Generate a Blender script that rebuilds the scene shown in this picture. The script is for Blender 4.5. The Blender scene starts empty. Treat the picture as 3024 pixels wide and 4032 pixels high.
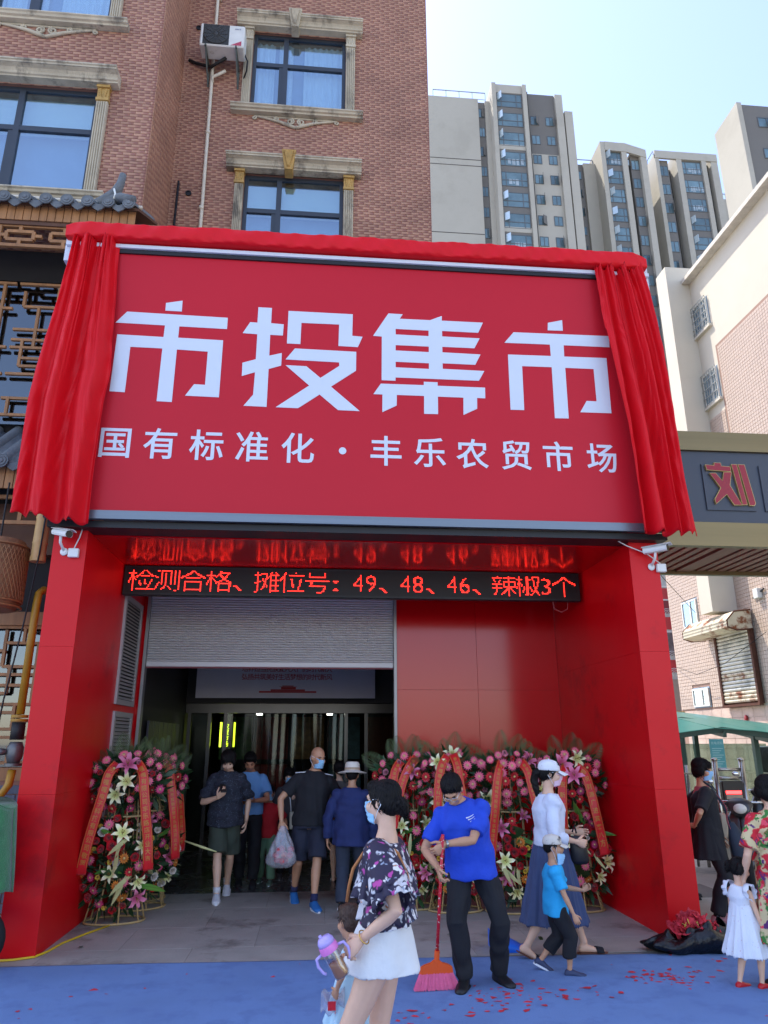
import bpy, bmesh, math, random
import numpy as np
from mathutils import Vector, Matrix
R_ = math.radians
rnd = random.Random(7)
sc = bpy.context.scene
COL = sc.collection

# ---------------------------------------------------------------- camera, sky, sun, exposure
CAMZ = 1.78
cam = bpy.data.cameras.new('camera'); cam_o = bpy.data.objects.new('camera', cam); COL.objects.link(cam_o)
cam_o.location = (0, 0, CAMZ)
cam.sensor_fit = 'VERTICAL'; cam.sensor_height = 36.0; cam.lens = 36.0 * 2850 / 4032
cam.clip_start = 0.05; cam.clip_end = 3000
YAW, PITCH, ROLL = R_(-5.233), R_(17.55), R_(-0.14)
_f = Vector((-math.sin(YAW) * math.cos(PITCH), math.cos(YAW) * math.cos(PITCH), math.sin(PITCH)))
_r = Vector((math.cos(YAW), math.sin(YAW), 0)); _u = _r.cross(_f)
_r2 = _r * math.cos(ROLL) + _u * math.sin(ROLL); _u2 = -_r * math.sin(ROLL) + _u * math.cos(ROLL)
cam_o.rotation_euler = Matrix((_r2, _u2, -_f)).transposed().to_euler()
sc.camera = cam_o

SUN_EL = R_(60); SUN_DIR = Vector((-0.72, 0.69, 0)).normalized()
w = bpy.data.worlds.new('World'); sc.world = w; w.use_nodes = True
nt = w.node_tree; nt.nodes.clear()
sky = nt.nodes.new('ShaderNodeTexSky'); sky.sky_type = 'NISHITA'; sky.sun_disc = False
sky.sun_elevation = SUN_EL; sky.sun_rotation = math.atan2(SUN_DIR.x, SUN_DIR.y)
sky.air_density = 1.0; sky.dust_density = 0.7; sky.ozone_density = 1.0
bg = nt.nodes.new('ShaderNodeBackground'); bg.inputs[1].default_value = 0.15
ow = nt.nodes.new('ShaderNodeOutputWorld')
tint = nt.nodes.new('ShaderNodeMix'); tint.data_type = 'RGBA'; tint.blend_type = 'MULTIPLY'; tint.inputs[0].default_value = 1.0; tint.inputs[7].default_value = (1.05, .95, .97, 1)
nt.links.new(sky.outputs[0], tint.inputs[6]); nt.links.new(tint.outputs[2], bg.inputs[0]); nt.links.new(bg.outputs[0], ow.inputs[0])
sl = bpy.data.lights.new('sun', 'SUN'); sl.energy = 2.0; sl.angle = R_(0.53); sl.color = (1.0, 0.95, 0.86)
so = bpy.data.objects.new('sun', sl); COL.objects.link(so)
sd = Vector((SUN_DIR.x * math.cos(SUN_EL), SUN_DIR.y * math.cos(SUN_EL), math.sin(SUN_EL)))
so.rotation_euler = sd.to_track_quat('Z', 'Y').to_euler(); so.location = sd * 60
vs = sc.view_settings; vs.view_transform = 'Standard'; vs.look = 'None'; vs.gamma = 1; vs.use_curve_mapping = False
vs.exposure = 1.68
sc.cycles.max_bounces = 8; sc.cycles.transparent_max_bounces = 12

# ---------------------------------------------------------------- materials
def srgb(r, g, b):
    f = lambda c: (c / 255 / 12.92) if c / 255 <= 0.04045 else ((c / 255 + 0.055) / 1.055) ** 2.4
    return (f(r), f(g), f(b))
MATS = {}
def mat(name, col, rough=0.6, metal=0.0, var=0.1, vs=3.0, bump=0.0, bs=40.0, spec=0.5, coat=0.0, emit=0.0,
        rvar=0.0, trans=0.0, alpha=1.0, sss=0.0, col2=None, c2s=2.0, c2t=0.6, stretch=None, objrand=0.0, sheen=0.0, rough_var=0.0):
    if name in MATS: return MATS[name]
    m = bpy.data.materials.new(name); m.use_nodes = True; t = m.node_tree; n = t.nodes; L = t.links
    b = n['Principled BSDF']
    tc = n.new('ShaderNodeTexCoord'); mp = n.new('ShaderNodeMapping'); L.new(tc.outputs['Object'], mp.inputs[0])
    if stretch: mp.inputs['Scale'].default_value = stretch
    c = Vector(col)
    if var > 0:
        nz = n.new('ShaderNodeTexNoise'); nz.inputs['Scale'].default_value = vs; nz.inputs['Detail'].default_value = 6; nz.inputs['Roughness'].default_value = 0.62
        L.new(mp.outputs[0], nz.inputs['Vector'])
        cr = n.new('ShaderNodeValToRGB'); cr.color_ramp.elements[0].position = 0.28; cr.color_ramp.elements[1].position = 0.72
        cr.color_ramp.elements[0].color = (*[max(0, x * (1 - var)) for x in c], 1); cr.color_ramp.elements[1].color = (*[min(1, x * (1 + var)) for x in c], 1)
        L.new(nz.outputs[0], cr.inputs[0]); out = cr.outputs[0]
    else:
        rgb = n.new('ShaderNodeRGB'); rgb.outputs[0].default_value = (*c, 1); out = rgb.outputs[0]
    if col2 is not None:
        n2 = n.new('ShaderNodeTexNoise'); n2.inputs['Scale'].default_value = c2s; n2.inputs['Detail'].default_value = 8; n2.inputs['Roughness'].default_value = 0.68
        L.new(mp.outputs[0], n2.inputs['Vector'])
        r2 = n.new('ShaderNodeValToRGB'); r2.color_ramp.elements[0].position = c2t - 0.06; r2.color_ramp.elements[1].position = c2t + 0.06
        L.new(n2.outputs[0], r2.inputs[0])
        mx = n.new('ShaderNodeMix'); mx.data_type = 'RGBA'; L.new(r2.outputs[0], mx.inputs[0]); L.new(out, mx.inputs[6]); mx.inputs[7].default_value = (*col2, 1); out = mx.outputs[2]
    if objrand > 0:
        oi = n.new('ShaderNodeObjectInfo'); mr = n.new('ShaderNodeMapRange'); mr.inputs[3].default_value = 1 - objrand; mr.inputs[4].default_value = 1 + objrand
        L.new(oi.outputs['Random'], mr.inputs[0]); hs = n.new('ShaderNodeHueSaturation'); L.new(mr.outputs[0], hs.inputs['Value']); L.new(out, hs.inputs['Color']); out = hs.outputs[0]
    L.new(out, b.inputs['Base Color'])
    b.inputs['Roughness'].default_value = rough; b.inputs['Metallic'].default_value = metal
    b.inputs['Specular IOR Level'].default_value = spec; b.inputs['Coat Weight'].default_value = coat
    if rough_var > 0:
        n3 = n.new('ShaderNodeTexNoise'); n3.inputs['Scale'].default_value = vs * 1.7; n3.inputs['Detail'].default_value = 5
        L.new(mp.outputs[0], n3.inputs['Vector']); m3 = n.new('ShaderNodeMapRange'); m3.inputs[3].default_value = rough - rough_var; m3.inputs[4].default_value = rough + rough_var
        L.new(n3.outputs[0], m3.inputs[0]); L.new(m3.outputs[0], b.inputs['Roughness'])
    if sheen: b.inputs['Sheen Weight'].default_value = sheen
    if trans: b.inputs['Transmission Weight'].default_value = trans
    if alpha < 1: b.inputs['Alpha'].default_value = alpha
    if sss:
        b.inputs['Subsurface Weight'].default_value = sss; b.inputs['Subsurface Radius'].default_value = (0.02, 0.008, 0.004); b.inputs['Subsurface Scale'].default_value = 0.5
    if emit:
        L.new(out, b.inputs['Emission Color']); b.inputs['Emission Strength'].default_value = emit
    if bump:
        bz = n.new('ShaderNodeTexNoise'); bz.inputs['Scale'].default_value = bs; bz.inputs['Detail'].default_value = 4
        L.new(mp.outputs[0], bz.inputs['Vector']); bp = n.new('ShaderNodeBump'); bp.inputs['Strength'].default_value = bump; bp.inputs['Distance'].default_value = 0.02
        L.new(bz.outputs[0], bp.inputs['Height']); L.new(bp.outputs[0], b.inputs['Normal'])
    MATS[name] = m
    return m

def print_mat(name, base, spots, scale=14.0, rough=0.8, warp=0.25, edge=0.35):
    """cloth print: petals of several colours scattered by voronoi cells over a base colour"""
    if name in MATS: return MATS[name]
    m = bpy.data.materials.new(name); m.use_nodes = True; t = m.node_tree; n = t.nodes; L = t.links
    b = n['Principled BSDF']; b.inputs['Roughness'].default_value = rough
    tc = n.new('ShaderNodeTexCoord')
    nz = n.new('ShaderNodeTexNoise'); nz.inputs['Scale'].default_value = scale * 0.8; nz.inputs['Detail'].default_value = 3
    L.new(tc.outputs['Object'], nz.inputs['Vector'])
    mxv = n.new('ShaderNodeMix'); mxv.data_type = 'RGBA'; mxv.blend_type = 'ADD'; mxv.inputs[0].default_value = warp * 0.6
    L.new(tc.outputs['Object'], mxv.inputs[6]); L.new(nz.outputs['Color'], mxv.inputs[7])
    cur = None
    rgb = n.new('ShaderNodeRGB'); rgb.outputs[0].default_value = (*base, 1); cur = rgb.outputs[0]
    for k, (c, s, th) in enumerate(spots):
        mp = n.new('ShaderNodeMapping'); mp.inputs['Location'].default_value = (k * 3.7, k * 1.9, k * 2.3); L.new(mxv.outputs[2], mp.inputs[0])
        v = n.new('ShaderNodeTexVoronoi'); v.inputs['Scale'].default_value = scale * s; L.new(mp.outputs[0], v.inputs['Vector'])
        r = n.new('ShaderNodeValToRGB'); r.color_ramp.elements[0].position = th - 0.04; r.color_ramp.elements[1].position = th + 0.04
        r.color_ramp.elements[0].color = (1, 1, 1, 1); r.color_ramp.elements[1].color = (0, 0, 0, 1)
        L.new(v.outputs['Distance'], r.inputs[0])
        mx = n.new('ShaderNodeMix'); mx.data_type = 'RGBA'; L.new(r.outputs[0], mx.inputs[0]); L.new(cur, mx.inputs[6]); mx.inputs[7].default_value = (*c, 1); cur = mx.outputs[2]
    L.new(cur, b.inputs['Base Color'])
    MATS[name] = m
    return m

# ---------------------------------------------------------------- objects
def tag(o, label=None, cat=None, group=None, kind=None):
    if label: o['label'] = label
    if cat: o['category'] = cat
    if group: o['group'] = group
    if kind: o['kind'] = kind
    return o
WL = {}
def wloc(o): return WL.get(o.name, Vector((0, 0, 0)))
def thing(name, label, cat, loc=(0, 0, 0), rz=0.0, group=None):
    o = bpy.data.objects.new(name, None); COL.objects.link(o); o.location = loc; o.rotation_euler = (0, 0, rz)
    o.empty_display_size = 0.1
    tag(o, label, cat, group); WL[o.name] = Vector(loc)
    return o
def link(name, me, parent=None, world=True):
    o = bpy.data.objects.new(name, me); COL.objects.link(o)
    if parent is not None:
        o.parent = parent
        if world: o.location = -wloc(parent)
    return o
def inst(name, me, parent, loc=(0, 0, 0), rot=(0, 0, 0), scl=(1, 1, 1)):
    o = bpy.data.objects.new(name, me); COL.objects.link(o); o.parent = parent
    o.location = loc; o.rotation_euler = rot; o.scale = scl
    return o

class MB:
    def __init__(s): s.v = []; s.f = []; s.m = []; s.cm = 0
    def add(s, vs, fs):
        k = len(s.v); s.v.extend([tuple(p) for p in vs]); s.f.extend([tuple(i + k for i in f) for f in fs]); s.m.extend([s.cm] * len(fs)); return s
    def box(s, x0, x1, y0, y1, z0, z1):
        x0, x1 = min(x0, x1), max(x0, x1); y0, y1 = min(y0, y1), max(y0, y1); z0, z1 = min(z0, z1), max(z0, z1)
        return s.add([(x0, y0, z0), (x1, y0, z0), (x1, y1, z0), (x0, y1, z0), (x0, y0, z1), (x1, y0, z1), (x1, y1, z1), (x0, y1, z1)],
                     [(0, 3, 2, 1), (4, 5, 6, 7), (0, 1, 5, 4), (1, 2, 6, 5), (2, 3, 7, 6), (3, 0, 4, 7)])
    def bbox(s, x0, x1, y0, y1, z0, z1, b=0.006):
        """box with chamfered vertical and horizontal edges"""
        bm = bmesh.new(); bmesh.ops.create_cube(bm, size=1)
        for v in bm.verts: v.co = Vector(((x0 + x1) / 2 + v.co.x * abs(x1 - x0), (y0 + y1) / 2 + v.co.y * abs(y1 - y0), (z0 + z1) / 2 + v.co.z * abs(z1 - z0)))
        bmesh.ops.bevel(bm, geom=bm.edges[:], offset=b, segments=1, affect='EDGES', profile=0.5)
        bm.verts.index_update(); s.add([v.co[:] for v in bm.verts], [tuple(v.index for v in f.verts) for f in bm.faces]); bm.free(); return s
    def bar(s, p, q, w, d, up=(0, 0, 1)):
        p, q = Vector(p), Vector(q); z = (q - p); l = z.length
        if l < 1e-6: return s
        z /= l; x = Vector(up).cross(z)
        if x.length < 1e-4: x = Vector((1, 0, 0)).cross(z)
        x.normalize(); y = z.cross(x)
        c = [(-1, -1), (1, -1), (1, 1), (-1, 1)]
        return s.add([e + x * a * w / 2 + y * b * d / 2 for e in (p, q) for a, b in c], [(3, 2, 1, 0), (4, 5, 6, 7), (0, 1, 5, 4), (1, 2, 6, 5), (2, 3, 7, 6), (3, 0, 4, 7)])
    def loft(s, rings, cap=True, close=True):
        n = len(rings[0]); vs = [p for r in rings for p in r]; fs = []
        for i in range(len(rings) - 1):
            for j in range(n if close else n - 1):
                a = i * n + j; b = i * n + (j + 1) % n; fs.append((a, b, b + n, a + n))
        if cap and close: fs.append(tuple(range(n - 1, -1, -1))); fs.append(tuple((len(rings) - 1) * n + j for j in range(n)))
        return s.add(vs, fs)
    def tube(s, pts, r, n=8, cap=True):
        P = [Vector(p) for p in pts]; rs = r if isinstance(r, (list, tuple)) else [r] * len(P); rings = []; px = None
        for i, p in enumerate(P):
            d = (P[min(i + 1, len(P) - 1)] - P[max(i - 1, 0)])
            d = d.normalized() if d.length > 1e-9 else Vector((0, 0, 1))
            if px is None:
                x = Vector((0, 0, 1)).cross(d)
                if x.length < 0.1: x = Vector((1, 0, 0)).cross(d)
            else: x = px - d * px.dot(d)
            x.normalize(); px = x; y = d.cross(x)
            rings.append([p + (x * math.cos(2 * math.pi * k / n) + y * math.sin(2 * math.pi * k / n)) * rs[i] for k in range(n)])
        return s.loft(rings, cap)
    def eloft(s, secs, n=14):
        """secs: (centre, axis_a, axis_b) ellipse sections"""
        return s.loft([[Vector(c) + Vector(a) * math.cos(2 * math.pi * k / n) + Vector(b) * math.sin(2 * math.pi * k / n) for k in range(n)] for c, a, b in secs])
    def ell(s, c, r, M=None, nu=12, nv=8):
        c = Vector(c); r = (r, r, r) if not hasattr(r, '__len__') else r; vs = []; fs = []
        for i in range(nv + 1):
            th = math.pi * i / nv
            for j in range(nu):
                ph = 2 * math.pi * j / nu
                p = Vector((r[0] * math.sin(th) * math.cos(ph), r[1] * math.sin(th) * math.sin(ph), -r[2] * math.cos(th)))
                vs.append(c + (M @ p if M is not None else p))
        for i in range(nv):
            for j in range(nu):
                a = i * nu + j; b = i * nu + (j + 1) % nu
                if i == 0: fs.append((a, b + nu, a + nu))
                elif i == nv - 1: fs.append((a, b, a + nu))
                else: fs.append((a, b, b + nu, a + nu))
        return s.add(vs, fs)
    def lathe(s, prof, c=(0, 0, 0), n=20, M=None, cap=True):
        c = Vector(c); f = lambda p: c + (M @ Vector(p) if M is not None else Vector(p))
        return s.loft([[f((r * math.cos(2 * math.pi * k / n), r * math.sin(2 * math.pi * k / n), z)) for k in range(n)] for r, z in prof], cap)
    def prism(s, poly, fn, d0, d1):
        """poly 2D (u,v) -> fn(u,v,d) world; extruded from d0 to d1"""
        n = len(poly); vs = [fn(u, v, d0) for u, v in poly] + [fn(u, v, d1) for u, v in poly]
        return s.add(vs, [tuple(range(n - 1, -1, -1)), tuple(range(n, 2 * n))] + [(i, (i + 1) % n, (i + 1) % n + n, i + n) for i in range(n)])
    def grid(s, fn, nu, nv):
        vs = [fn(i / nu, j / nv) for j in range(nv + 1) for i in range(nu + 1)]
        return s.add(vs, [(j * (nu + 1) + i, j * (nu + 1) + i + 1, (j + 1) * (nu + 1) + i + 1, (j + 1) * (nu + 1) + i) for j in range(nv) for i in range(nu)])
    def mesh(s, name, mats, smooth=False, fix=True):
        me = bpy.data.meshes.new(name); me.from_pydata(s.v, [], s.f)
        if not isinstance(mats, (list, tuple)): mats = [mats]
        for m in mats: me.materials.append(m)
        if len(mats) > 1: me.polygons.foreach_set('material_index', s.m)
        if fix:
            bm = bmesh.new(); bm.from_mesh(me); bmesh.ops.recalc_face_normals(bm, faces=bm.faces[:]); bm.to_mesh(me); bm.free()
        if smooth is True: me.polygons.foreach_set('use_smooth', [True] * len(me.polygons))
        elif smooth:
            me.polygons.foreach_set('use_smooth', [True] * len(me.polygons)); me.set_sharp_from_angle(angle=R_(smooth))
        me.update(); return me
    def build(s, name, mats, parent=None, smooth=False, world=True, fix=True):
        return link(name, s.mesh(name, mats, smooth, fix), parent, world)

def struct(name, mb, mats, smooth=False): return tag(mb.build(name, mats, None, smooth), kind='structure')
def solid(g, th):
    """give a sheet (MB of a grid) a thickness th along its vertex normals"""
    V = np.array([tuple(p) for p in g.v], float); N = np.zeros_like(V); E = {}
    for f in g.f:
        P = V[list(f)]; n = np.zeros(3)
        for i in range(len(f)): n += np.cross(P[i], P[(i + 1) % len(f)])
        for i in f: N[i] += n
        for i in range(len(f)):
            a, b = f[i], f[(i + 1) % len(f)]
            if (b, a) in E: del E[(b, a)]
            else: E[(a, b)] = 1
    N /= np.maximum(np.linalg.norm(N, axis=1, keepdims=True), 1e-12); n = len(V); W = V + N * th
    o = MB(); o.add([tuple(p) for p in V] + [tuple(p) for p in W], [f[::-1] for f in g.f] + [tuple(i + n for i in f) for f in g.f] + [(a, b, b + n, a + n) for a, b in E]); return o

# ---------------------------------------------------------------- lettering: glyph outlines from the built-in font
TEXTS = '梁国有标准化·丰乐农贸市场检测合格、摊位号:：49863辣椒个培养担当民族复兴大任的时代新人弘扬共筑美好生活梦想的时代新风河南嘎电子科技有限公司敬贺恭祝郑州投记鸭路店开业吉财源广进宾客八方刘一二三负层商品楼巨风软件充管理须知充电桩停车GREE0123456789'
GL = {}
def load_glyphs(GL, off):
    objs = {}
    for ch in sorted(set(TEXTS)):
        cu = bpy.data.curves.new('g', 'FONT'); cu.body = ch; cu.size = 1; cu.resolution_u = 3; cu.offset = off
        o = bpy.data.objects.new('g', cu); COL.objects.link(o); objs[ch] = o
    bpy.context.view_layer.update(); dg = bpy.context.evaluated_depsgraph_get()
    for ch, o in objs.items():
        me = bpy.data.meshes.new_from_object(o.evaluated_get(dg))
        GL[ch] = ([v.co.xy[:] for v in me.vertices], [tuple(p.vertices) for p in me.polygons]); bpy.data.meshes.remove(me)
    for o in objs.values():
        cu = o.data; bpy.data.objects.remove(o); bpy.data.curves.remove(cu)
load_glyphs(GL, .012); GL0 = {}; load_glyphs(GL0, -.008)
_zs = [p for p in GL['国'][0]]
EM = max(p[0] for p in _zs) - min(p[0] for p in _zs)
GX0 = min(p[0] for p in _zs); GY0 = min(p[1] for p in _zs)
def glyph(mb, ch, fn, d=0.0, u0=0.0, v0=0.0, size=1.0):
    """put glyph ch with its cell's lower-left corner at (u0,v0), cell size `size`; fn(u,v,d) -> world"""
    if ch not in GL: return
    k = size / EM; vs, fs = GL[ch]
    mb.add([fn(u0 + (x - GX0) * k, v0 + (y - GY0) * k, d) for x, y in vs], fs)
# ================================================================ ground
CONC = mat('concrete_pavement', srgb(156, 150, 138), 0.75, var=0.16, vs=1.3, bump=0.25, bs=30, col2=srgb(120, 118, 114), c2s=0.9, c2t=0.58)
SLAB = mat('concrete_slab', srgb(166, 160, 148), 0.62, var=0.14, vs=2.2, bump=0.15, bs=50, col2=srgb(126, 120, 110), c2s=1.6, c2t=0.6, objrand=0.06, rough_var=0.15)
JOINT = mat('joint_dirt', srgb(118, 112, 102), 0.9, var=0.2)
ground = struct('ground', MB().grid(lambda u, v: ((u - .5) * 900, (v - .45) * 900, 0.0), 6, 6), CONC)
# paving slabs inside the recess and in front of it
slab_me = {}
for i, (y0, y1) in enumerate([(7.02, 7.52), (7.52, 8.3), (8.3, 9.15), (9.15, 10.0)]):
    xs = [-3.4, -2.3, -1.05, 0.15, 1.45, 2.62, 3.9, 5.0] if i % 2 == 0 else [-3.1, -1.7, -0.5, 0.85, 2.05, 3.3, 4.6]
    for x0, x1 in zip(xs, xs[1:]):
        MB().bbox(x0 + .0015, x1 - .0015, y0 + .0015, y1 - .0015, -0.03, 0.006, .0015).build('paving_slab', SLAB, ground)
struct('pavement_joint', MB().box(-3.42, 5.02, 7.01, 10.0, -0.02, 0.0035), JOINT)
IFL = mat('interior_floor_tile', srgb(84, 82, 80), 0.26, var=0.12, vs=1.5, rough_var=0.12)
ifl = struct('interior_floor', MB().box(-3.2, 3.2, 10.0, 22, -0.02, 0.003), JOINT)
for i in range(8):
    for j in range(10):
        MB().bbox(-3.2 + i * .8 + .0015, -2.4 + i * .8 - .0015, 10.003 + j * .8, 10.8 + j * .8 - .0015, -0.01, 0.007, .002).build('floor_tile', IFL, ifl)

# blue carpet laid in front of the entrance
def carpet_mat():
    m = mat('blue_carpet', srgb(104, 138, 190), 0.95, var=0.10, vs=1.2, bump=0.5, bs=420, spec=0.1, sheen=0.15, col2=srgb(94, 126, 180), c2s=3.5, c2t=0.56)
    return m
poly = [(-14, 7.12), (-2.6, 7.08), (0.3, 7.01), (2.0, 6.95), (3.95, 6.86), (3.82, 6.3), (3.55, 5.4), (3.3, 4.2), (3.0, 1.0), (2.9, -8), (-14, -8)]
mb = MB()
def _ip(pts, t):
    for (a, b), (c, d) in zip(pts, pts[1:]):
        if a <= t <= c: return b + (d - b) * (t - a) / (c - a)
    return pts[0][1] if t < pts[0][0] else pts[-1][1]
def cfn(u, v):
    u = 1 - (1 - u) ** 1.25; v = 1 - (1 - v) ** 1.2; x = -14 + 17.6 * u; y = 6
    for _ in range(3):
        yt = _ip([(-14, 7.12), (-2.6, 7.08), (.3, 7.01), (2.0, 6.95), (3.95, 6.86)], x); y = -8 + (yt + 8) * v + .006 * math.sin(x * 3.1) * (v > .99)
        xr = _ip([(-8, 2.9), (1, 3.0), (4.2, 3.3), (5.4, 3.55), (6.3, 3.82), (6.86, 3.95)], y); x = -14 + (xr + 14) * u
    rid = .007 * math.exp(-((y - 6.35 - .12 * math.sin(x * .9)) / .05) ** 2) * (.5 + .5 * math.sin(x * 1.7)) + .006 * math.exp(-((y - 5.3 - .2 * math.sin(x * .7 + 1)) / .06) ** 2) * max(0, math.sin(x * 1.1 + 2)) + .008 * math.exp(-((x + .9 - .15 * math.sin(y * 1.3)) / .05) ** 2) * max(0, math.sin(y * .9)) + .0025 * math.sin(x * 4 + 2 * math.sin(y * 2)) * math.sin(y * 5)
    return (x, y, .0135 + (rid if 0 < u < 1 and v < 1 else 0))
mb.grid(cfn, 260, 200); mb = solid(mb, -.011)
cp = mb.build('blue_carpet', carpet_mat(), None, True); tag(cp, 'blue felt event carpet laid on the pavement before the entrance', 'carpet')

# ================================================================ brick office building
BW, BH = 0.2, 0.0545
def brick_mat():
    m = bpy.data.materials.new('brick_tile'); m.use_nodes = True; t = m.node_tree; n = t.nodes; L = t.links; b = n['Principled BSDF']
    a = n.new('ShaderNodeAttribute'); a.attribute_name = 'bu'; c = n.new('ShaderNodeAttribute'); c.attribute_name = 'bt'
    tc = n.new('ShaderNodeTexCoord'); nz = n.new('ShaderNodeTexNoise'); nz.inputs['Scale'].default_value = 1.1; nz.inputs['Detail'].default_value = 7
    L.new(tc.outputs['Object'], nz.inputs['Vector'])
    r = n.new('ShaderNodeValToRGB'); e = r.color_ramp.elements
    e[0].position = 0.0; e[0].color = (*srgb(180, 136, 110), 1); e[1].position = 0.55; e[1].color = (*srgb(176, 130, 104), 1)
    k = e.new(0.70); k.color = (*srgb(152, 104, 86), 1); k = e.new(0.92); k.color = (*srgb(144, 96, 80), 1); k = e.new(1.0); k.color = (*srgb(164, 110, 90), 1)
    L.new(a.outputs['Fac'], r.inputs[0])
    hs = n.new('ShaderNodeHueSaturation'); mr = n.new('ShaderNodeMapRange'); mr.inputs[3].default_value = 0.88; mr.inputs[4].default_value = 1.1
    oi = n.new('ShaderNodeObjectInfo'); ad = n.new('ShaderNodeMath'); ad.operation = 'ADD'; L.new(c.outputs['Fac'], ad.inputs[0]); L.new(oi.outputs['Random'], ad.inputs[1])
    fr = n.new('ShaderNodeMath'); fr.operation = 'FRACT'; L.new(ad.outputs[0], fr.inputs[0])
    L.new(fr.outputs[0], mr.inputs[0]); L.new(mr.outputs[0], hs.inputs['Value']); L.new(r.outputs[0], hs.inputs['Color'])
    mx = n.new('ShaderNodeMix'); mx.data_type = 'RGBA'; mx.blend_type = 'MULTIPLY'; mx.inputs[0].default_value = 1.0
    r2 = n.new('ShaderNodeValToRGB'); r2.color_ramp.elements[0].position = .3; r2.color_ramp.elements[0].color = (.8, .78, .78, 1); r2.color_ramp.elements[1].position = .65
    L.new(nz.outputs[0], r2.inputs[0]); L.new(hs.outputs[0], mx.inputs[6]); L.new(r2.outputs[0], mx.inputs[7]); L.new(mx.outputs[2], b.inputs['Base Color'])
    b.inputs['Roughness'].default_value = 0.62
    return m
BRICK = brick_mat(); MORTAR = mat('mortar', srgb(140, 100, 82), 0.95, var=0.12)
def brick_attr(me, bu, bt):
    for nm, d in (('bu', bu), ('bt', bt)):
        at = me.attributes.new(nm, 'FLOAT', 'POINT'); at.data.foreach_set('value', d)
def one_brick(ax):
    h, l = BH - .006, BW - .006
    P = [(0, 0), (l, 0), (l, h), (0, h)]; vs = []; bu = []
    for d, ins in ((0.0, 0.0), (0.009, 0.0), (0.012, 0.004)):
        for u, v in P:
            u2 = u + (ins if u == 0 else -ins); v2 = v + (ins if v == 0 else -ins)
            vs.append((u2, -d, v2) if ax == 'y' else (d, u2, v2)); bu.append(u2 / l)
    fs = []
    for k in (0, 4):
        fs += [(k + i, k + (i + 1) % 4, k + 4 + (i + 1) % 4, k + 4 + i) for i in range(4)]
    fs.append((8, 9, 10, 11))
    if ax != 'y': fs = [f[::-1] for f in fs]
    return vs, fs, bu
bricks = thing('brick_office_building', 'tall brick tile office building with stone framed windows above the red market entrance', 'building', (-2.0, 11.0, 0))
def brick_field(ax, plane, u0, u1, z0, z1, holes, n_obj, near):
    vs0, fs0, bu0 = one_brick(ax); cells = []
    nr = int((z1 - z0) / BH)
    for r in range(nr):
        z = z0 + r * BH; off = (r % 2) * BW * 0.5 + ((r // 2) % 3) * 0.012
        k = 0
        while True:
            u = u0 - off + k * BW; k += 1
            if u > u1 - 0.02: break
            if u + BW < u0 + 0.02 or u < u0 - 0.001 or u + BW - .006 > u1 + .001: 
                if u < u0 - .001 or u + BW - .006 > u1 + .001:
                    cells.append((u, z, max(u, u0), min(u + BW - .006, u1))); 
                    cc = cells[-1]
                    if cc[3] - cc[2] < .02: cells.pop()
                    continue
            cells.append((u, z, None, None))
    out = []
    for u, z, a_, b_ in cells:
        lo_, hi_ = (u, u + BW - .006) if a_ is None else (a_, b_); cut = False
        for a, b, lo, hi in holes:
            if z + BH * .5 > lo and z + BH * .5 < hi and hi_ > a and lo_ < b:
                cut = True
                if lo_ < a - .02: out.append((u, z, lo_, a))
                if hi_ > b + .02: out.append((u, z, b, hi_))
        if not cut: out.append((u, z, a_, b_))
    cells = out
    full = sorted([c for c in cells if c[2] is None], key=near)
    objs, rest = full[:n_obj], full[n_obj:] + [c for c in cells if c[2] is not None]
    mes = []
    for q in range(1):
        me = bpy.data.meshes.new('brick'); me.from_pydata(vs0, [], fs0); me.materials.append(BRICK); brick_attr(me, bu0, [0.0] * len(bu0)); mes.append(me)
    for u, z, a, b in objs:
        o = link('brick', mes[0], bricks, False); o.location = Vector((u, plane, z) if ax == 'y' else (plane, u, z)) - wloc(bricks)
    V = []; F = []; U = []; T = []
    for u, z, a, b in rest:
        k = len(V); t = rnd.random()
        for p, w_ in zip(vs0, bu0):
            if ax == 'y':
                x = u + p[0]
                if a is not None: x = min(max(x, a), b)
                V.append((x, plane + p[1], z + p[2]))
            else:
                y = u + p[1]
                if a is not None: y = min(max(y, a), b)
                V.append((plane + p[0], y, z + p[2]))
            U.append(w_); T.append(t)
        F += [tuple(i + k for i in f) for f in fs0]
    me = bpy.data.meshes.new('brick_courses'); me.from_pydata(V, [], F); me.materials.append(BRICK); brick_attr(me, U, T)
    tag(link('brick_courses', me, bricks), kind='stuff')
# bodies (mortar backing), leaving the window openings
def wall_y(mb, x0, x1, z0, z1, y0, y1, holes):
    hs = sorted(holes, key=lambda h: h[2]); z = z0
    for a, b, lo, hi in hs:
        if lo > z: mb.box(x0, x1, y0, y1, z, lo)
        if a > x0: mb.box(x0, a, y0, y1, lo, hi)
        if b < x1: mb.box(b, x1, y0, y1, lo, hi)
        z = hi
    mb.box(x0, x1, y0, y1, z, z1)
WR = [(-1.55, 0.27, 9.72, 11.75), (-1.55, 0.27, 13.2, 15.2), (-1.55, 0.27, 16.7, 18.7)]
WW = [(-5.62, -3.72, 9.67, 11.8), (-5.62, -3.72, 13.15, 15.3), (-5.62, -3.72, 16.65, 18.8)]
mb = MB(); wall_y(mb, -2.85, 1.9, 4.0, 21, 11.0, 11.3, WR); wall_y(mb, -12, -2.85, 4.6, 21, 9.45, 9.75, WW)
mb.box(-3.15, -2.85, 9.75, 11.3, 4.0, 21); mb.box(1.6, 1.9, 11.3, 17, 4.0, 21); mb.box(-12, 1.9, 16.7, 17, 4.0, 21); mb.box(-12, 1.9, 9.5, 17, 21, 21.3)
mb.box(-12, 1.6, 11.4, 16.7, 4.2, 4.4)
mb.build('wall', MORTAR, bricks)
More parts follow.
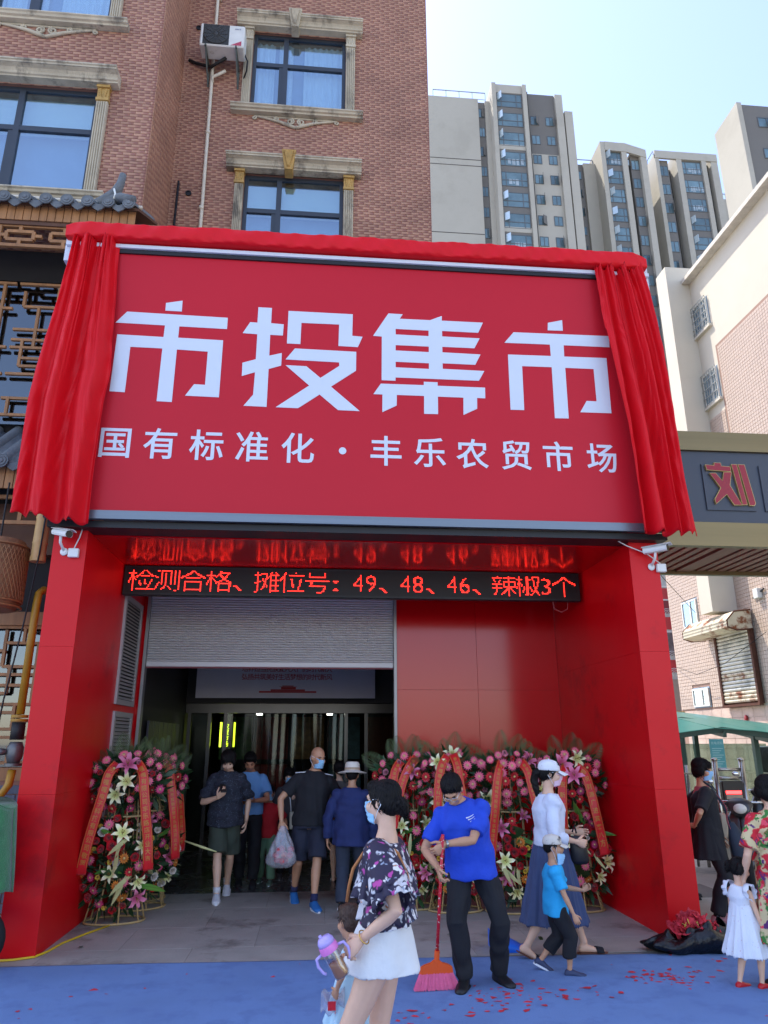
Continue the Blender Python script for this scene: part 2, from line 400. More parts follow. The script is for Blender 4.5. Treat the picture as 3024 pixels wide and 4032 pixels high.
brick_field('y', 11.0, -2.85, 1.9, 6.9, 18.0, WR, 180, lambda c: c[1])
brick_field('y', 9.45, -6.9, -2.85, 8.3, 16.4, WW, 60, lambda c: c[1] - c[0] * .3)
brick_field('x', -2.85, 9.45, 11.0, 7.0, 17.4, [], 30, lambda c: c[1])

STONE = mat('weathered_cast_stone', srgb(184, 172, 148), 0.85, var=0.2, vs=3.5, bump=0.3, bs=45, col2=srgb(120, 112, 98), c2s=2.6, c2t=0.57, stretch=(1, 1, .45))
GOLDST = mat('gilded_stone', srgb(176, 140, 76), 0.6, var=0.25, vs=9, bump=0.3, bs=60)
FRAME = mat('dark_window_frame', srgb(52, 58, 66), 0.4, var=0.1)
ROOM = mat('room_sky_tint', srgb(138, 160, 182), 0.9, var=0.1)  # pale blue puts the sky's reflection in the panes into the room backing
BLIND = mat('roller_blind', srgb(222, 226, 206), 0.85, var=0.05, vs=2, stretch=(1, 1, 30))
CURT = mat('white_curtain', srgb(226, 232, 236), 0.85, var=0.04)
def glass_mat(name, tint, refl, rough=0.02, fac=0.5):
    m = bpy.data.materials.new(name); m.use_nodes = True; n = m.node_tree.nodes; L = m.node_tree.links; n.clear()
    t = n.new('ShaderNodeBsdfTransparent'); t.inputs[0].default_value = (*tint, 1); g = n.new('ShaderNodeBsdfGlossy'); g.inputs[0].default_value = (*refl, 1); g.inputs[1].default_value = rough
    lw_ = n.new('ShaderNodeLayerWeight'); lw_.inputs[0].default_value = .5; fr = n.new('ShaderNodeMath'); fr.operation = 'POWER'; fr.inputs[1].default_value = 4.0; L.new(lw_.outputs['Facing'], fr.inputs[0]); mr = n.new('ShaderNodeMapRange'); mr.inputs[3].default_value = fac; mr.inputs[4].default_value = 1
    L.new(fr.outputs[0], mr.inputs[0]); mx = n.new('ShaderNodeMixShader'); L.new(mr.outputs[0], mx.inputs[0]); L.new(t.outputs[0], mx.inputs[1]); L.new(g.outputs[0], mx.inputs[2])
    o = n.new('ShaderNodeOutputMaterial'); L.new(mx.outputs[0], o.inputs[0]); MATS[name] = m; return m
GLASS = glass_mat('blue_coated_glass', (.78, .88, .92), (.80, .88, .95), .02, .27)
def mould(mb, prof, x0, x1, ext=0.0):
    """prof: (y,z) polygon front moulding, extruded in x"""
    mb.loft([[(x, y, z) for y, z in prof] for x in (x0, x1)])
def stone_window(hole, Y, blind, gold, key=True, cx_div=0.35, right_only=False):
    a, b, lo, hi = hole; gm = GOLDST if gold else STONE
    w = MB(); f = .07
    w.box(a, b, Y + .06, Y + .12, lo, lo + f); w.box(a, b, Y + .06, Y + .12, hi - f, hi); w.box(a, a + f, Y + .06, Y + .12, lo + f, hi - f); w.box(b - f, b, Y + .06, Y + .12, lo + f, hi - f)
    xm = a + (b - a) * cx_div; zt = lo + (hi - lo) * .62
    w.box(xm - .045, xm + .045, Y + .05, Y + .125, lo + f, hi - f); w.box(a + f, xm - .045, Y + .055, Y + .12, zt - .045, zt + .045); w.box(xm + .045, b - f, Y + .055, Y + .12, zt - .045, zt + .045)
    w.box(xm - .12, xm - .045, Y + .065, Y + .115, lo + f, zt - .045)
    win = w.build('window', FRAME, bricks)
    for x0, x1, z0, z1 in ((a + f, xm - .12, lo + f, zt - .045), (xm + .045, b - f, lo + f, zt - .045), (a + f, xm - .045, zt + .045, hi - f), (xm + .045, b - f, zt + .045, hi - f)):
        MB().box(x0, x1, Y + .085, Y + .093, z0, z1).build('pane', GLASS, win)
    MB().box(a, b, Y + .295, Y + .30, lo - .02, hi + .02).build('room_back', ROOM, win)
    if blind == 'blind': MB().box(a + .02, b - .02, Y + .2, Y + .206, zt - .02, hi - .12).build('roller_blind', BLIND, win)
    else:
        for x0, x1 in ((a + .03, a + .42), (a + .5, a + .78), (a + 1.0, b - .03)):
            mb = MB(); mb.grid(lambda u, v: (x0 + (x1 - x0) * u, Y + .21 + .018 * math.sin(u * (x1 - x0) * 55), lo + .03 + (hi - lo - .1) * v), 40, 2)
            mb.build('curtain', CURT, win, True)
    # sill, lintel, pilasters
    s = MB(); mould(s, [(Y + .02, lo), (Y - .2, lo), (Y - .205, lo - .025), (Y - .18, lo - .04), (Y - .165, lo - .07), (Y - .13, lo - .08), (Y - .12, lo - .11), (Y + .02, lo - .11)], a - .33, b + .34)
    s.build('sill', STONE, win)
    t = MB(); mould(t, [(Y + .02, hi), (Y - .15, hi), (Y - .155, hi + .025), (Y - .18, hi + .035), (Y - .19, hi + .07), (Y - .22, hi + .11), (Y - .28, hi + .135), (Y - .295, hi + .135), (Y - .295, hi + .165), (Y - .315, hi + .175), (Y - .315, hi + .2), (Y + .02, hi + .23)], a - .32, b + .32)
    t.build('lintel', STONE, win)
    if key:
        k = MB(); xc = (a + b) / 2 - .1
        k.loft([[(xc - .07, Y - .24, hi - .06), (xc + .07, Y - .24, hi - .06), (xc + .07, Y - .0, hi - .06), (xc - .07, Y - .0, hi - .06)],
                [(xc - .13, Y - .35, hi + .27), (xc + .13, Y - .35, hi + .27), (xc + .13, Y - .0, hi + .27), (xc - .13, Y - .0, hi + .27)]])
        k.loft([[(xc - .02, Y - .28, hi - .01), (xc + .02, Y - .28, hi - .01), (xc + .035, Y - .25, hi - .03), (xc - .035, Y - .25, hi - .03)],
                [(xc - .08, Y - .39, hi + .21), (xc + .08, Y - .39, hi + .21), (xc + .10, Y - .33, hi + .25), (xc - .10, Y - .33, hi + .25)]])
        k.build('keystone', gm, win)
    for xx in ((a - .16, a - .003), (b + .003, b + .18)):
        if right_only and xx[0] < a: continue
        p = MB(); x0, x1 = xx; hb = hi - .30
        p.box(x0, x1, Y - .07, Y + .03, lo, hb)
        nf = 5; wd = (x1 - x0) / nf
        for q in range(nf): p.loft([[(x0 + wd * (q + .18), Y - .068, z), (x0 + wd * (q + .32), Y - .092, z), (x0 + wd * (q + .68), Y - .092, z), (x0 + wd * (q + .82), Y - .068, z)] for z in (lo + .02, hb - .02)])
        pl = p.build('pilaster', STONE, win)
        c = MB(); c.box(x0 - .012, x1 + .012, Y - .10, Y + .03, hb, hb + .05); c.box(x0, x1, Y - .08, Y + .03, hb + .05, hi - .05); c.box(x0 - .015, x1 + .015, Y - .115, Y + .03, hi - .05, hi - .004)
        xc = (x0 + x1) / 2
        for sg in (-1, 1):
            for q in range(4): c.ell((xc + sg * .03 * (1 + .2 * q), Y - .085, hb + .075 + q * .045), (.022, .02, .03), nu=6, nv=4)
        c.build('capital', gm, win, 40)
    # scrolled ornament under the sill
    o = MB(); xc = (a + b) / 2 - .02; zb = lo - .12
    for sg in (-1, 1):
        def spir(c0, c1, r0, turns, d=1):
            return [(c0 + sg * d * r0 * (1 - t * .75) * math.cos(math.pi * .5 + t * turns * 2 * math.pi), Y - .03, c1 + r0 * (1 - t * .75) * math.sin(math.pi * .5 + t * turns * 2 * math.pi)) for t in [i / 22 for i in range(23)]]
        o.tube(spir(xc + sg * .1, zb - .1, .075, 1.5), .018, 6); o.tube(spir(xc + sg * .36, zb - .06, .05, 1.4, -1), .016, 6); o.tube(spir(xc + sg * .78, zb - .06, .045, 1.3), .016, 6)
        o.tube([(xc, Y - .03, zb - .24), (xc + sg * .15, Y - .035, zb - .19), (xc + sg * .3, Y - .035, zb - .13), (xc + sg * .5, Y - .03, zb - .075), (xc + sg * .78, Y - .03, zb - .02)], [.03, .035, .03, .024, .02], 6)
    o.tube([(xc - .78, Y - .02, zb - .015), (xc + .78, Y - .02, zb - .015)], .02, 6)
    o.build('scroll_ornament', gm, win, True)
stone_window(WR[0], 11.0, 'blind', True); stone_window(WR[1], 11.0, 'curtain', False); stone_window(WR[2], 11.0, 'curtain', False)
stone_window(WW[0], 9.45, 'blind', True, False, .37); stone_window(WW[1], 9.45, 'curtain', False, False)

# downpipe and dark pipe on the wall
PVC = mat('cream_pvc_pipe', srgb(206, 196, 176), 0.5, var=0.1, vs=8)
DKM = mat('dark_metal', srgb(46, 46, 48), 0.5, 0.6, var=0.2, vs=8)
dp = thing('drain_pipe', 'thin cream drain pipe running down the brick wall beside the stone windows', 'pipe', (-2.25, 10.94, 7.0))
MB().tube([(-2.31, 10.93, 19), (-2.30, 10.93, 16), (-2.25, 10.93, 11), (-2.235, 10.93, 7.0)], .032, 10).build('pipe', PVC, dp, True)
for z in (12.55, 10.85, 15.9): MB().tube([(-2.262 , 10.93, z - .03), (-2.262, 10.93, z + .03)], .045, 10).build('clip', PVC, dp, True)
mb = MB().tube([(-2.262, 10.93, 13.75), (-2.262, 10.90, 13.85), (-2.15, 10.88, 13.9), (-2.02, 10.86, 13.98)], .03, 8); mb.build('branch', PVC, dp, True)
dk = thing('wall_rod', 'thin dark metal rod standing against the brick corner above the red banner', 'rod', (-2.72, 10.93, 7))
MB().tube([(-2.72, 10.93, 7.0), (-2.70, 10.93, 11.4)], .022, 8).build('rod', DKM, dk, True)
# small dark holes with collars in the brickwork
for k, (x, z) in enumerate(((-2.62, 15.15), (-2.52, 11.2))):
    h = tag(MB().lathe([(.055, 0), (.055, .02), (.04, .02), (.035, .005)], (x, 10.985, z), 14, Matrix.Rotation(R_(90), 3, 'X')).build('pipe_hole', DKM), ['dark round pipe hole in the brick wall left of the air conditioner', 'small round pipe hole in the brick wall left of the lower window'][k], 'hole')

# air conditioner on the wall
ACW = mat('ac_white', srgb(214, 212, 204), 0.5, var=0.1, vs=4, col2=srgb(170, 165, 150), c2s=6, c2t=.66)
GRL = mat('fan_grille', srgb(58, 58, 56), 0.6, var=0.1)
def ac_unit(name, label, x0, x1, z0, z1, y0, y1, brand, brackets=True):
    t = thing(name, label, 'air conditioner', ((x0 + x1) / 2, y1, z0))
    b = MB().bbox(x0, x1, y0, y1, z0, z1, .02).build('casing', ACW, t)
    cx = x0 + (x1 - x0) * .36; cz = (z0 + z1) / 2; r = (z1 - z0) * .43
    MB().lathe([(r * 1.02, 0), (r * 1.02, .012), (r * .98, .012)], (cx, y0 - .002, cz), 28, Matrix.Rotation(R_(90), 3, 'X')).build('fan_guard', GRL, t, True)
    g = MB()
    for q in range(1, 7): g.tube([(cx + r * q / 6.3 * math.cos(a * math.pi / 12), y0 - .016, cz + r * q / 6.3 * math.sin(a * math.pi / 12)) for a in range(25)], .004, 4, False)
    for a in range(12): g.bar((cx + r * .12 * math.cos(a * math.pi / 6), y0 - .018, cz + r * .12 * math.sin(a * math.pi / 6)), (cx + r * math.cos(a * math.pi / 6), y0 - .018, cz + r * math.sin(a * math.pi / 6)), .006, .006, (0, 1, 0))
    g.ell((cx, y0 - .016, cz), (r * .2, .012, r * .2), nu=12, nv=6)
    g.build('fan_grille', GRL, t, True); MB().box(cx - r * 1.06, cx + r * 1.06, y0 - .0015, y0 + .001, cz - r * 1.06, cz + r * 1.06).build('fan_recess', mat('grille_dark', srgb(46, 46, 44), .7, var=.2, vs=20), t)
    if brand:
        mb = MB()
        for i, ch in enumerate('GREE'): glyph(mb, ch, lambda u, v, d: (u, y0 - .004, v), 0, x0 + (x1 - x0) * .78 + i * .03, z1 - .12, .035)
        mb.build('lettering', mat('ac_letter_blue', srgb(60, 70, 130), .5, var=0), t)
        MB().prism([(x1 - .24, z0 + .03), (x1 - .05, z0 + .03), (x1 - .05, z0 + .14)], lambda u, v, d: (u, d, v), y0 - .004, y0 - .001).build('energy_label', mat('ac_label_red', srgb(176, 60, 80), .5, var=.2, vs=40), t)
    if brackets:
        for xb in (x0 + .12, x1 - .14):
            q = MB(); q.bar((xb, y0 - .03, z0 - .02), (xb, y1 + .22, z0 - .02), .03, .03); q.bar((xb, y0 + .02, z0 - .03), (xb, y1 + .2, z0 - .42), .025, .025); q.bar((xb, y1 + .205, z0 + .02), (xb, y1 + .205, z0 - .45), .03, .03)
            q.build('bracket', mat('green_grey_steel', srgb(96, 104, 98), .6, .3, var=.2), t)
    return t
ac = ac_unit('air_conditioner', 'white outdoor air conditioner unit bolted to the brick wall beside the upper window', -2.47, -1.65, 14.13, 14.66, 10.46, 10.78, True)
MB().tube([(-1.7, 10.62, 14.25), (-1.6, 10.72, 14.1), (-1.62, 10.8, 13.95), (-1.68, 10.93, 13.9)], .016, 6).build('hose', DKM, ac, True)
MB().tube([(-2.0, 10.7, 14.12), (-2.3, 10.86, 14.05), (-2.6, 10.94, 14.2), (-2.74, 10.97, 14.3)], .03, 8).build('hose', DKM, ac, True)

# ================================================================ far apartment towers
BEI = mat('tower_beige_render', srgb(172, 167, 154), 0.9, var=0.05, vs=.3, col2=srgb(164, 159, 146), c2s=.15, c2t=.55, bump=.05, bs=6)
GRY = mat('tower_grey_render', srgb(110, 107, 102), 0.9, var=0.06, vs=.3)
DGR = mat('tower_dark_recess', srgb(76, 74, 70), 0.9, var=0.08, vs=.3)
TGL = mat('tower_glass', srgb(104, 128, 136), 0.2, 0.1, var=0.25, vs=.5, objrand=.3)
TFR = mat('tower_window_frame', srgb(88, 92, 94), 0.5, var=0.05)
RAIL = mat('grey_railing', srgb(150, 158, 168), 0.5, .4, var=.05)
LAUN = mat('laundry', srgb(150, 164, 172), .9, var=.3, vs=3)
def tower(name, label, Y, cols, wins, depth, back=None):
    t = thing(name, label, 'building', ((cols[0][0] + cols[-1][1]) / 2, Y, 0))
    for x0, x1, yo, zt, m, nm in cols:
        zb = 0
        if isinstance(m, tuple):
            MB().box(x0, x1, Y + yo, Y + depth, m[2], zt).build(nm, m[0], t); MB().box(x0, x1, Y + yo, Y + depth, 0, m[2] - .01).build(nm, m[1], t)
        else: MB().box(x0, x1, Y + yo, Y + depth, 0, zt).build(nm, m, t)
    for x0, x1, yo, ztop, pitch, h, n, kind in wins:
        for k in range(n):
            z1 = ztop - pitch * k; z0 = z1 - h; yf = Y + yo
            w = MB(); f = .07
            w.box(x0, x1, yf - .05, yf + .03, z0, z0 + f); w.box(x0, x1, yf - .05, yf + .03, z1 - f, z1); w.box(x0, x0 + f, yf - .05, yf + .03, z0 + f, z1 - f); w.box(x1 - f, x1, yf - .05, yf + .03, z0 + f, z1 - f)
            if kind == 'bay':
                zt = z0 + h * .42; w.box(x0 + f, x1 - f, yf - .05, yf + .03, zt - .05, zt + .05)
                for fx in (.18, .78): xm = x0 + (x1 - x0) * fx; w.box(xm - .04, xm + .04, yf - .052, yf + .032, z0 + f, z1 - f)
            else:
                xm = (x0 + x1) / 2; w.box(xm - .035, xm + .035, yf - .052, yf + .032, z0 + f, z1 - f)
            wo = w.build('window', TFR, t)
            MB().box(x0 + f, x1 - f, yf - .02, yf - .01, z0 + f, z1 - f).build('pane', TGL, wo)
            q = rnd.random()
            if kind == 'bay' and q < .62:
                xa = x0 + .1; ang = R_(rnd.uniform(35, 70)); wd = .62; c = MB()
                c.bar((xa, yf - .06, z0 + h * .72), (xa + wd * math.cos(ang), yf - .06 - wd * math.sin(ang), z0 + h * .72), h * .5, .05, (math.sin(ang), math.cos(ang), 0))
                c.build('casement', mat('casement_pale', srgb(190, 205, 210), .25, .3, var=.05), wo)
            if kind == 'bay' and q > .55:
                l = MB(); xx = x0 + (x1 - x0) * rnd.uniform(.25, .4)
                for s in range(rnd.randint(3, 6)): wq = rnd.uniform(.15, .4); l.box(xx, xx + wq, yf - .035, yf - .025, z0 + rnd.uniform(.15, .4), z0 + h * .5); xx += wq + rnd.uniform(.03, .2)
                l.build('laundry', LAUN, wo)
            if kind != 'bay' and q < .45:
                xa = x1 - .05; c = MB(); ang = R_(rnd.uniform(30, 75)); wd = (x1 - x0) * .5
                c.bar((xa, yf - .05, z0 + h / 2), (xa - wd * math.cos(ang), yf - .05 - wd * math.sin(ang), z0 + h / 2), h * .9, .05, (math.sin(ang), -math.cos(ang), 0))
                c.build('casement', GRY, wo)
    return t
def railing(t, pts, z, h=1.1):
    r = MB()
    for p, q in zip(pts, pts[1:]):
        r.bar((*p, z + h), (*q, z + h), .1, .08); r.bar((*p, z + .25), (*q, z + .25), .05, .05)
        n = max(1, int((Vector(q) - Vector(p)).length / 1.6))
        for k in range(n + 1): x = p[0] + (q[0] - p[0]) * k / n; y = p[1] + (q[1] - p[1]) * k / n; r.bar((x, y, z), (x, y, z + h), .07, .07)
    r.build('railing', RAIL, t)
t1 = tower('apartment_tower', 'beige and grey apartment tower with a wide blank end wall, beside the brick building', 68, [
    (5, 17.9, 0, 76.8, BEI, 'end_wall'), (17.9, 18.8, .5, 76.8, GRY, 'grey_wall'), (18.8, 19.4, .25, 76.8, BEI, 'wall'), (19.4, 19.9, -1.1, 78.4, BEI, 'pilaster'),
    (19.9, 23.2, -.8, 78.4, GRY, 'bay_wall'), (23.2, 23.7, -1.1, 78.4, BEI, 'pilaster'), (23.7, 24.1, -.3, 78.2, DGR, 'groove'), (24.1, 27.5, 0, 78.2, (GRY, BEI, 69), 'wall'),
    (27.5, 28.4, -.4, 78.0, BEI, 'pilaster'), (28.4, 28.6, 0, 75.6, DGR, 'groove'), (28.6, 29.6, -.3, 75.6, BEI, 'pilaster')],
    [(18.0, 18.72, .5, 75.8, 2.93, 1.4, 22, 'w'), (20.0, 23.1, -.8, 77.0, 2.93, 2.05, 22, 'bay'), (24.3, 25.35, 0, 74.7, 2.93, 1.35, 22, 'w'), (26.2, 27.25, 0, 74.7, 2.93, 1.35, 22, 'w')], 14)
MB().box(19.9, 23.2, 67.15, 67.3, 78.4 - 1.25, 78.42).build('cornice', BEI, t1); 
for z in (69.0, 57.3): MB().box(19.92, 23.18, 67.16, 67.3, z - .45, z + .25).build('band', BEI, t1)
for z in (67.4, 66.5, 56.9): MB().box(5, 17.88, 67.985, 68.05, z, z + .1).build('score_line', DGR, t1)
railing(t1, [(12.4, 68.3), (18.9, 68.3)], 76.8, 1.3)
t2 = tower('apartment_tower', 'grey and beige apartment tower with an angled roof edge, directly above the right curtain', 70.2, [
    (30.4, 32.2, 2.1, 72.0, GRY, 'grey_wall'), (32.2, 33.75, 1.8, 72.0, BEI, 'wall'), (33.75, 34.3, -.25, 73.6, BEI, 'pilaster'), (34.3, 36.4, 0, 73.5, GRY, 'bay_wall'), (36.4, 37.1, -.25, 73.6, BEI, 'pilaster'),
    (37.1, 37.7, 1.5, 72.3, DGR, 'recess'), (37.7, 38.85, .3, 72.5, GRY, 'grey_wall'), (38.85, 39.6, -.25, 72.7, BEI, 'pilaster')],
    [(31.2, 31.95, 2.1, 70.9, 2.82, 1.25, 22, 'w'), (34.36, 36.34, 0, 72.2, 2.82, 2.0, 22, 'bay'), (37.78, 38.8, .3, 71.5, 2.82, 1.5, 22, 'w')], 14)
MB().loft([[(x, 69.9, zb), (x, 70.15, zb), (x, 70.15, zt), (x, 69.9, zt)] for x, zb, zt in ((34.3, 72.3, 73.61), (37.1, 72.2, 73.5), (39.6, 71.5, 72.72))]).build('cornice', BEI, t2)
railing(t2, [(30.6, 72.6), (33.7, 72.6)], 72.0, 1.1)
t3 = tower('apartment_tower', 'narrow grey apartment tower with a dark vertical recess, left of the nearest corner tower', 72, [
    (41.8, 42.3, -.2, 74.2, BEI, 'pilaster'), (42.3, 43.7, .3, 73.6, GRY, 'grey_wall'), (43.7, 44.6, 1.6, 73.4, DGR, 'recess'), (44.6, 45.3, -.25, 74.6, BEI, 'pilaster'), (45.3, 48.0, 0, 74.5, GRY, 'bay_wall'),
    (48.0, 48.6, -.25, 74.5, BEI, 'pilaster'), (48.6, 49.3, .6, 73.6, DGR, 'grey_wall'), (49.3, 50.2, -.2, 74.4, BEI, 'pilaster'), (50.2, 52.5, 2.2, 69.8, BEI, 'wall')],
    [(42.4, 43.62, .3, 72.7, 2.9, 1.6, 22, 'w'), (45.4, 47.92, 0, 73.3, 2.9, 1.95, 22, 'bay'), (48.66, 49.24, .6, 71.6, 2.9, 1.4, 22, 'w')], 14)
MB().box(41.8, 50.2, 71.72, 71.98, 73.45, 74.62).build('cornice', BEI, t3)
railing(t3, [(42.0, 72.5), (42.0, 84)], 74.2, 1.0); railing(t3, [(50.4, 74.5), (52.4, 74.5)], 69.8, 1.1)
t4 = tower('apartment_tower', 'nearest apartment tower at the right edge with a sunlit side wall and dark grey front', 43, [(32.5, 32.9, -.12, 50.8, BEI, 'pilaster'), (32.9, 46, 0, 50.7, GRY, 'grey_wall')],
    [(34.1, 35.6, 0, 49.5, 3.1, 1.0, 14, 'w')], 3.2)
MB().box(32.502, 32.88, 43.0, 46.15, 0, 50.75).build('side_wall', BEI, t4)

# ================================================================ pale tiled building on the right (wall faces the alley)
XW = 11.0
WHT = mat('white_render', srgb(204, 196, 178), 0.9, var=0.05, vs=.8, col2=srgb(206, 198, 182), c2s=.7, c2t=.64, bump=.08, bs=14)
TILE = mat('pink_wall_tile', srgb(194, 172, 154), 0.5, var=0.07, vs=6, objrand=.05)
GROUT = mat('tile_grout', srgb(156, 126, 110), .9, var=.1)
BLK = mat('split_block', srgb(200, 176, 160), .85, var=.12, vs=5, bump=.6, bs=18, objrand=.06)
pb = thing('pale_tiled_building', 'pale plastered and pink tiled building beyond the alley on the right, sunlit', 'building', (XW, 16, 0))
MB().box(XW, XW + 8, 2, 18.3, 0, 15.0).build('wall', WHT, pb)
MB().box(XW + .01, XW + 8, 18.31, 21.75, 0, 7.9).build('wall', GROUT, pb)
MB().box(XW - .7, XW + .3, 18.02, 18.62, 5.0, 15.6).build('fin', WHT, pb)
MB().box(XW - .25, XW + 8.3, 1.9, 18.0, 15.0, 15.13).build('eave', mat('eave_concrete', srgb(206, 198, 184), .9, var=.2, vs=4, bump=.4, bs=30), pb)
# tiles, laid singly in front of the wall
def tiles(regions, n_obj, pitch_y, pitch_z, x, parent, m, name, rest_name, key):
    cells = []
    for y0, y1, z0, z1, holes in regions:
        for j in range(int((z1 - z0) / pitch_z)):
            for i in range(int((y1 - y0) / pitch_y)):
                y = y0 + i * pitch_y; z = z0 + j * pitch_z
                if any(a < y + pitch_y and y < b and lo < z + pitch_z and z < hi for a, b, lo, hi in holes): continue
                cells.append((y, z))
    cells.sort(key=key)
    g = .008; P = [(0, 0), (pitch_y - g, 0), (pitch_y - g, pitch_z - g), (0, pitch_z - g)]
    vs0 = [(-d, u + (s if u == 0 else -s), v + (s if v == 0 else -s)) for d, s in ((0, 0), (.008, 0), (.011, .004)) for u, v in P]
    fs0 = [(k + i, k + 4 + i, k + 4 + (i + 1) % 4, k + (i + 1) % 4) for k in (0, 4) for i in range(4)] + [(11, 10, 9, 8)]
    me = bpy.data.meshes.new(name); me.from_pydata(vs0, [], fs0); me.materials.append(m)
    for y, z in cells[:n_obj]:
        o = link(name, me, parent, False); o.location = Vector((x, y, z)) - wloc(parent)
    if len(cells) > n_obj:
        V = []; F = []
        for y, z in cells[n_obj:]:
            k = len(V); V += [(x + p[0], y + p[1], z + p[2]) for p in vs0]; F += [tuple(i + k for i in f) for f in fs0]
        me = bpy.data.meshes.new(rest_name); me.from_pydata(V, [], F); me.materials.append(m); tag(link(rest_name, me, parent), kind='stuff')
W1 = (20.0, 20.88, 4.93, 5.76); W2 = (19.95, 20.88, 2.66, 3.22); SH = (17.5, 19.05, 2.7, 4.5); UW1 = (17.23, 18.02, 13.15, 14.1); UW2 = (17.25, 18.0, 10.85, 11.85)
MB().box(XW - .004, XW, 10.5, 17.18, 7.4, 12.42).build('tile_bed', GROUT, pb)
tiles([(10.5, 17.18, 7.4, 12.42, []), (17.2, 18.0, 8.0, 10.5, [])], 150, .1, .095, XW - .004, pb, TILE, 'wall_tile', 'wall_tiles', lambda c: abs(c[0] - 15) + abs(c[1] - 11) * .6)
MB().box(XW - .002, XW + .02, 16.4, 18.3, 2.65, 7.4).build('tile_bed', GROUT, pb)
tiles([(16.4, 21.7, 2.65, 7.4, [W1, W2, SH])], 150, .1, .095, XW - .002, pb, TILE, 'wall_tile', 'wall_tiles', lambda c: c[0] + abs(c[1] - 5) * .5)
tiles([(13.0, 21.6, 0.0, 2.6, [])], 300, .5, .26, XW - .002, pb, BLK, 'split_block', 'split_blocks', lambda c: c[0])
FRW = mat('white_window_frame', srgb(226, 226, 216), .5, var=.05)
STL = mat('grille_steel', srgb(176, 176, 168), .45, .5, var=.15)
def alley_window(h, grille, sill=True):
    y0, y1, z0, z1 = h; x = XW
    ym = y0 + (y1 - y0) * .42
    r = MB(); r.box(x - .06, x - .016, y0 + .02, y0 + .06, z0 + .03, z1 - .03); r.box(x - .06, x - .016, y1 - .06, y1 - .02, z0 + .03, z1 - .03); r.box(x - .06, x - .016, ym - .025, ym + .025, z0 + .03, z1 - .03); r.box(x - .06, x - .016, y0 + .06, ym - .025, z1 - .07, z1 - .03); r.box(x - .06, x - .016, y0 + .06, ym - .025, z0 + .03, z0 + .07); r.box(x - .06, x - .016, ym + .025, y1 - .06, z1 - .07, z1 - .03); r.box(x - .06, x - .016, ym + .025, y1 - .06, z0 + .03, z0 + .07)
    wo = r.build('window', FRW, pb)
    MB().box(x - .014, x - .003, y0, y1, z0, z1).build('reveal', ROOM, wo)
    for a, b in ((y0 + .06, ym - .025), (ym + .025, y1 - .06)): MB().box(x - .04, x - .034, a, b, z0 + .07, z1 - .07).build('pane', GLASS, wo)
    if sill: MB().box(x - .1, x - .0, y0 - .06, y1 + .06, z0 - .08, z0 - .003).build('sill', WHT, wo)
    if grille:
        n = 7
        for k in range(n + 1): y = y0 + (y1 - y0) * k / n; MB().box(x - .085, x - .07, y - .009, y + .009, z0, z1).build('grille_bar', STL, wo)
        g = MB()
        for q in range(5): z = z0 + (z1 - z0) * q / 4; g.box(x - .1, x - .0855, y0, y1, z - .01, z + .01)
        for s in range(5):
            for k in range(n):
                if (s + k) % 2 == 0 and grille == 2: y = y0 + (y1 - y0) * k / n; z = z0 + (z1 - z0) * (s + .5) / 5; g.box(x - .099, x - .0855, y, y + (y1 - y0) / n, z - .009, z + .009)
        g.build('grille_rail', STL, wo)
alley_window(W1, 0, False); alley_window(W2, 0, False); alley_window(UW1, 2); alley_window(UW2, 1)
# rusty roller shutter with its awning box
RUST = mat('rusty_steel', srgb(206, 196, 170), .6, .2, var=.12, vs=3, col2=srgb(126, 70, 34), c2s=3.2, c2t=.56, bump=.1)
RUSTD = mat('rust_frame', srgb(92, 54, 38), .8, .2, var=.3, vs=8)
GALV = mat('worn_shutter', srgb(206, 202, 186), .5, .35, var=.1, vs=2, col2=srgb(150, 150, 140), c2s=1.2, c2t=.55)
y0, y1, z0, z1 = SH
MB().box(XW - .05, XW - .003, y0 - .05, y1 + .05, z0 - .05, z1 + .05).build('shutter_opening', RUSTD, pb)
sh = MB(); sh.box(XW - .16, XW - .06, y0 - .08, y0, z0 - .04, z1); sh.box(XW - .16, XW - .06, y1, y1 + .08, z0 - .04, z1); sh.box(XW - .17, XW - .06, y0 - .08, y1 + .08, z0 - .1, z0 - .04)
rs = sh.build('roller_shutter', RUSTD, pb)
n = 19
for k in range(n):
    za = z0 + (z1 - z0) * k / n; zb = z0 + (z1 - z0) * (k + 1) / n; s = MB()
    s.loft([[(XW - .07, y, za), (XW - .12, y, za + .01), (XW - .135, y, (za + zb) / 2), (XW - .12, y, zb - .012), (XW - .07, y, zb - .002)] for y in (y0, y1)])
    s.build('slat', RUST if k < 3 or k in (6, 7) else GALV, rs)
aw = MB()
aw.loft([[(XW - .06, y, 4.95), (XW - .5, y, 4.9), (XW - .72, y, 4.68), (XW - .72, y, 4.5), (XW - .5, y, 4.42), (XW - .06, y, 4.46)] for y in (17.4, 19.7)])
ao = aw.build('shutter_box', RUST, rs)
for y in (17.39, 19.71): MB().tube([(XW - .06, y, 4.95), (XW - .5, y, 4.9), (XW - .72, y, 4.68), (XW - .72, y, 4.5), (XW - .5, y, 4.42), (XW - .06, y, 4.46)], .02, 5).build('rim', RUSTD, ao)
for k in range(5): z = 4.5 + k * .08; MB().box(XW - .735 + (.0 if k < 3 else .1 * (k - 2)), XW - .70 + (.0 if k < 3 else .1 * (k - 2)), 17.42, 19.68, z, z + .03).build('rib', RUST, ao)
mt = thing('electricity_meter_box', 'small white meter box with a dark bracket on the pink tile wall', 'meter box', (XW, 16.9, 5.2))
MB().bbox(XW - .14, XW - .012, 16.85, 17.05, 5.15, 5.4, .01).build('box', ACW, mt); MB().bar((XW - .05, 16.7, 5.35), (XW - .05, 17.2, 5.2), .03, .03).build('bracket', DKM, mt)
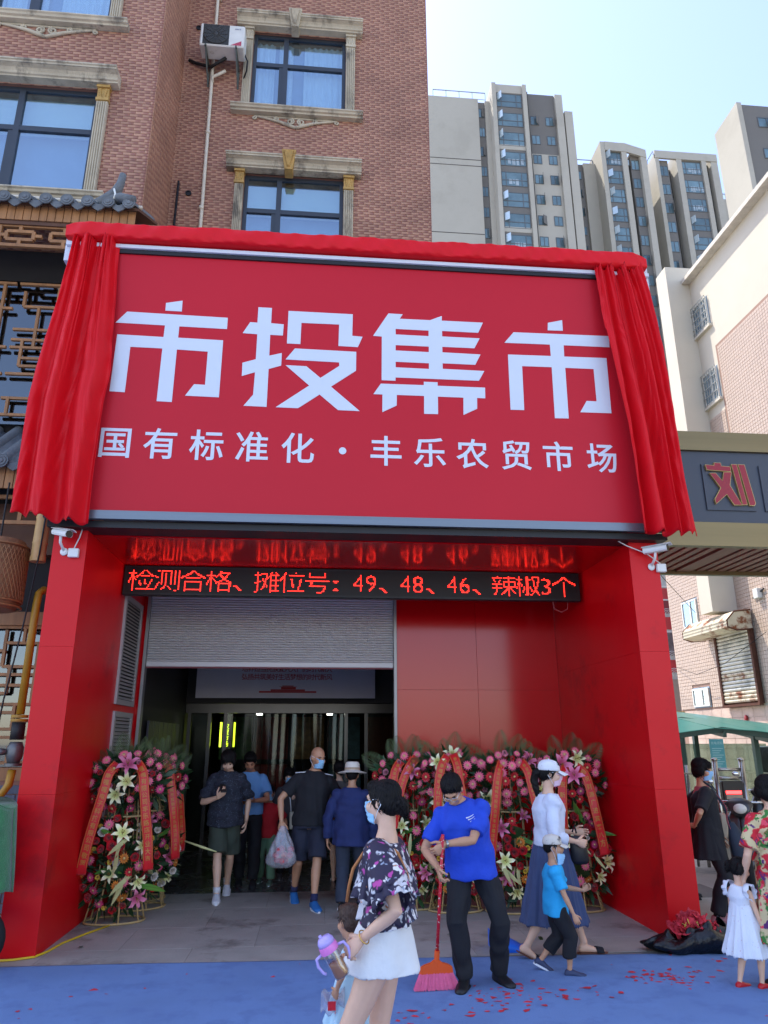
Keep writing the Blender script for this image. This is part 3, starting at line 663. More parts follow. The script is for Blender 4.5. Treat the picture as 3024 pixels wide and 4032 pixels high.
lamp = thing('red_wall_lamp', 'small dark red oval wall lamp on the split block wall above the green shelter', 'lamp', (XW, 17.3, 2.3))
MB().ell((XW - .05, 18.3, 2.3), (.04, .06, .1)).build('lamp_body', mat('red_plastic', srgb(150, 40, 40), .4, var=.1), lamp, True)

# poster wall far down the alley
pw = thing('poster_hoarding', 'tall printed hoarding with grey waves and red panels far down the alley', 'hoarding', (13.0, 26, 0))
MB().box(11.6, 16, 26, 26.5, 0, 9.2).build('board', mat('hoarding_grey', srgb(176, 190, 194), .6, var=.08, vs=2), pw)
RP = mat('hoarding_red', srgb(176, 52, 58), .6, var=.12, vs=3); PH = mat('hoarding_photo', srgb(100, 96, 102), .6, var=.6, vs=4); WP = mat('hoarding_white', srgb(206, 212, 214), .6, var=.06); MRN = mat('hoarding_maroon', srgb(120, 44, 52), .6, var=.2, vs=3)
for z0, z1, m in ((6.85, 7.28, RP), (6.32, 6.8, MRN), (5.72, 6.18, RP), (4.76, 5.6, PH), (4.15, 4.6, RP)):
    MB().box(11.7, 14.6, 25.985, 25.998, z0, z1).build('printed_panel', m, pw)
for z in (7.32, 6.81, 5.61): MB().box(11.7, 14.6, 25.98, 25.984, z, z + .05).build('white_band', WP, pw)
for z in (7.45, 7.7, 6.2, 4.62, 4.0):
    w = MB()
    for i in range(12):
        for r in (.07, .13, .19): w.tube([(11.8 + i * .25 + r * math.cos(a * math.pi / 8), 25.982, z + (i % 2) * .11 + r * math.sin(a * math.pi / 8)) for a in range(9)], .011, 4)
    w.build('wave_pattern', WP, pw)
MB().box(11.6, 16, 25.97, 25.99, 0, 3.9).build('lower_wall', mat('grey_shutter_wall', srgb(150, 146, 138), .7, var=.1), pw)
gs = thing('green_floor_sign', 'green directory sign listing the floors in white characters behind the red pillar', 'sign', (10.1, 20.5, 0))
MB().box(9.7, 10.45, 20.5, 20.54, 1.92, 2.54).build('board', mat('sign_green', srgb(36, 96, 70), .5, var=.06), gs)
MB().box(9.69, 10.46, 20.49, 20.545, 2.54, 2.56).build('edge', mat('sign_gold', srgb(190, 160, 90), .4, .5, var=.05), gs)
mb = MB()
for r, s in enumerate(('商一层', '商二层', '商三层', '商负层')):
    for i, ch in enumerate(s): glyph(mb, ch, lambda u, v, d: (u, 20.496, v), 0, 9.9 + i * .165, 2.39 - r * .145, .12)
mb.build('lettering', mat('letter_white', srgb(225, 228, 225), .5, var=0), gs)
for x in (9.8, 10.35): MB().box(x - .03, x + .03, 20.55, 20.61, 0, 2.5).build('post', DKM, gs)
# ================================================================ red market entrance
F = 7.33; XL0, XL1, XR0, XR1 = -2.68, -2.352, 3.337, 3.654; ZC = 3.82; YB = 10.0
RED = mat('red_aluminium_panel', srgb(212, 2, 18), 0.4, var=0.05, vs=.8, spec=.32, rough_var=.12, col2=srgb(184, 5, 20), c2s=1.3, c2t=.62, bump=.03, bs=1.6)
REDG = mat('gloss_red_panel', srgb(196, 2, 16), 0.15, var=0.06, vs=.7, spec=.5, rough_var=.03)
BLACK = mat('black_trim', (.012, .012, .013), .5, var=.1)
SILV = mat('brushed_trim', srgb(118, 126, 134), .4, .7, var=.08, vs=2, stretch=(.2, 1, 8))
WFR = mat('white_lightbox_frame', srgb(212, 218, 226), .45, var=.04)
po = thing('market_entrance_portal', 'red panelled market entrance with two pillars, recessed doorway and roller shutter', 'entrance', (.4, F, 0))
def panels(x0, x1, y0, y1, cuts, nm='pillar_panel', m=None):
    for z0, z1 in zip(cuts, cuts[1:]): MB().bbox(x0, x1, y0, y1, z0 + .0005, z1 - .0005, .001).build(nm, m or RED, po)
panels(XL0, XL1, F, 9.0, (0.0, 1.32, 2.66, 3.98)); panels(XR0, XR1, F, 9.0, (0.0, 1.32, 2.66, 3.98))
panels(XL0, XL1 - .002, 9.003, YB + .2, (0.0, 1.32, 2.66, 3.98)); panels(XR0 + .002, XR1, 9.003, YB + .2, (0.0, 1.32, 2.66, 3.98))
# ceiling of the recess, back wall, strip left of the shutter
MB().box(XL1 + .001, XR0 - .001, F + .18, YB + .2, ZC, ZC + .06).build('soffit_panel', REDG, po)
for x0, x1 in ((1.085, 2.2), (2.2, XR0 - .002)):
    for z0, z1 in ((0, 2.44), (2.44, ZC - .002)): MB().bbox(x0 + .0015, x1 - .0015, YB, YB + .12, z0 + .001, z1 - .0005, .001).build('back_panel', REDG, po)
MB().box(XL1 + .002, XL1 + .05, YB, YB + .12, 0, ZC - .002).build('back_panel', REDG, po)
GUIDE = mat('shutter_guide', srgb(150, 148, 146), .4, .6, var=.05)
for x in (-2.3, 1.045): MB().box(x, x + .038, YB - .03, YB + .1, 0.008, ZC - .003).build('shutter_guide', GUIDE, po)
SHUT = mat('grey_shutter_slat', srgb(206, 202, 198), .5, .15, var=.05, vs=2, stretch=(.3, 1, 10))
sh = MB().box(-2.26, 1.043, YB + .052, YB + .06, 2.76, ZC - .003).build('roller_shutter', GUIDE, po)
n = 30
for k in range(n):
    za = 2.80 + (ZC - .01 - 2.80) * k / n; zb = 2.80 + (ZC - .01 - 2.80) * (k + 1) / n; s = MB()
    s.loft([[(x, YB + .05, za + .001), (x, YB + .03, za + .003), (x, YB + .022, (za * .6 + zb * .4)), (x, YB + .026, zb - .012), (x, YB + .034, zb - .008), (x, YB + .05, zb)] for x in (-2.26, 1.043)])
    s.build('slat', SHUT, sh)
MB().bbox(-2.26, 1.043, YB + .012, YB + .05, 2.73, 2.798, .006).build('bottom_bar', SHUT, sh)
MB().box(-2.26, 1.043, YB + .014, YB + .048, 2.71, 2.728).build('rubber_edge', mat('dull_red_rubber', srgb(120, 60, 64), .7, var=.1), sh)
# louvre grilles on the left inner wall
LOU = mat('louvre_grey', srgb(176, 172, 168), .45, .3, var=.06)
for z0, z1 in ((2.20, 3.50), (0.95, 2.12)):
    y0, y1 = 8.98, 9.84; x = XL1; w = MB(); f = .06
    w.box(x + .001, x + .03, y0, y1, z0, z0 + f); w.box(x + .001, x + .03, y0, y1, z1 - f, z1); w.box(x + .001, x + .03, y0, y0 + f, z0 + f, z1 - f); w.box(x + .001, x + .03, y1 - f, y1, z0 + f, z1 - f)
    lo = w.build('louvre_grille', LOU, po)
    MB().box(x + .0005, x + .004, y0 + f, y1 - f, z0 + f, z1 - f).build('louvre_back', BLACK, lo)
    n = int((z1 - z0 - 2 * f) / .042)
    for k in range(n):
        z = z0 + f + .042 * k + .006
        MB().add([(x + .006, y0 + f, z + .026), (x + .028, y0 + f, z), (x + .028, y1 - f, z), (x + .006, y1 - f, z + .026), (x + .006, y0 + f, z + .032), (x + .028, y0 + f, z + .006), (x + .028, y1 - f, z + .006), (x + .006, y1 - f, z + .032)],
                 [(0, 1, 2, 3), (7, 6, 5, 4), (0, 4, 5, 1), (1, 5, 6, 2), (2, 6, 7, 3), (3, 7, 4, 0)]).build('louvre_blade', LOU, lo)
MB().box(XL0, XR1, F + .3, 10.98, 4.4, 4.5).build('roof', mat('shade_roof_grey', srgb(120,120,118), .7, var=.1), po)  # roof out of view, added to shade the portal from above
# light box sign
YS = 7.17; SX0, SX1, SZ0, SZ1 = -2.72, 3.72, 3.99, 7.2
sg = thing('market_sign_board', 'large red sign board with big white characters over the entrance', 'sign', (.5, YS, SZ0))
FLEX = mat('red_flex_print', srgb(194, 30, 44), 0.4, var=.03, vs=.6, spec=.22)
MB().box(SX0, SX1, YS + .004, F + .14, SZ0, SZ1).build('face', FLEX, sg)
MB().box(SX0 - .22, SX0 - .003, YS + .0, F + .1, 6.92, 7.24).build('corner_cap', WFR, sg); MB().box(SX1 + .003, SX1 + .15, YS + .0, F + .1, 6.92, 7.24).build('corner_cap', WFR, sg)
MB().box(SX0 - .02, SX1 + .02, YS - .05, YS + .002, SZ0 - .09, SZ0 - .002).build('bottom_trim', SILV, sg)
MB().box(SX0, SX1, YS + .03, F + .16, ZC + .01, SZ0 - .092).build('shadow_gap', BLACK, sg)
MB().box(SX0 - .2, SX1 + .14, YS - .045, YS - .001, 7.098, 7.142).build('curtain_rail', WFR, sg)
MB().box(SX0 + .02, SX1 - .02, YS - .02, YS + .003, 7.045, 7.096).build('top_gap', BLACK, sg)
LW = mat('white_vinyl', srgb(208, 214, 222), .4, var=.02)
CH = {'a': [[(-1.774,6.434),(-1.597,6.474),(-1.594,6.336),(-1.773,6.337)], [(-2.181,6.301),(-1.087,6.283),(-1.087,6.14),(-1.606,6.146),(-1.607,6.004),(-1.12,5.996),(-1.121,5.303),(-1.478,5.307),(-1.393,5.447),(-1.277,5.444),(-1.276,5.848),(-1.609,5.858),(-1.61,5.226),(-1.768,5.23),(-1.764,5.863),(-2.104,5.866),(-2.107,5.32),(-2.266,5.325),(-2.258,6.012),(-1.764,6.004),(-1.761,6.15),(-2.292,6.157)]],
 'b': [[(-0.757,6.438),(-0.606,6.436),(-0.607,6.24),(-0.466,6.233),(-0.47,6.091),(-0.61,6.092),(-0.609,5.831),(-0.473,5.871),(-0.474,5.715),(-0.609,5.667),(-0.61,5.211),(-0.855,5.214),(-0.76,5.35),(-0.753,5.621),(-0.893,5.569),(-0.895,5.73),(-0.753,5.78),(-0.752,6.093),(-0.913,6.098),(-0.838,6.241),(-0.758,6.239)],
  [(-0.419,6.409),(0.306,6.406),(0.303,6.128),(0.419,6.121),(0.367,5.987),(0.15,5.991),(0.153,6.265),(-0.27,6.263),(-0.273,5.993),(-0.422,5.994)],
  [(-0.331,5.935),(0.35,5.927),(0.349,5.691),(0.077,5.483),(0.394,5.202),(0.159,5.204),(-0.045,5.383),(-0.273,5.209),(-0.513,5.211),(-0.161,5.486),(-0.426,5.723),(-0.198,5.72),(-0.041,5.584),(0.163,5.741),(0.161,5.785),(-0.429,5.794)]],
 'c': [[(0.713,6.44),(0.877,6.438),(0.842,6.377),(1.193,6.378),(1.33,6.441),(1.328,6.379),(1.808,6.379),(1.747,6.243),(1.328,6.245),(1.327,6.173),(1.761,6.171),(1.695,6.04),(1.325,6.04),(1.325,5.969),(1.762,5.963),(1.696,5.829),(1.323,5.83),(1.323,5.76),(1.797,5.755),(1.73,5.63),(0.79,5.628),(0.788,5.587),(0.634,5.588),(0.637,6.137),(0.538,6.14)],
  [(0.625,5.544),(1.104,5.547),(1.106,5.589),(1.26,5.589),(1.259,5.546),(1.796,5.547),(1.792,5.415),(1.7,5.416),(1.695,5.284),(1.539,5.202),(1.546,5.413),(1.259,5.413),(1.256,5.201),(1.101,5.198),(1.105,5.415),(0.802,5.414),(0.799,5.285),(0.641,5.2),(0.643,5.413),(0.543,5.413)]],
 'd': [[(2.579,6.419),(2.753,6.464),(2.75,6.323),(2.57,6.32)], [(2.162,6.272),(3.3,6.281),(3.291,6.134),(2.745,6.132),(2.74,5.985),(3.241,5.99),(3.231,5.291),(2.87,5.289),(2.955,5.432),(3.072,5.432),(3.075,5.841),(2.74,5.84),(2.73,5.207),(2.572,5.204),(2.582,5.841),(2.237,5.838),(2.228,5.289),(2.073,5.287),(2.081,5.979),(2.583,5.984),(2.582,6.133),(2.048,6.129)]]}
HOLES = [[(0.794,6.243),(1.173,6.241),(1.171,6.169),(0.794,6.171)], [(0.793,6.035),(1.171,6.035),(1.169,5.964),(0.792,5.966)], [(0.791,5.824),(1.168,5.823),(1.166,5.751),(0.791,5.754)]]
from mathutils.geometry import tessellate_polygon
for key, polys in CH.items():
    mb = MB()
    for i, pl in enumerate(polys):
        loops = [pl] + (HOLES if key == 'c' and i == 0 else [])
        tris = tessellate_polygon([[Vector((x, z, 0)) for x, z in l] for l in loops]); flat = [p for l in loops for p in l]
        mb.add([(x, YS, z) for x, z in flat], [t for t in tris])
        k = 0
        for l in loops:
            m = len(l); mb.add([(x, YS, z) for x, z in l] + [(x, YS + .004, z) for x, z in l], [(q, (q + 1) % m, (q + 1) % m + m, q + m) for q in range(m)])
    mb.build('large_character', LW, sg)
for s, xs in (('国有标准化', (-2.145, -1.685, -1.21, -.74, -.26)), ('丰乐农贸市场', (.68, 1.155, 1.62, 2.105, 2.575, 3.07))):
    for ch, x in zip(s, xs):
        mb = MB(); glyph(mb, ch, lambda u, v, d: (u, YS + .001, v), 0, x - .155, 4.575, .31); mb.build('small_character', LW, sg)
MB().lathe([(.04, 0), (.04, .003)], (.215, YS + .003, 4.73), 20, Matrix.Rotation(R_(90), 3, 'X')).build('dot', LW, sg)

# red cloth: valance and the two drawn curtains
CLOTH = mat('red_satin_cloth', srgb(214, 6, 24), .6, var=.06, vs=3, spec=.3)
def hsh(i, s=0.0): return math.sin(i * 127.1 + s * 311.7) * 43758.5453 % 1.0
va = MB()
def vfn(u, v):
    x = -2.93 + 6.76 * u; a = v * 2 * math.pi; ca, sa = math.cos(a), math.sin(a)
    sq = lambda t: math.copysign(abs(t) ** .3, t)
    endk = min(1, .7 + 12 * u, .7 + 12 * (1 - u))
    wz = .005 * math.sin(x * 3.1 + 1.7 * math.sin(x * 1.3)) + .002 * math.sin(x * 11.3 + 4 * math.sin(x * .9)); wr = .007 * math.sin(x * 5.3 + sa * 2.2 + 2.4 * math.sin(x * 1.9)) * math.sin(x * 2.3 + 1) + .007 * math.sin(x * 17.0 - sa * 4 + 3 * math.sin(x * 2.7)) + .004 * math.sin(x * 41 + sa * 7)
    return (x, 7.2 + (.17 + wr) * endk * sq(ca), 7.265 + .105 * endk * sq(sa) + wz * (1 if sa > 0 else .4))
va.grid(vfn, 300, 32)
for u in (0, 1): va.add([vfn(u, k / 32) for k in range(32)], [tuple(range(32))])
vo = va.build('cloth_valance', CLOTH, None, True); tag(vo, 'red cloth swathed along the top edge of the sign board', 'cloth')
def curtain(left, right, nf, seed, name, label, swing):
    """left/right: (x,z) edge polylines from top to bottom"""
    def at(pl, v):
        t = v * (len(pl) - 1); i = min(int(t), len(pl) - 2); f = t - i; return (pl[i][0] + (pl[i + 1][0] - pl[i][0]) * f, pl[i][1] + (pl[i + 1][1] - pl[i][1]) * f)
    ph = [hsh(i, seed) for i in range(40)]
    def fn(u, v):
        (xa, za), (xb, zb) = at(left, v), at(right, v)
        top = max(0.0, 1 - v * 7)
        uu = u + .018 * math.sin(v * 5 + u * 9 + seed)
        c = 2 * math.pi * uu
        big = math.sin(c * nf * .37 + 2.0 + ph[7] * 6 - .6 * v) * .35 + math.sin(c * nf * .5 + ph[1] * 6 + .8 * math.sin(v * 2.2 + ph[2] * 5)) * .6 + math.sin(c * nf * 1.0 + ph[3] * 6 + 1.2 * v) * .35 * (1 - .4 * v) + math.sin(c * nf * 2.3 + ph[4] * 6) * .2 * max(0, 1 - 1.6 * v) 
        fine = math.sin(c * nf * 3.1 + ph[5] * 6) * top
        amp = .075 + .04 * v
        d = amp * big + .02 * fine
        wr = .006 * math.sin(v * 60 + 9 * math.sin(u * 12)) * (.5 + .5 * math.sin(u * 17 + v * 8))
        hem = (v > .97) * .03 * math.sin(c * nf * 1.1 + ph[6] * 6)
        bx = .03 * math.cos(c * nf * .5 + ph[1] * 6) * (1 - abs(2 * u - 1)) 
        return (xa + (xb - xa) * u + bx, YS - .11 - swing * math.sin(v * 1.5) * .1 - d + wr, za + (zb - za) * u + hem * .6 + .02 * top * math.sin(c * nf * 3.1))
    g = MB(); g.grid(fn, 110, 90); o = solid(g, .004).build(name, CLOTH, None, True); tag(o, label, 'curtain', 'red unveiling curtains'); return o
curtain([(-2.83, 7.17), (-2.85, 6.76), (-2.89, 6.27), (-2.94, 5.87), (-2.98, 5.48), (-3.0, 5.11), (-2.99, 4.58), (-2.98, 4.23), (-2.98, 3.9)], [(-2.34, 7.17), (-2.33, 6.79), (-2.3, 6.38), (-2.28, 5.9), (-2.25, 5.52), (-2.28, 5.11), (-2.28, 4.69), (-2.28, 4.26), (-2.27, 3.8)], 5, .3, 'red_curtain', 'red cloth curtain gathered at the left end of the sign board', 1.0)
curtain([(3.17, 7.15), (3.18, 6.78), (3.19, 6.34), (3.2, 6.2), (3.25, 5.61), (3.3, 5.04), (3.32, 4.44), (3.34, 3.84)], [(3.70, 7.15), (3.76, 6.8), (3.8, 6.4), (3.84, 5.95), (3.86, 5.5), (3.88, 5.0), (3.9, 4.45), (3.95, 3.84)], 7, 1.7, 'red_curtain', 'red cloth curtain gathered at the right end of the sign board', 1.2)

# LED message bar hung under the ceiling
LY = 8.78; LX0, LX1, LZ0, LZ1 = XL1 + .01, XR0 - .04, 3.45, ZC - .006
led = thing('led_message_bar', 'black scrolling display bar with glowing red characters under the entrance ceiling', 'display', ((LX0 + LX1) / 2, LY, LZ0))
MB().bbox(LX0, LX1, LY, LY + .09, LZ0, LZ1, .008).build('housing', mat('display_housing', (.008, .008, .009), .45, var=.1), led)
MB().box(LX0 + .03, LX1 - .03, LY - .003, LY - .001, LZ0 + .03, LZ1 - .03).build('face', mat('display_face', (.006, .005, .005), .55, var=.1, vs=200), led)
def led_text():
    import itertools
    items = []; cw = .345; x = LX0 + .06
    for ch in '检测合格、 摊位号: 49、 48、 46、 辣椒3个':
        if ch == ' ': x += cw * .42; continue
        wd = cw if ord(ch) > 0x2e80 and ch != '、' else (cw * .5 if ch.isdigit() else cw * .45)
        items.append((ch, x, wd)); x += wd + .012
    sc_ = (LX1 - .05 - (LX0 + .06)) / (x - (LX0 + .06)); N = 16; H = .255; p = H / N; mb = MB()
    for ch, x, wd in items:
        x = LX0 + .06 + (x - LX0 - .06) * sc_; wd *= sc_
        vs, fs = GL0[ch]; V = np.array(vs); nx = max(3, int(round(wd / p)))
        if ord(ch) > 0x2e80 and ch != '、': u0, v0, u1, v1 = GX0, GY0, GX0 + EM, GY0 + EM
        else: u0, v0, u1, v1 = V[:, 0].min() - .04, GY0, V[:, 0].max() + .04, GY0 + EM
        gx, gy = np.meshgrid(u0 + (np.arange(nx) + .5) / nx * (u1 - u0), v0 + (np.arange(N) + .5) / N * (v1 - v0)); ins = np.zeros(gx.shape, bool)
        for f in fs:
            for k in range(1, len(f) - 1):
                a, b, c = V[f[0]], V[f[k]], V[f[k + 1]]
                d1 = (gx - b[0]) * (a[1] - b[1]) - (a[0] - b[0]) * (gy - b[1]); d2 = (gx - c[0]) * (b[1] - c[1]) - (b[0] - c[0]) * (gy - c[1]); d3 = (gx - a[0]) * (c[1] - a[1]) - (c[0] - a[0]) * (gy - a[1])
                ins |= ~(((d1 < 0) | (d2 < 0) | (d3 < 0)) & ((d1 > 0) | (d2 > 0) | (d3 > 0)))
        for j, i in zip(*np.nonzero(ins)):
            cx = x + (i + .5) * wd / nx; cz = LZ0 + .052 + (j + .5) * p
            mb.box(cx - p * .36, cx + p * .36, LY - .0075, LY - .004, cz - p * .24, cz + p * .24)
    return mb
lm = mat('led_red', (1.0, .02, .012), .5, var=0, emit=2.2)
tag(led_text().build('lit_text', lm, led, False, True, False), kind='stuff')
MB().tube([(2.95, LY + .05, LZ0), (2.96, LY + .05, LZ0 - .09), (3.05, LY + .05, LZ0 - .13), (3.13, LY + .05, LZ0 - .09), (3.14, LY + .05, LZ0)], .006, 6).build('wire_loop', mat('pink_wire', srgb(170, 80, 80), .5, var=0), led, True)

# interior passage behind the shutter
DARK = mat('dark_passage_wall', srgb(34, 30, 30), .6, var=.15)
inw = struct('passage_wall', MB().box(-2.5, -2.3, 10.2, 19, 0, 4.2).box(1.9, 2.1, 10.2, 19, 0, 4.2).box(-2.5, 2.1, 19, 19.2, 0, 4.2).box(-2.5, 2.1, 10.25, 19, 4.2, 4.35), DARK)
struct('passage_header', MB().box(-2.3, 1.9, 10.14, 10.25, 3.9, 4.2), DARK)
CAB = mat('locker_grey', srgb(62, 58, 68), .45, .3, var=.1)
cb = thing('notice_panel_rack', 'row of tall dark panels along the left wall inside the passage', 'panel', (-2.2, 11, 0))
for k in range(7): MB().box(-2.27, -2.24, 10.45 + k * .33, 10.75 + k * .33, .3, 2.05).build('panel', CAB, cb)
bn = thing('hanging_banner', 'pale banner with red slogan and a red building drawing above the inner glass doors', 'banner', (-.5, 13.2, 2.5))
BY = 13.2
MB().box(-2.09, 1.04, BY, BY + .03, 2.5, 3.7).build('sheet', mat('banner_white', srgb(214, 212, 222), .7, var=.04), bn)
RB = mat('banner_red', srgb(178, 40, 44), .6, var=.05)
for txt, z in (('培养担当民族复兴大任的时代新人', 2.95), ('弘扬共筑美好生活梦想的时代新风', 2.81)):
    mb = MB()
    for i, ch in enumerate(txt): glyph(mb, ch, lambda u, v, d: (u, BY - .002, v), 0, -1.31 + i * .106, z, .098)
    mb.build('lettering', RB, bn)
mb = MB(); yb = BY - .003
for x0, x1, z0, z1 in ((-1.0, .0, 2.59, 2.62), (-.8, -.2, 2.622, 2.65), (-.62, -.36, 2.652, 2.69), (-.6, -.4, 2.70, 2.715), (-.65, -.34, 2.692, 2.698)): mb.box(x0, x1, yb, yb + .001, z0, z1)
mb.build('building_print', RB, bn)
# inner glass door wall with a strip curtain
STEEL = mat('door_steel', srgb(84, 82, 80), .3, .85, var=.1)
PVCS = glass_mat('clear_pvc_strip', (.5, .54, .5), (.42, .46, .42), .12, .08)
gd = thing('inner_glass_doors', 'glass door wall with clear plastic strip curtain deep inside the passage', 'door', (-.3, 13.6, 0))
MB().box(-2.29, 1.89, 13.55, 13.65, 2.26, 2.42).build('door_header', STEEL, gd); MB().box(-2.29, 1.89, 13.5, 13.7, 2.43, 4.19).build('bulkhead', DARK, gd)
for x in (-2.25, -1.9, -1.62, .52, .88, 1.4): MB().box(x, x + .06, 13.55, 13.63, 0.008, 2.258).build('door_post', STEEL, gd)
for k in range(14):
    x0 = -1.55 + k * .147; mb = MB(); ph = hsh(k) * 6
    mb.grid(lambda u, v: (x0 + .165 * u + .012 * math.sin(v * 4 + ph), 13.58 + .02 * math.sin(u * 3 + ph) + .02 * math.sin(v * 5 + ph) + (k % 2) * .012, .03 + 2.22 * v), 4, 12)
    mb.build('strip', PVCS, gd, True)
for x0, x1 in ((-2.18, -1.91), (.95, 1.39)): MB().box(x0, x1, 13.58, 13.588, .02, 2.25).build('pane', PVCS, gd)
# things glowing behind the doors
for k, (x, l) in enumerate(((-1.07, 'left ceiling lamp'), (.27, 'right ceiling lamp'))):
    o = thing('ceiling_lamp', 'small lit %s seen through the inner glass doors' % l, 'lamp', (x, 14.5, 2.28)); MB().box(x - .05, x + .05, 14.45, 14.65, 2.26, 2.28).build('lit_panel', mat('lamp_white', (1, .97, .9), .5, var=0, emit=8.0), o); MB().box(x - .07, x + .07, 14.43, 14.67, 2.282, 2.32).build('housing', STEEL, o); MB().box(x - .01, x + .01, 14.54, 14.56, 2.32, 4.2).build('stem', STEEL, o)
ys = thing('yellow_lit_sign', 'vertical glowing yellow sign inside the hall behind the strip curtain', 'sign', (-1.6, 14.4, 1.7))
YL = mat('sign_yellow', (.55, .75, .03), .5, var=0, emit=1.8)
for x in (-1.78, -1.53): MB().box(x, x + .03, 14.4, 14.42, 1.68, 2.12).build('lit_edge', YL, ys)
mb = MB()
for i, ch in enumerate('农贸市场'): glyph(mb, ch, lambda u, v, d: (u, 14.41, v), 0, -1.71, 2.0 - i * .105, .09)
mb.build('lettering', YL, ys); MB().box(-1.8, -1.48, 14.43, 14.46, 1.66, 2.14).build('board', BLACK, ys); MB().box(-1.66, -1.62, 14.47, 14.5, .007, 4.2).build('post', STEEL, ys)
mc = thing('market_stall_backdrop', 'dim red and green stall fronts inside the hall behind the strip curtain', 'stall', (0, 16.5, 0))
for k, c in enumerate(((70, 120, 60), (150, 40, 36), (160, 120, 70), (60, 100, 110), (150, 60, 40))): MB().bbox(-2.1 + k * .8, -1.4 + k * .8, 16.5, 17.2, .01, 1.0 + .3 * (k % 2), .02).build('stall_counter', mat('stall_%d' % k, srgb(*c), .6, var=.5, vs=9), mc); MB().box(-2.1 + k * .8, -1.4 + k * .8, 17.0, 17.05, 1.4, 2.3).build('stall_sign', mat('stall_%d' % k, srgb(*c), .6), mc)

# security cameras
def cctv(label, base, d, wire):
    t = thing('security_camera', label, 'camera', base, 0, 'security cameras on the entrance pillars')
    b = Vector(base); d = Vector(d).normalized(); side = d.cross(Vector((0, 0, 1))).normalized(); up = side.cross(d)
    W = mat('camera_white', srgb(222, 222, 216), .4, var=.04); c = b + Vector((0, -.14, .16))
    q = MB(); n = 16
    q.loft([[c + d * s + side * math.cos(2 * math.pi * k / n) * .042 + up * max(-.03, math.sin(2 * math.pi * k / n) * .042) for k in range(n)] for s in (-.12, .13)]); q.build('housing', W, t, 40)
    h = MB(); h.loft([[c + d * s + side * a + up * (.048 - .02 * abs(a / .05) ** 2) for a in (-.05, -.025, 0, .025, .05)] + [c + d * s + side * a + up * (.053 - .02 * abs(a / .05) ** 2) for a in (.05, .025, 0, -.025, -.05)] for s in (-.13, .17)]); h.build('sun_shield', W, t)
    l = MB(); l.tube([c + d * .13, c + d * .137], .036, 14); l.build('lens', mat('lens_black', (.01, .01, .012), .08, var=0), t, 40)
    a = MB(); a.tube([c - up * .03, c - up * .09 + Vector((0, .03, 0)), b + Vector((0, 0, .0))], .014, 8); a.ell(b + Vector((0, -.012, 0)), (.04, .014, .04)); a.build('bracket', W, t, True)
    j = MB().bbox(b.x + .05, b.x + .15, b.y - .05, b.y - .002, b.z - .06, b.z + .03, .006).build('junction_box', W, t)
    MB().tube([b + Vector((.1, -.03, .03))] + [Vector(p) for p in wire], .006, 6).build('cable', W, t, True)
cctv('white bullet security camera on the left red pillar under the curtain', (-2.56, F - .002, 3.60), (.75, -.6, -.25), [(-2.42, F - .03, 3.75), (-2.38, F - .02, 3.97)])
cctv('white bullet security camera on the right red pillar under the curtain', (3.56, F - .002, 3.56), (.7, -.65, .02), [(3.5, F - .05, 3.7), (3.3, F - .04, 3.78), (3.1, F - .02, 3.9)])
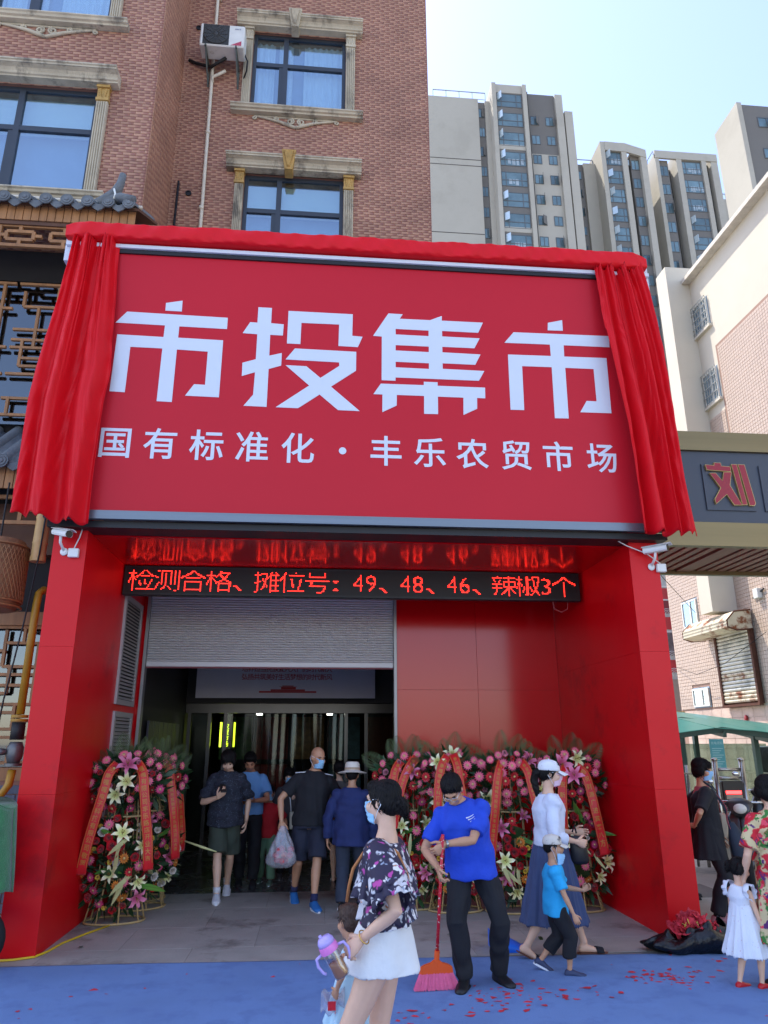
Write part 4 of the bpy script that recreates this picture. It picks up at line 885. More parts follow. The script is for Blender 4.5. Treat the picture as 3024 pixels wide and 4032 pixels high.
# ================================================================ timber restaurant front on the left
WOOD = mat('pine_timber', srgb(156, 108, 64), .6, var=.22, vs=3, stretch=(6, 6, .6), objrand=.1, bump=.1, bs=20)
WOODD = mat('dark_timber', srgb(92, 58, 36), .65, var=.25, vs=4, objrand=.08)
RTILE = mat('grey_clay_tile', srgb(104, 108, 110), .85, var=.22, vs=7, bump=.4, bs=40, objrand=.12)
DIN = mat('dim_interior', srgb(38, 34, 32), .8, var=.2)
rs_ = thing('timber_restaurant_front', 'timber lattice shopfront with grey clay roof tiles left of the entrance', 'shopfront', (-4.5, 9.0, 0))
XS1 = -2.72
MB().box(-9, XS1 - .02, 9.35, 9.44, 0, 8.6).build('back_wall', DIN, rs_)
def eave(ye, ze, yt, zt, x1, nm):
    t = MB().add([(-9, ye, ze - .04), (x1, ye, ze - .04), (x1, yt, zt - .04), (-9, yt, zt - .04), (-9, ye, ze - .08), (x1, ye, ze - .08), (x1, yt, zt - .08), (-9, yt, zt - .08)], [(0, 1, 2, 3), (7, 6, 5, 4), (0, 4, 5, 1), (1, 5, 6, 2), (2, 6, 7, 3), (3, 7, 4, 0)]).build(nm, WOODD, rs_)
    d = Vector((0, yt - ye, zt - ze)); nrm = Vector((0, -(zt - ze), yt - ye)).normalized(); L = d.length; d.normalize(); p = .27
    cm = None; k = 0; x = x1 - .12
    while x > -6.6:
        n = 6; q = MB(); rings = []
        for s in (-.06, L): rings.append([Vector((0, 0, 0)) + d * s + Vector((math.cos(a * math.pi / n) * .075, 0, 0)) + nrm * (math.sin(a * math.pi / n) * .075) for a in range(n + 1)] + [d * s + Vector((math.cos(a * math.pi / n) * .055, 0, 0)) + nrm * (math.sin(a * math.pi / n) * .055) for a in range(n, -1, -1)])
        q.loft(rings); 
        if cm is None:
            cm = q.mesh('roll_tile', RTILE, 40)
            e = MB(); M = Matrix.Rotation(R_(90), 3, 'X')
            e.lathe([(.0, .0), (.082, 0), (.086, .012), (.082, .025), (.06, .02), (.058, .032), (.03, .03), (.026, .042), (0, .045)], (0, 0, 0), 18, M, False); em = e.mesh('tile_end', RTILE, 40)
            g = MB(); g.grid(lambda u, v: Vector(((u - .5) * .17, 0, 0)) + d * (L * v - .05) - nrm * (.05 * math.cos((u - .5) * math.pi)) + nrm * .02, 6, 2); pm = solid(g, .012).mesh('pan_tile', RTILE, True)
            f = MB(); f.prism([(-.1, .03), (-.06, -.01), (.06, -.01), (.1, .03), (.085, -.05), (.045, -.085), (0, -.11), (-.045, -.085), (-.085, -.05)], lambda u, v, dd: (u, dd, v), -.02, .0); fm = f.mesh('drip_tile', RTILE)
        o = Vector((x, ye, ze)) - wloc(rs_)
        inst('roll_tile', cm, rs_, o); inst('tile_end', em, rs_, o + d * -.06 + nrm * .0 + Vector((0, -.005, .01)), (R_(rnd.uniform(-4, 4)), 0, rnd.uniform(0, 6)) if False else (0, 0, 0))
        inst('pan_tile', pm, rs_, o + Vector((-p / 2, 0, 0))); inst('drip_tile', fm, rs_, o + Vector((-p / 2 + rnd.uniform(-.006, .006), -.035, -.0)) + nrm * -.03, (R_(rnd.uniform(-8, 8)), 0, 0))
        x -= p
eave(8.42, 8.74, 9.4, 9.3, -2.57, 'eave_board'); eave(8.42, 4.98, 9.33, 5.75, -2.85, 'lower_eave_board')
# upturned ridge horn at the eave corner
hn = MB(); hn.tube([(-3.25, 8.75, 8.92), (-3.05, 8.6, 8.93), (-2.93, 8.5, 9.0), (-2.87, 8.46, 9.12), (-2.84, 8.44, 9.27)], [.12, .11, .075, .055, .045], 10); hn.tube([(-3.1, 8.62, 8.93), (-2.8, 8.4, 8.84), (-2.62, 8.34, 8.78)], [.08, .07, .05], 8)
hn.build('ridge_horn', RTILE, rs_, True)
MB().tube([(-2.93, 8.42, 9.0), (-2.9, 8.4, 8.9), (-2.91, 8.4, 8.82)], .014, 6).build('tied_string', FRW, rs_, True)
MB().tube([(-9, 8.62, 9.0), (-3.2, 8.6, 8.9), (-2.58, 8.6, 8.86)], .03, 8).build('white_pipe', PVC, rs_, True)
for k in range(44):   # fascia boards, upper and lower
    x = XS1 + .1 - k * .105
    if x > -6.2: MB().bbox(x - .1, x - .003, 8.48, 8.5, 8.46, 8.70, .003).build('fascia_board', WOOD, rs_)
    if x > -6.0 and k > 1: MB().bbox(x - .1, x - .003, 8.5, 8.52, 4.66, 4.93, .003).build('fascia_board', WOOD, rs_)
MB().box(-9, XS1, 8.5, 8.58, 8.4, 8.455).build('beam', WOODD, rs_)
def lattice(x0, x1, z0, z1, y, segs, w=.05, nm='lattice_bar'):
    """segs in a unit cell: (u0,v0,u1,v1) along bars; tiled every (x1-x0)"""
    for k, (u0, v0, u1, v1) in enumerate(segs):
        a = (x0 + u0 * (x1 - x0), z0 + v0 * (z1 - z0)); b = (x0 + u1 * (x1 - x0), z0 + v1 * (z1 - z0)); dy = .003 * (k % 2)
        if u0 == u1: MB().box(a[0] - w / 2, a[0] + w / 2, y + dy, y + .045 + dy, min(a[1], b[1]), max(a[1], b[1])).build(nm, WOOD, rs_)
        else: MB().box(min(a[0], b[0]), max(a[0], b[0]), y + .0015 + dy, y + .0435 + dy, a[1] - w / 2, a[1] + w / 2).build(nm, WOOD, rs_)
for k in range(3):
    x1 = XS1 - k * 1.1; lattice(x1 - 1.1, x1, 8.09, 8.40, 8.52, [(0, 0, 1, 0), (0, 1, 1, 1), (.1, .3, .42, .3), (.1, .7, .42, .7), (.42, .3, .42, .7), (.1, .3, .1, .7), (.26, 0, .26, .3), (.26, .7, .26, 1), (.42, .5, .58, .5), (.5, 0, .5, .5), (.5, .5, .5, 1), (.58, .3, .9, .3), (.58, .7, .9, .7), (.58, .3, .58, .7), (.9, .3, .9, .7), (.74, 0, .74, .3), (.74, .7, .74, 1), (.9, .5, 1, .5)], .045)
SEG = [(0, 1, 1, 1), (0, 0, 1, 0), (.5, 0, .5, .12), (.5, .88, .5, 1), (.06, .82, .06, .94), (.06, .82, .36, .82), (.36, .82, .36, .98), (.36, .7, .62, .7), (.62, .7, .62, .88), (.36, .88, .62, .88), (.36, .7, .36, .82), (0, .64, .78, .64), (.2, .5, .2, .82), (.42, .5, .42, .7), (.62, .42, .62, .7), (0, .56, .9, .56), (0, .5, .42, .5), (.1, .36, .1, .56), (.3, .3, .3, .5), (.1, .42, .62, .42), (.1, .36, .5, .36), (.5, .24, .5, .42), (.26, .24, .5, .24), (.26, .1, .26, .3), (.0, .3, .3, .3), (.26, .18, .7, .18), (.7, 0, .7, .3), (.5, .3, 1, .3), (.8, .3, .8, .56), (.9, .4, .9, 1), (.62, .5, 1, .5), (.78, .56, .78, .8), (.62, .8, 1, .8), (0, .12, .26, .12), (.06, 0, .06, .12)]
GLS = glass_mat('shop_glass', (.35, .36, .36), (.8, .86, .9), .03, .16)
for k in range(2):
    x1 = XS1 - .05 - k * 1.55; lattice(x1 - 1.5, x1, 5.9, 7.9, 9.12, SEG, .036); lattice(x1 - 1.5, x1, 1.55, 3.1, 9.12, SEG, .034)
MB().box(-6.2, XS1 - .04, 9.22, 9.23, 5.8, 8.0).build('pane', GLS, rs_); MB().box(-6.2, XS1 - .04, 9.22, 9.23, 1.5, 3.15).build('pane', GLS, rs_)
MB().box(-9, XS1, 9.08, 9.2, 3.12, 3.28).build('beam', WOOD, rs_); MB().box(-9, XS1, 9.05, 9.3, 1.36, 1.5).build('sill', WOOD, rs_); MB().box(-9, XS1, 9.1, 9.3, 4.0, 4.65).build('beam', WOODD, rs_)
for k in range(2): lattice(XS1 - 1.2 - k * 1.2, XS1 - k * 1.2, 4.3, 4.62, 8.7, [(0, 0, 1, 0), (0, 1, 1, 1), (.25, 0, .25, 1), (.6, 0, .6, .5), (.25, .5, .8, .5), (.8, .0, .8, 1)], .045)
GB = mat('blue_grey_brick', srgb(96, 102, 112), .85, var=.15, vs=8, bump=.2, objrand=.15)
MB().box(-9, XS1, 9.06, 9.3, 0, 1.358).build('plinth', MORTAR, rs_)
bm_ = MB().bbox(0, .232, -.012, .0, 0, .092, .004).mesh('plinth_brick', GB)
for r in range(13):
    for c in range(7): inst('plinth_brick', bm_, rs_, Vector((XS1 - .25 - c * .24 - (r % 2) * .12, 9.058, .02 + r * .1)) - wloc(rs_))
# lantern, bamboo pipe, gas pipe
BAM = mat('woven_bamboo', srgb(140, 98, 64), .7, var=.25, vs=20, bump=.5, bs=120)
ln = thing('bamboo_lantern', 'woven bamboo drum lantern hanging under the timber eaves at the left edge', 'lantern', (-3.62, 8.3, 3.17))
MB().lathe([(.02, 0), (.25, 0), (.29, .05), (.31, .12), (.32, .4), (.31, .68), (.27, .78), (.02, .8)], (-3.62, 8.3, 3.17), 28, None, True).build('drum', BAM, ln, 40)
for z in (3.2, 3.26, 3.88): MB().tube([(-3.62 + .315 * math.cos(a * math.pi / 16), 8.3 + .315 * math.sin(a * math.pi / 16), z) for a in range(33)], .012, 6, False).build('hoop', WOOD, ln, True)
MB().tube([(-3.62, 8.3, 3.97), (-3.62, 8.3, 4.66)], .01, 6).build('cord', DKM, ln)
wv = MB()
for a in range(44):
    for sg_ in (-1, 1): wv.tube([(-3.62 + .323 * math.cos(a * math.pi / 22 + sg_ * k * .12), 8.3 + .323 * math.sin(a * math.pi / 22 + sg_ * k * .12), 3.28 + k * .095) for k in range(7)], .004, 3, False)
wv.build('weave', WOOD, ln)
bp = thing('bamboo_downpipe', 'short thick bamboo pipe hanging beside the lantern and the left curtain', 'pipe', (-3.18, 8.3, 3.7))
MB().lathe([(.06, 0), (.085, .0), (.085, .06), (.078, .07), (.078, .2), (.084, .22), (.078, .24), (.074, .5), (.08, .52), (.074, .54), (.072, .95), (.02, .95)], (-3.18, 8.3, 3.72), 18).build('culm', mat('bamboo', srgb(198, 156, 96), .5, var=.15, vs=6), bp, 40)
GAS = mat('gas_yellow', srgb(176, 130, 30), .45, var=.12, vs=6)
IRON = mat('grey_iron', srgb(110, 110, 108), .45, .6, var=.2, vs=10)
gp = thing('gas_pipe', 'yellow gas riser pipe with iron valve beside the left red pillar', 'pipe', (-3.16, 8.4, .7))
MB().tube([(-3.16, 9.0, 3.45), (-3.16, 8.55, 3.45), (-3.16, 8.42, 3.38), (-3.16, 8.4, 3.25), (-3.165, 8.4, 2.06)], .042, 12).build('pipe', GAS, gp, True)
MB().tube([(-3.165, 8.4, 1.5), (-3.18, 8.4, 1.35), (-3.25, 8.4, 1.24), (-3.5, 8.4, 1.2)], .042, 12).build('pipe', GAS, gp, True); MB().tube([(-3.1, 8.4, .9), (-2.75, 8.4, .9)], .03, 10).build('pipe', GAS, gp, True)
for z in (2.04, 2.0, 1.55): MB().tube([(-3.165, 8.4, z - .014), (-3.165, 8.4, z + .014)], .085, 16).build('flange', GAS if z > 1.6 else IRON, gp, 40)
MB().tube([(-3.165, 8.4, 1.55), (-3.165, 8.4, 1.64), (-3.165, 8.4, 1.72), (-3.165, 8.4, 1.78)], [.055, .085, .085, .06], 14).build('valve_body', IRON, gp, True)
MB().tube([(-3.165, 8.4, 1.8), (-3.165, 8.4, 1.98)], .07, 12).build('coupling', mat('black_rubber', srgb(36, 34, 32), .6, var=.2), gp, True)
MB().tube([(-3.23, 8.36, 1.68), (-3.34, 8.33, 1.68)], [.03, .045], 10).build('valve_cap', IRON, gp, True)
wc = thing('hanging_cable', 'thin dark cable hanging in front of the timber lattice beside the gas pipe', 'cable', (-3.2, 8.2, 1.5))
MB().tube([(-3.12, 8.22, 4.6), (-3.14, 8.22, 3.8), (-3.2, 8.22, 3.0), (-3.3, 8.25, 2.2), (-3.36, 8.3, 1.5)], .009, 6).build('cable', DKM, wc, True)
cc = thing('security_camera', 'white security camera half hidden behind the left red pillar beside the gas pipe', 'camera', (-2.85, 8.5, 2.75), 0, 'security cameras on the entrance pillars')
MB().bbox(-3.02, -2.8, 8.5, 8.62, 2.98, 3.07, .01).build('housing', FRW, cc); MB().bar((-2.85, 8.56, 3.0), (-2.75, 8.6, 2.9), .03, .03).build('bracket', FRW, cc)
# covered scooter at the left edge
SCB = mat('black_plastic', srgb(28, 28, 30), .35, var=.15, vs=8); TYRE = mat('tyre', srgb(24, 24, 24), .85, var=.15, vs=20)
GRN = mat('green_towel', srgb(62, 128, 76), .95, var=.2, vs=10, bump=.7, bs=90, sheen=.4)
cs = thing('covered_scooter', 'scooter under a green towel cover at the left edge of the carpet', 'scooter', (-3.05, 6.95, 0))
def drape(u, v):
    a = u * 2 * math.pi; k = 1 + .05 * math.sin(a * 5 + 2 * v) * v; r = (.3 + .06 * v) * k
    x = -2.86 + r * (1 if math.cos(a) > 0 else 1.9) * math.copysign(abs(math.cos(a)) ** .6, math.cos(a)); y = 6.95 + (.22 + .06 * v) * k * math.copysign(abs(math.sin(a)) ** .7, math.sin(a))
    return (x, y, 1.27 - .04 * math.cos(a * 2) * (1 - v) - v * (.68 + .02 * math.sin(a * 6)))
g = MB(); g.grid(drape, 60, 16); g.add([drape(i / 60, 0) for i in range(60)] , [tuple(range(60))]); solid(g, .01).build('towel_cover', GRN, cs, True)
for x in (-3.45, -2.72): MB().loft([[(x + (.19 + .05 * math.cos(b)) * math.cos(a * math.pi / 12), 6.95 + .045 * math.sin(b), .245 + (.19 + .05 * math.cos(b)) * math.sin(a * math.pi / 12)) for b in [k * math.pi / 4 for k in range(8)]] for a in range(25)], False).build('wheel', TYRE, cs, True)
MB().bbox(-3.5, -2.75, 6.85, 7.05, .3, .62, .05).build('body', SCB, cs)

# ================================================================ grey and gold gantry sign on the right
GY = 8.0; GRD = mat('charcoal_sign_panel', srgb(66, 72, 82), .45, var=.05, vs=1); GOLD = mat('bronze_gold_panel', srgb(132, 114, 78), .35, .65, var=.08, vs=1.5, stretch=(.2, 1, 6))
gn = thing('gantry_sign', 'charcoal and bronze shop gantry with one red character, right of the right curtain', 'sign', (6.0, GY, 4.0))
MB().box(XR1 + .01, 9.5, GY, GY + .1, 5.237, 5.49).build('upper_band', GOLD, gn); MB().box(XR1 + .01, 9.5, GY, GY + .1, 4.0, 4.297).build('lower_band', GOLD, gn); MB().box(XR1 + .01, 9.5, GY + .04, GY + .1, 4.30, 5.234).build('panel', GRD, gn)
MB().box(XR1 + .02, 9.5, GY + .1, 9.38, 5.35, 5.45).build('roof', GRD, gn); MB().box(XR1 + .01, 9.5, 9.4, 9.48, 3.97, 5.45).build('rear_band', GOLD, gn)
MB().box(XR1 + .02, 9.5, GY + .1, 9.398, 4.07, 4.09).build('soffit', BLACK, gn)
SLT = mat('walnut_slat', srgb(138, 108, 88), .5, var=.2, vs=3, stretch=(6, .5, 1), objrand=.12)
for k in range(34):
    x = XR1 + .06 + k * .15; wd = .2 if k == 8 else .095
    MB().bbox(x, x + wd, GY + .102, 9.397, 4.02 - (.012 if k == 8 else 0), 4.06, .004).build('soffit_slat', SLT, gn)
for y in (8.3, 9.2): MB().box(9.5, 9.65, y, y + .15, 0, 5.45).build('post', GRD, gn)
DRED = mat('letter_dark_red', srgb(156, 14, 24), .25, var=.05); GEDGE = mat('letter_gold_edge', srgb(206, 180, 110), .3, .6, var=.05)
MB().box(4.70, 5.33, GY + .02, GY + .035, 4.46, 5.06).build('backing_plate', GRD, gn); MB().box(5.45, 6.1, GY + .02, GY + .035, 4.46, 5.06).build('backing_plate', GRD, gn)
def U2(pts): return [(4.73 + (x - 432) / 323 * .59, 5.07 - (y - 1455) / 275 * .56) for x, y in pts]
LIU = [[(497, 1455), (548, 1455), (548, 1475), (612, 1478), (612, 1512), (440, 1505), (434, 1470), (497, 1472)], [(558, 1514), (614, 1514), (590, 1600), (655, 1725), (598, 1726), (556, 1660), (472, 1722), (466, 1690), (520, 1618), (456, 1524), (500, 1522), (540, 1572)], [(620, 1462), (660, 1462), (692, 1722), (656, 1724)], [(668, 1462), (716, 1462), (752, 1712), (740, 1728), (706, 1726)]]
for pl in LIU:
    pl = U2(pl); c = MB(); c.prism(pl, lambda u, v, d: (u, d, v), GY - .012, GY + .018); o = c.build('character_stroke', GEDGE, gn)
    cx = sum(p[0] for p in pl) / len(pl); cz = sum(p[1] for p in pl) / len(pl)
    tris = tessellate_polygon([[Vector((x, z, 0)) for x, z in pl]]); n = len(pl)
    ins = []
    for i in range(n):
        p0, p1, p2 = Vector(pl[i - 1]), Vector(pl[i]), Vector(pl[(i + 1) % n]); e1 = (p1 - p0).normalized(); e2 = (p2 - p1).normalized(); nn = Vector((-(e1 + e2).y, (e1 + e2).x))
        nn = nn.normalized() if nn.length > 1e-6 else Vector((0, 0)); ins.append((p1, nn))
    area = sum(pl[i - 1][0] * pl[i][1] - pl[i][0] * pl[i - 1][1] for i in range(n)); s_ = 1 if area > 0 else -1
    MB().add([(p.x + q.x * s_ * .006, GY - .014, p.y + q.y * s_ * .006) for p, q in ins], [t for t in tris]).build('red_face', DRED, o)

# ================================================================ alley furniture on the right
STN = mat('stainless_tube', srgb(172, 170, 162), .25, .9, var=.1)
rg = thing('retractable_gate', 'stainless retractable gate with red lit display panel behind the woman in black', 'gate', (5.9, 11, 0))
for x in (5.98, 6.4):
    MB().tube([(x, 11, 0), (x, 11, 1.5)], .04, 12).build('post', STN, rg, True); MB().ell((x, 11, 1.5), (.05, .05, .03)).build('cap', STN, rg, True)
for z in (1.36, 1.24): MB().tube([(5.98, 11, z), (6.4, 11, z)], .025, 8).build('rail', STN, rg, True)
MB().bbox(6.03, 6.36, 10.95, 11.1, .78, 1.2, .01).build('display_case', SCB, rg)
MB().bbox(5.9, 6.5, 10.9, 11.3, .1, .76, .02).build('motor_box', mat('worn_silver', srgb(150, 146, 138), .4, .6, var=.2, vs=5), rg)
LR = mat('display_red', (1, .03, .03), .5, var=0, emit=3.0); MB().box(6.07, 6.31, 10.944, 10.948, 1.02, 1.065).build('lit_row', LR, rg)
for k in range(3): MB().box(6.08 + k * .085, 6.135 + k * .085, 10.944, 10.948, .87, .93).build('lit_block', LR, rg)
MB().box(6.07, 6.32, 10.945, 10.949, .95, 1.01).build('blank_row', mat('display_beige', srgb(170, 150, 130), .5, var=.05), rg)
for k in range(9):
    x = 4.75 + k * .125; MB().tube([(x, 11.1 + .08 * (k % 2), 0.02), (x, 11.1 + .08 * (k % 2), 1.42)], .026, 8).build('gate_bar', STN, rg, True)
for z in (.3, .8, 1.3): MB().tube([(4.7, 11.14, z), (5.95, 11.14, z)], .015, 6).build('gate_rail', STN, rg, True)
def scooter(label, loc, rz, body, light):
    t = thing('scooter', label, 'scooter', loc, rz, 'scooters parked beside the gate')
    BD = mat('scooter_' + body[0], body[1], .3, var=.1, vs=6, coat=.3); CHR = mat('chrome', srgb(200, 200, 200), .12, 1, var=.02)
    for y in (-.62, .55):   # facing -Y
        wh = MB(); wh.loft([[((.05 * math.sin(b)), y + (.2 + .05 * math.cos(b)) * math.cos(a * math.pi / 12), .25 + (.2 + .05 * math.cos(b)) * math.sin(a * math.pi / 12)) for b in [k * math.pi / 4 for k in range(8)]] for a in range(25)], False); wo = wh.build('wheel', TYRE, t, True, False)
        MB().lathe([(.02, -.04), (.17, -.02), (.17, .02), (.02, .04)], (0, y, .25), 16, Matrix.Rotation(R_(90), 3, 'Y')).build('rim', CHR, wo, 40, False)
    b = MB(); b.eloft([((0, -.45, .28), (.13, 0, 0), (0, .1, .0)), ((0, -.45, .35), (.17, 0, 0), (0, .08, .02)), ((0, -.42, .6), (.19, 0, 0), (0, .07, .03)), ((0, -.36, .85), (.15, 0, 0), (0, .08, .03)), ((0, -.33, .95), (.1, 0, 0), (0, .07, .02))]); b.build('front_shield', BD, t, True, False)
    MB().eloft([((0, -.62, .47), (.07, 0, 0), (0, 0, .03)), ((0, -.5, .52), (.08, 0, 0), (0, 0, .04)), ((0, -.42, .5), (.05, 0, 0), (0, 0, .03))]).build('front_mudguard', BD, t, True, False)
    MB().bbox(-.15, .15, -.4, .1, .27, .34, .02).build('footboard', SCB, t, False, False)
    MB().eloft([((0, .0, .45), (.14, 0, 0), (0, 0, .14)), ((0, .3, .5), (.18, 0, 0), (0, 0, .17)), ((0, .65, .58), (.16, 0, 0), (0, 0, .14)), ((0, .85, .66), (.08, 0, 0), (0, 0, .06))]).build('rear_body', BD, t, True, False)
    MB().eloft([((0, -.02, .68), (.12, 0, 0), (0, 0, .05)), ((0, .3, .72), (.15, 0, 0), (0, 0, .06)), ((0, .7, .76), (.12, 0, 0), (0, 0, .05))]).build('seat', SCB, t, True, False)
    MB().tube([(0, -.5, .5), (0, -.38, .98)], .03, 8).build('steering_stem', SCB, t, True, False)
    MB().eloft([((0, -.48, .92), (.1, 0, 0), (0, 0, .06)), ((0, -.42, 1.0), (.16, 0, 0), (0, 0, .08)), ((0, -.32, 1.02), (.13, 0, 0), (0, 0, .06))]).build('handlebar_cowl', BD, t, True, False)
    MB().ell((0, -.5, .96), (.08, .04, .06)).build('headlight', mat('headlamp_lens', srgb(222, 222, 210), .1, var=.05), t, True, False)
    MB().tube([(-.36, -.28, 1.03), (-.2, -.36, 1.03), (.2, -.36, 1.03), (.36, -.28, 1.03)], .016, 8).build('handlebar', CHR, t, True, False)
    for s in (-1, 1):
        MB().tube([(s * .26, -.32, 1.03), (s * .38, -.27, 1.03)], .022, 8).build('grip', SCB, t, True, False)
        m_ = MB(); m_.tube([(s * .2, -.36, 1.03), (s * .25, -.38, 1.16), (s * .3, -.36, 1.24)], .007, 6); mo = m_.build('mirror', DKM, t, True, False); MB().ell((s * .32, -.36, 1.27), (.06, .015, .04)).build('mirror_glass', CHR, mo, True, False)
    MB().tube([(.1, .1, .3), (.22, .2, .01)], .012, 6).build('stand', DKM, t, True, False)
scooter('dark grey scooter parked in front of the steel gate, behind the girl in white', (5.55, 9.75, 0), R_(-28), ('grey', srgb(58, 58, 60)), 0)
scooter('black scooter with round mirrors parked under the green shelter', (7.05, 11.9, 0), R_(-14), ('black', srgb(26, 32, 32)), 0)
# green glass bicycle shelter
SG = mat('shelter_green_steel', srgb(44, 74, 70), .45, .2, var=.1); GG = mat('teal_sheet', srgb(48, 140, 130), .3, var=.08, trans=.35)
st = thing('green_shelter', 'bicycle shelter with green translucent roof and dark steel frame beside the pale building', 'shelter', (8.5, 15, 0))
def shz(x): return 2.02 - .12 * abs(x - 7.9)
for k in range(5):
    x0, x1 = 6.9 + k * .82, 6.9 + (k + 1) * .82 - .02
    MB().add([(x0, 14.0, shz(x0)), (x1, 14.0, shz(x1)), (x1, 17.4, shz(x1) + .5), (x0, 17.4, shz(x0) + .5), (x0, 14.0, shz(x0) + .012), (x1, 14.0, shz(x1) + .012), (x1, 17.4, shz(x1) + .512), (x0, 17.4, shz(x0) + .512)], [(3, 2, 1, 0), (4, 5, 6, 7), (0, 1, 5, 4), (1, 2, 6, 5), (2, 3, 7, 6), (3, 0, 4, 7)]).build('roof_sheet', GG, st)
for y in (14.1, 15.7, 17.2): MB().bar((6.9, y, shz(6.9) - .06 + (y - 14) * .147), (7.9, y, 1.96 + (y - 14) * .147), .08, .1).build('beam', SG, st); MB().bar((7.9, y + .001, 1.96 + (y - 14) * .147), (10.95, y + .001, shz(10.95) - .06 + (y - 14) * .147), .08, .1).build('beam', SG, st)
for x in (7.0, 7.9, 8.85, 10.7): MB().bar((x, 14.0, shz(x) - .14), (x, 17.4, shz(x) + .36), .07, .1).build('purlin', SG, st)
for x, y in ((7.3, 14.6), (8.85, 14.6), (10.6, 14.6), (8.85, 17.0)): MB().box(x - .05, x + .05, y - .05, y + .05, 0, shz(x) - .1 + (y - 14) * .14).build('post', SG, st)
MB().box(7.3, 10.6, 17.05, 17.06, .1, 1.7).build('rear_sheet', glass_mat('grey_green_sheet', (.55, .66, .6), (.6, .7, .66), .1, .15), st)
nb = tag(MB().box(7.56, 7.84, 13.99, 14.01, 1.22, 1.8).build('notice_board', mat('notice_teal', srgb(70, 150, 160), .5, var=.06)), 'narrow teal notice board hanging on the green shelter', 'notice')
mb = MB()
for i, ch in enumerate('充电须知'): glyph(mb, ch, lambda u, v, d: (u, 13.986, v), 0, 7.585 + i * .06, 1.7, .05)
for k in range(9): mb.box(7.59, 7.81 - .04 * (k % 3), 13.985, 13.987, 1.62 - k * .04, 1.632 - k * .04)
mb.build('lettering', mat('notice_print', srgb(150, 196, 200), .5, var=0), nb)
ac2 = ac_unit('air_conditioner', 'white outdoor air conditioner on the block wall under the green shelter', 10.45, 11.25, 1.05, 1.65, 17.2, 17.5, False, False); ac2.location = (10.6, 16.4, 1.05); ac2.rotation_euler = (0, 0, R_(-78))
MB().box(10.5, 11.2, 17.22, 17.48, .0, 1.045).build('stand', DKM, ac2)
# table with red cloth behind the right pillar
tb = thing('registration_table', 'small table with a red fringed cloth half hidden behind the right red pillar', 'table', (3.95, 8.9, 0))
MB().box(3.75, 4.32, 8.62, 9.2, .70, .74).build('table_top', FRW, tb); MB().box(3.74, 4.1, 8.6, 8.615, .34, .745).build('red_cloth', CLOTH, tb); MB().box(3.74, 4.1, 8.598, 8.617, .30, .345).build('gold_fringe', mat('fringe_gold', srgb(200, 160, 60), .6, var=.2, vs=60), tb)
MB().box(4.1, 4.32, 8.61, 8.62, .42, .70).build('white_panel', FRW, tb)
for x, y in ((3.78, 8.64), (4.29, 8.64), (3.78, 9.17), (4.29, 9.17)): MB().tube([(x, y, 0), (x, y, .70)], .014, 8).build('leg', DKM, tb, True)
# overhead wires in the alley
for k, pts in enumerate(([(4.0, 9.5, 5.6), (7.0, 14, 5.0), (XW - .1, 20, 5.3)], [(XW - .05, 21.6, 3.9), (XW - .3, 20.0, 3.55), (XW - .3, 18.5, 3.7), (XW - .1, 16.8, 4.3)], [(1.95, 20, 20.5), (6, 34, 18), (12, 60, 19)])):
    o = tag(MB().tube([Vector(pts[0]).lerp(Vector(pts[1]), t / 6) if t < 6 else Vector(pts[1]).lerp(Vector(pts[2]), (t - 6) / 6) for t in range(13)] if len(pts) == 3 else pts, .008 if k < 2 else .02, 5).build('overhead_wire', DKM, None, True), ['thin wire crossing the alley below the gantry', 'slack wire looping across the pink tiled wall', 'thin wire crossing in front of the first apartment tower'][k], 'wire')
# ================================================================ flower baskets
def petal_mat(name, c, c2, rough=.55):
    """colour runs from the flower's heart (object-space radius 0) to the rim"""
    m = bpy.data.materials.new(name); m.use_nodes = True; t = m.node_tree; n = t.nodes; L = t.links; b = n['Principled BSDF']
    tc = n.new('ShaderNodeTexCoord'); ln_ = n.new('ShaderNodeVectorMath'); ln_.operation = 'LENGTH'; L.new(tc.outputs['Object'], ln_.inputs[0])
    r = n.new('ShaderNodeValToRGB'); r.color_ramp.elements[0].color = (*c2, 1); r.color_ramp.elements[0].position = .1; r.color_ramp.elements[1].color = (*c, 1); r.color_ramp.elements[1].position = .7
    mu = n.new('ShaderNodeMath'); mu.operation = 'MULTIPLY'; mu.inputs[1].default_value = 1.0; L.new(ln_.outputs['Value'], mu.inputs[0]); L.new(mu.outputs[0], r.inputs[0])
    oi = n.new('ShaderNodeObjectInfo'); mr = n.new('ShaderNodeMapRange'); mr.inputs[3].default_value = .8; mr.inputs[4].default_value = 1.15; L.new(oi.outputs['Random'], mr.inputs[0])
    hs = n.new('ShaderNodeHueSaturation'); L.new(mr.outputs[0], hs.inputs['Value']); L.new(r.outputs[0], hs.inputs['Color']); L.new(hs.outputs[0], b.inputs['Base Color']); b.inputs['Roughness'].default_value = rough
    b.inputs['Sheen Weight'].default_value = .2; MATS[name] = m; return m
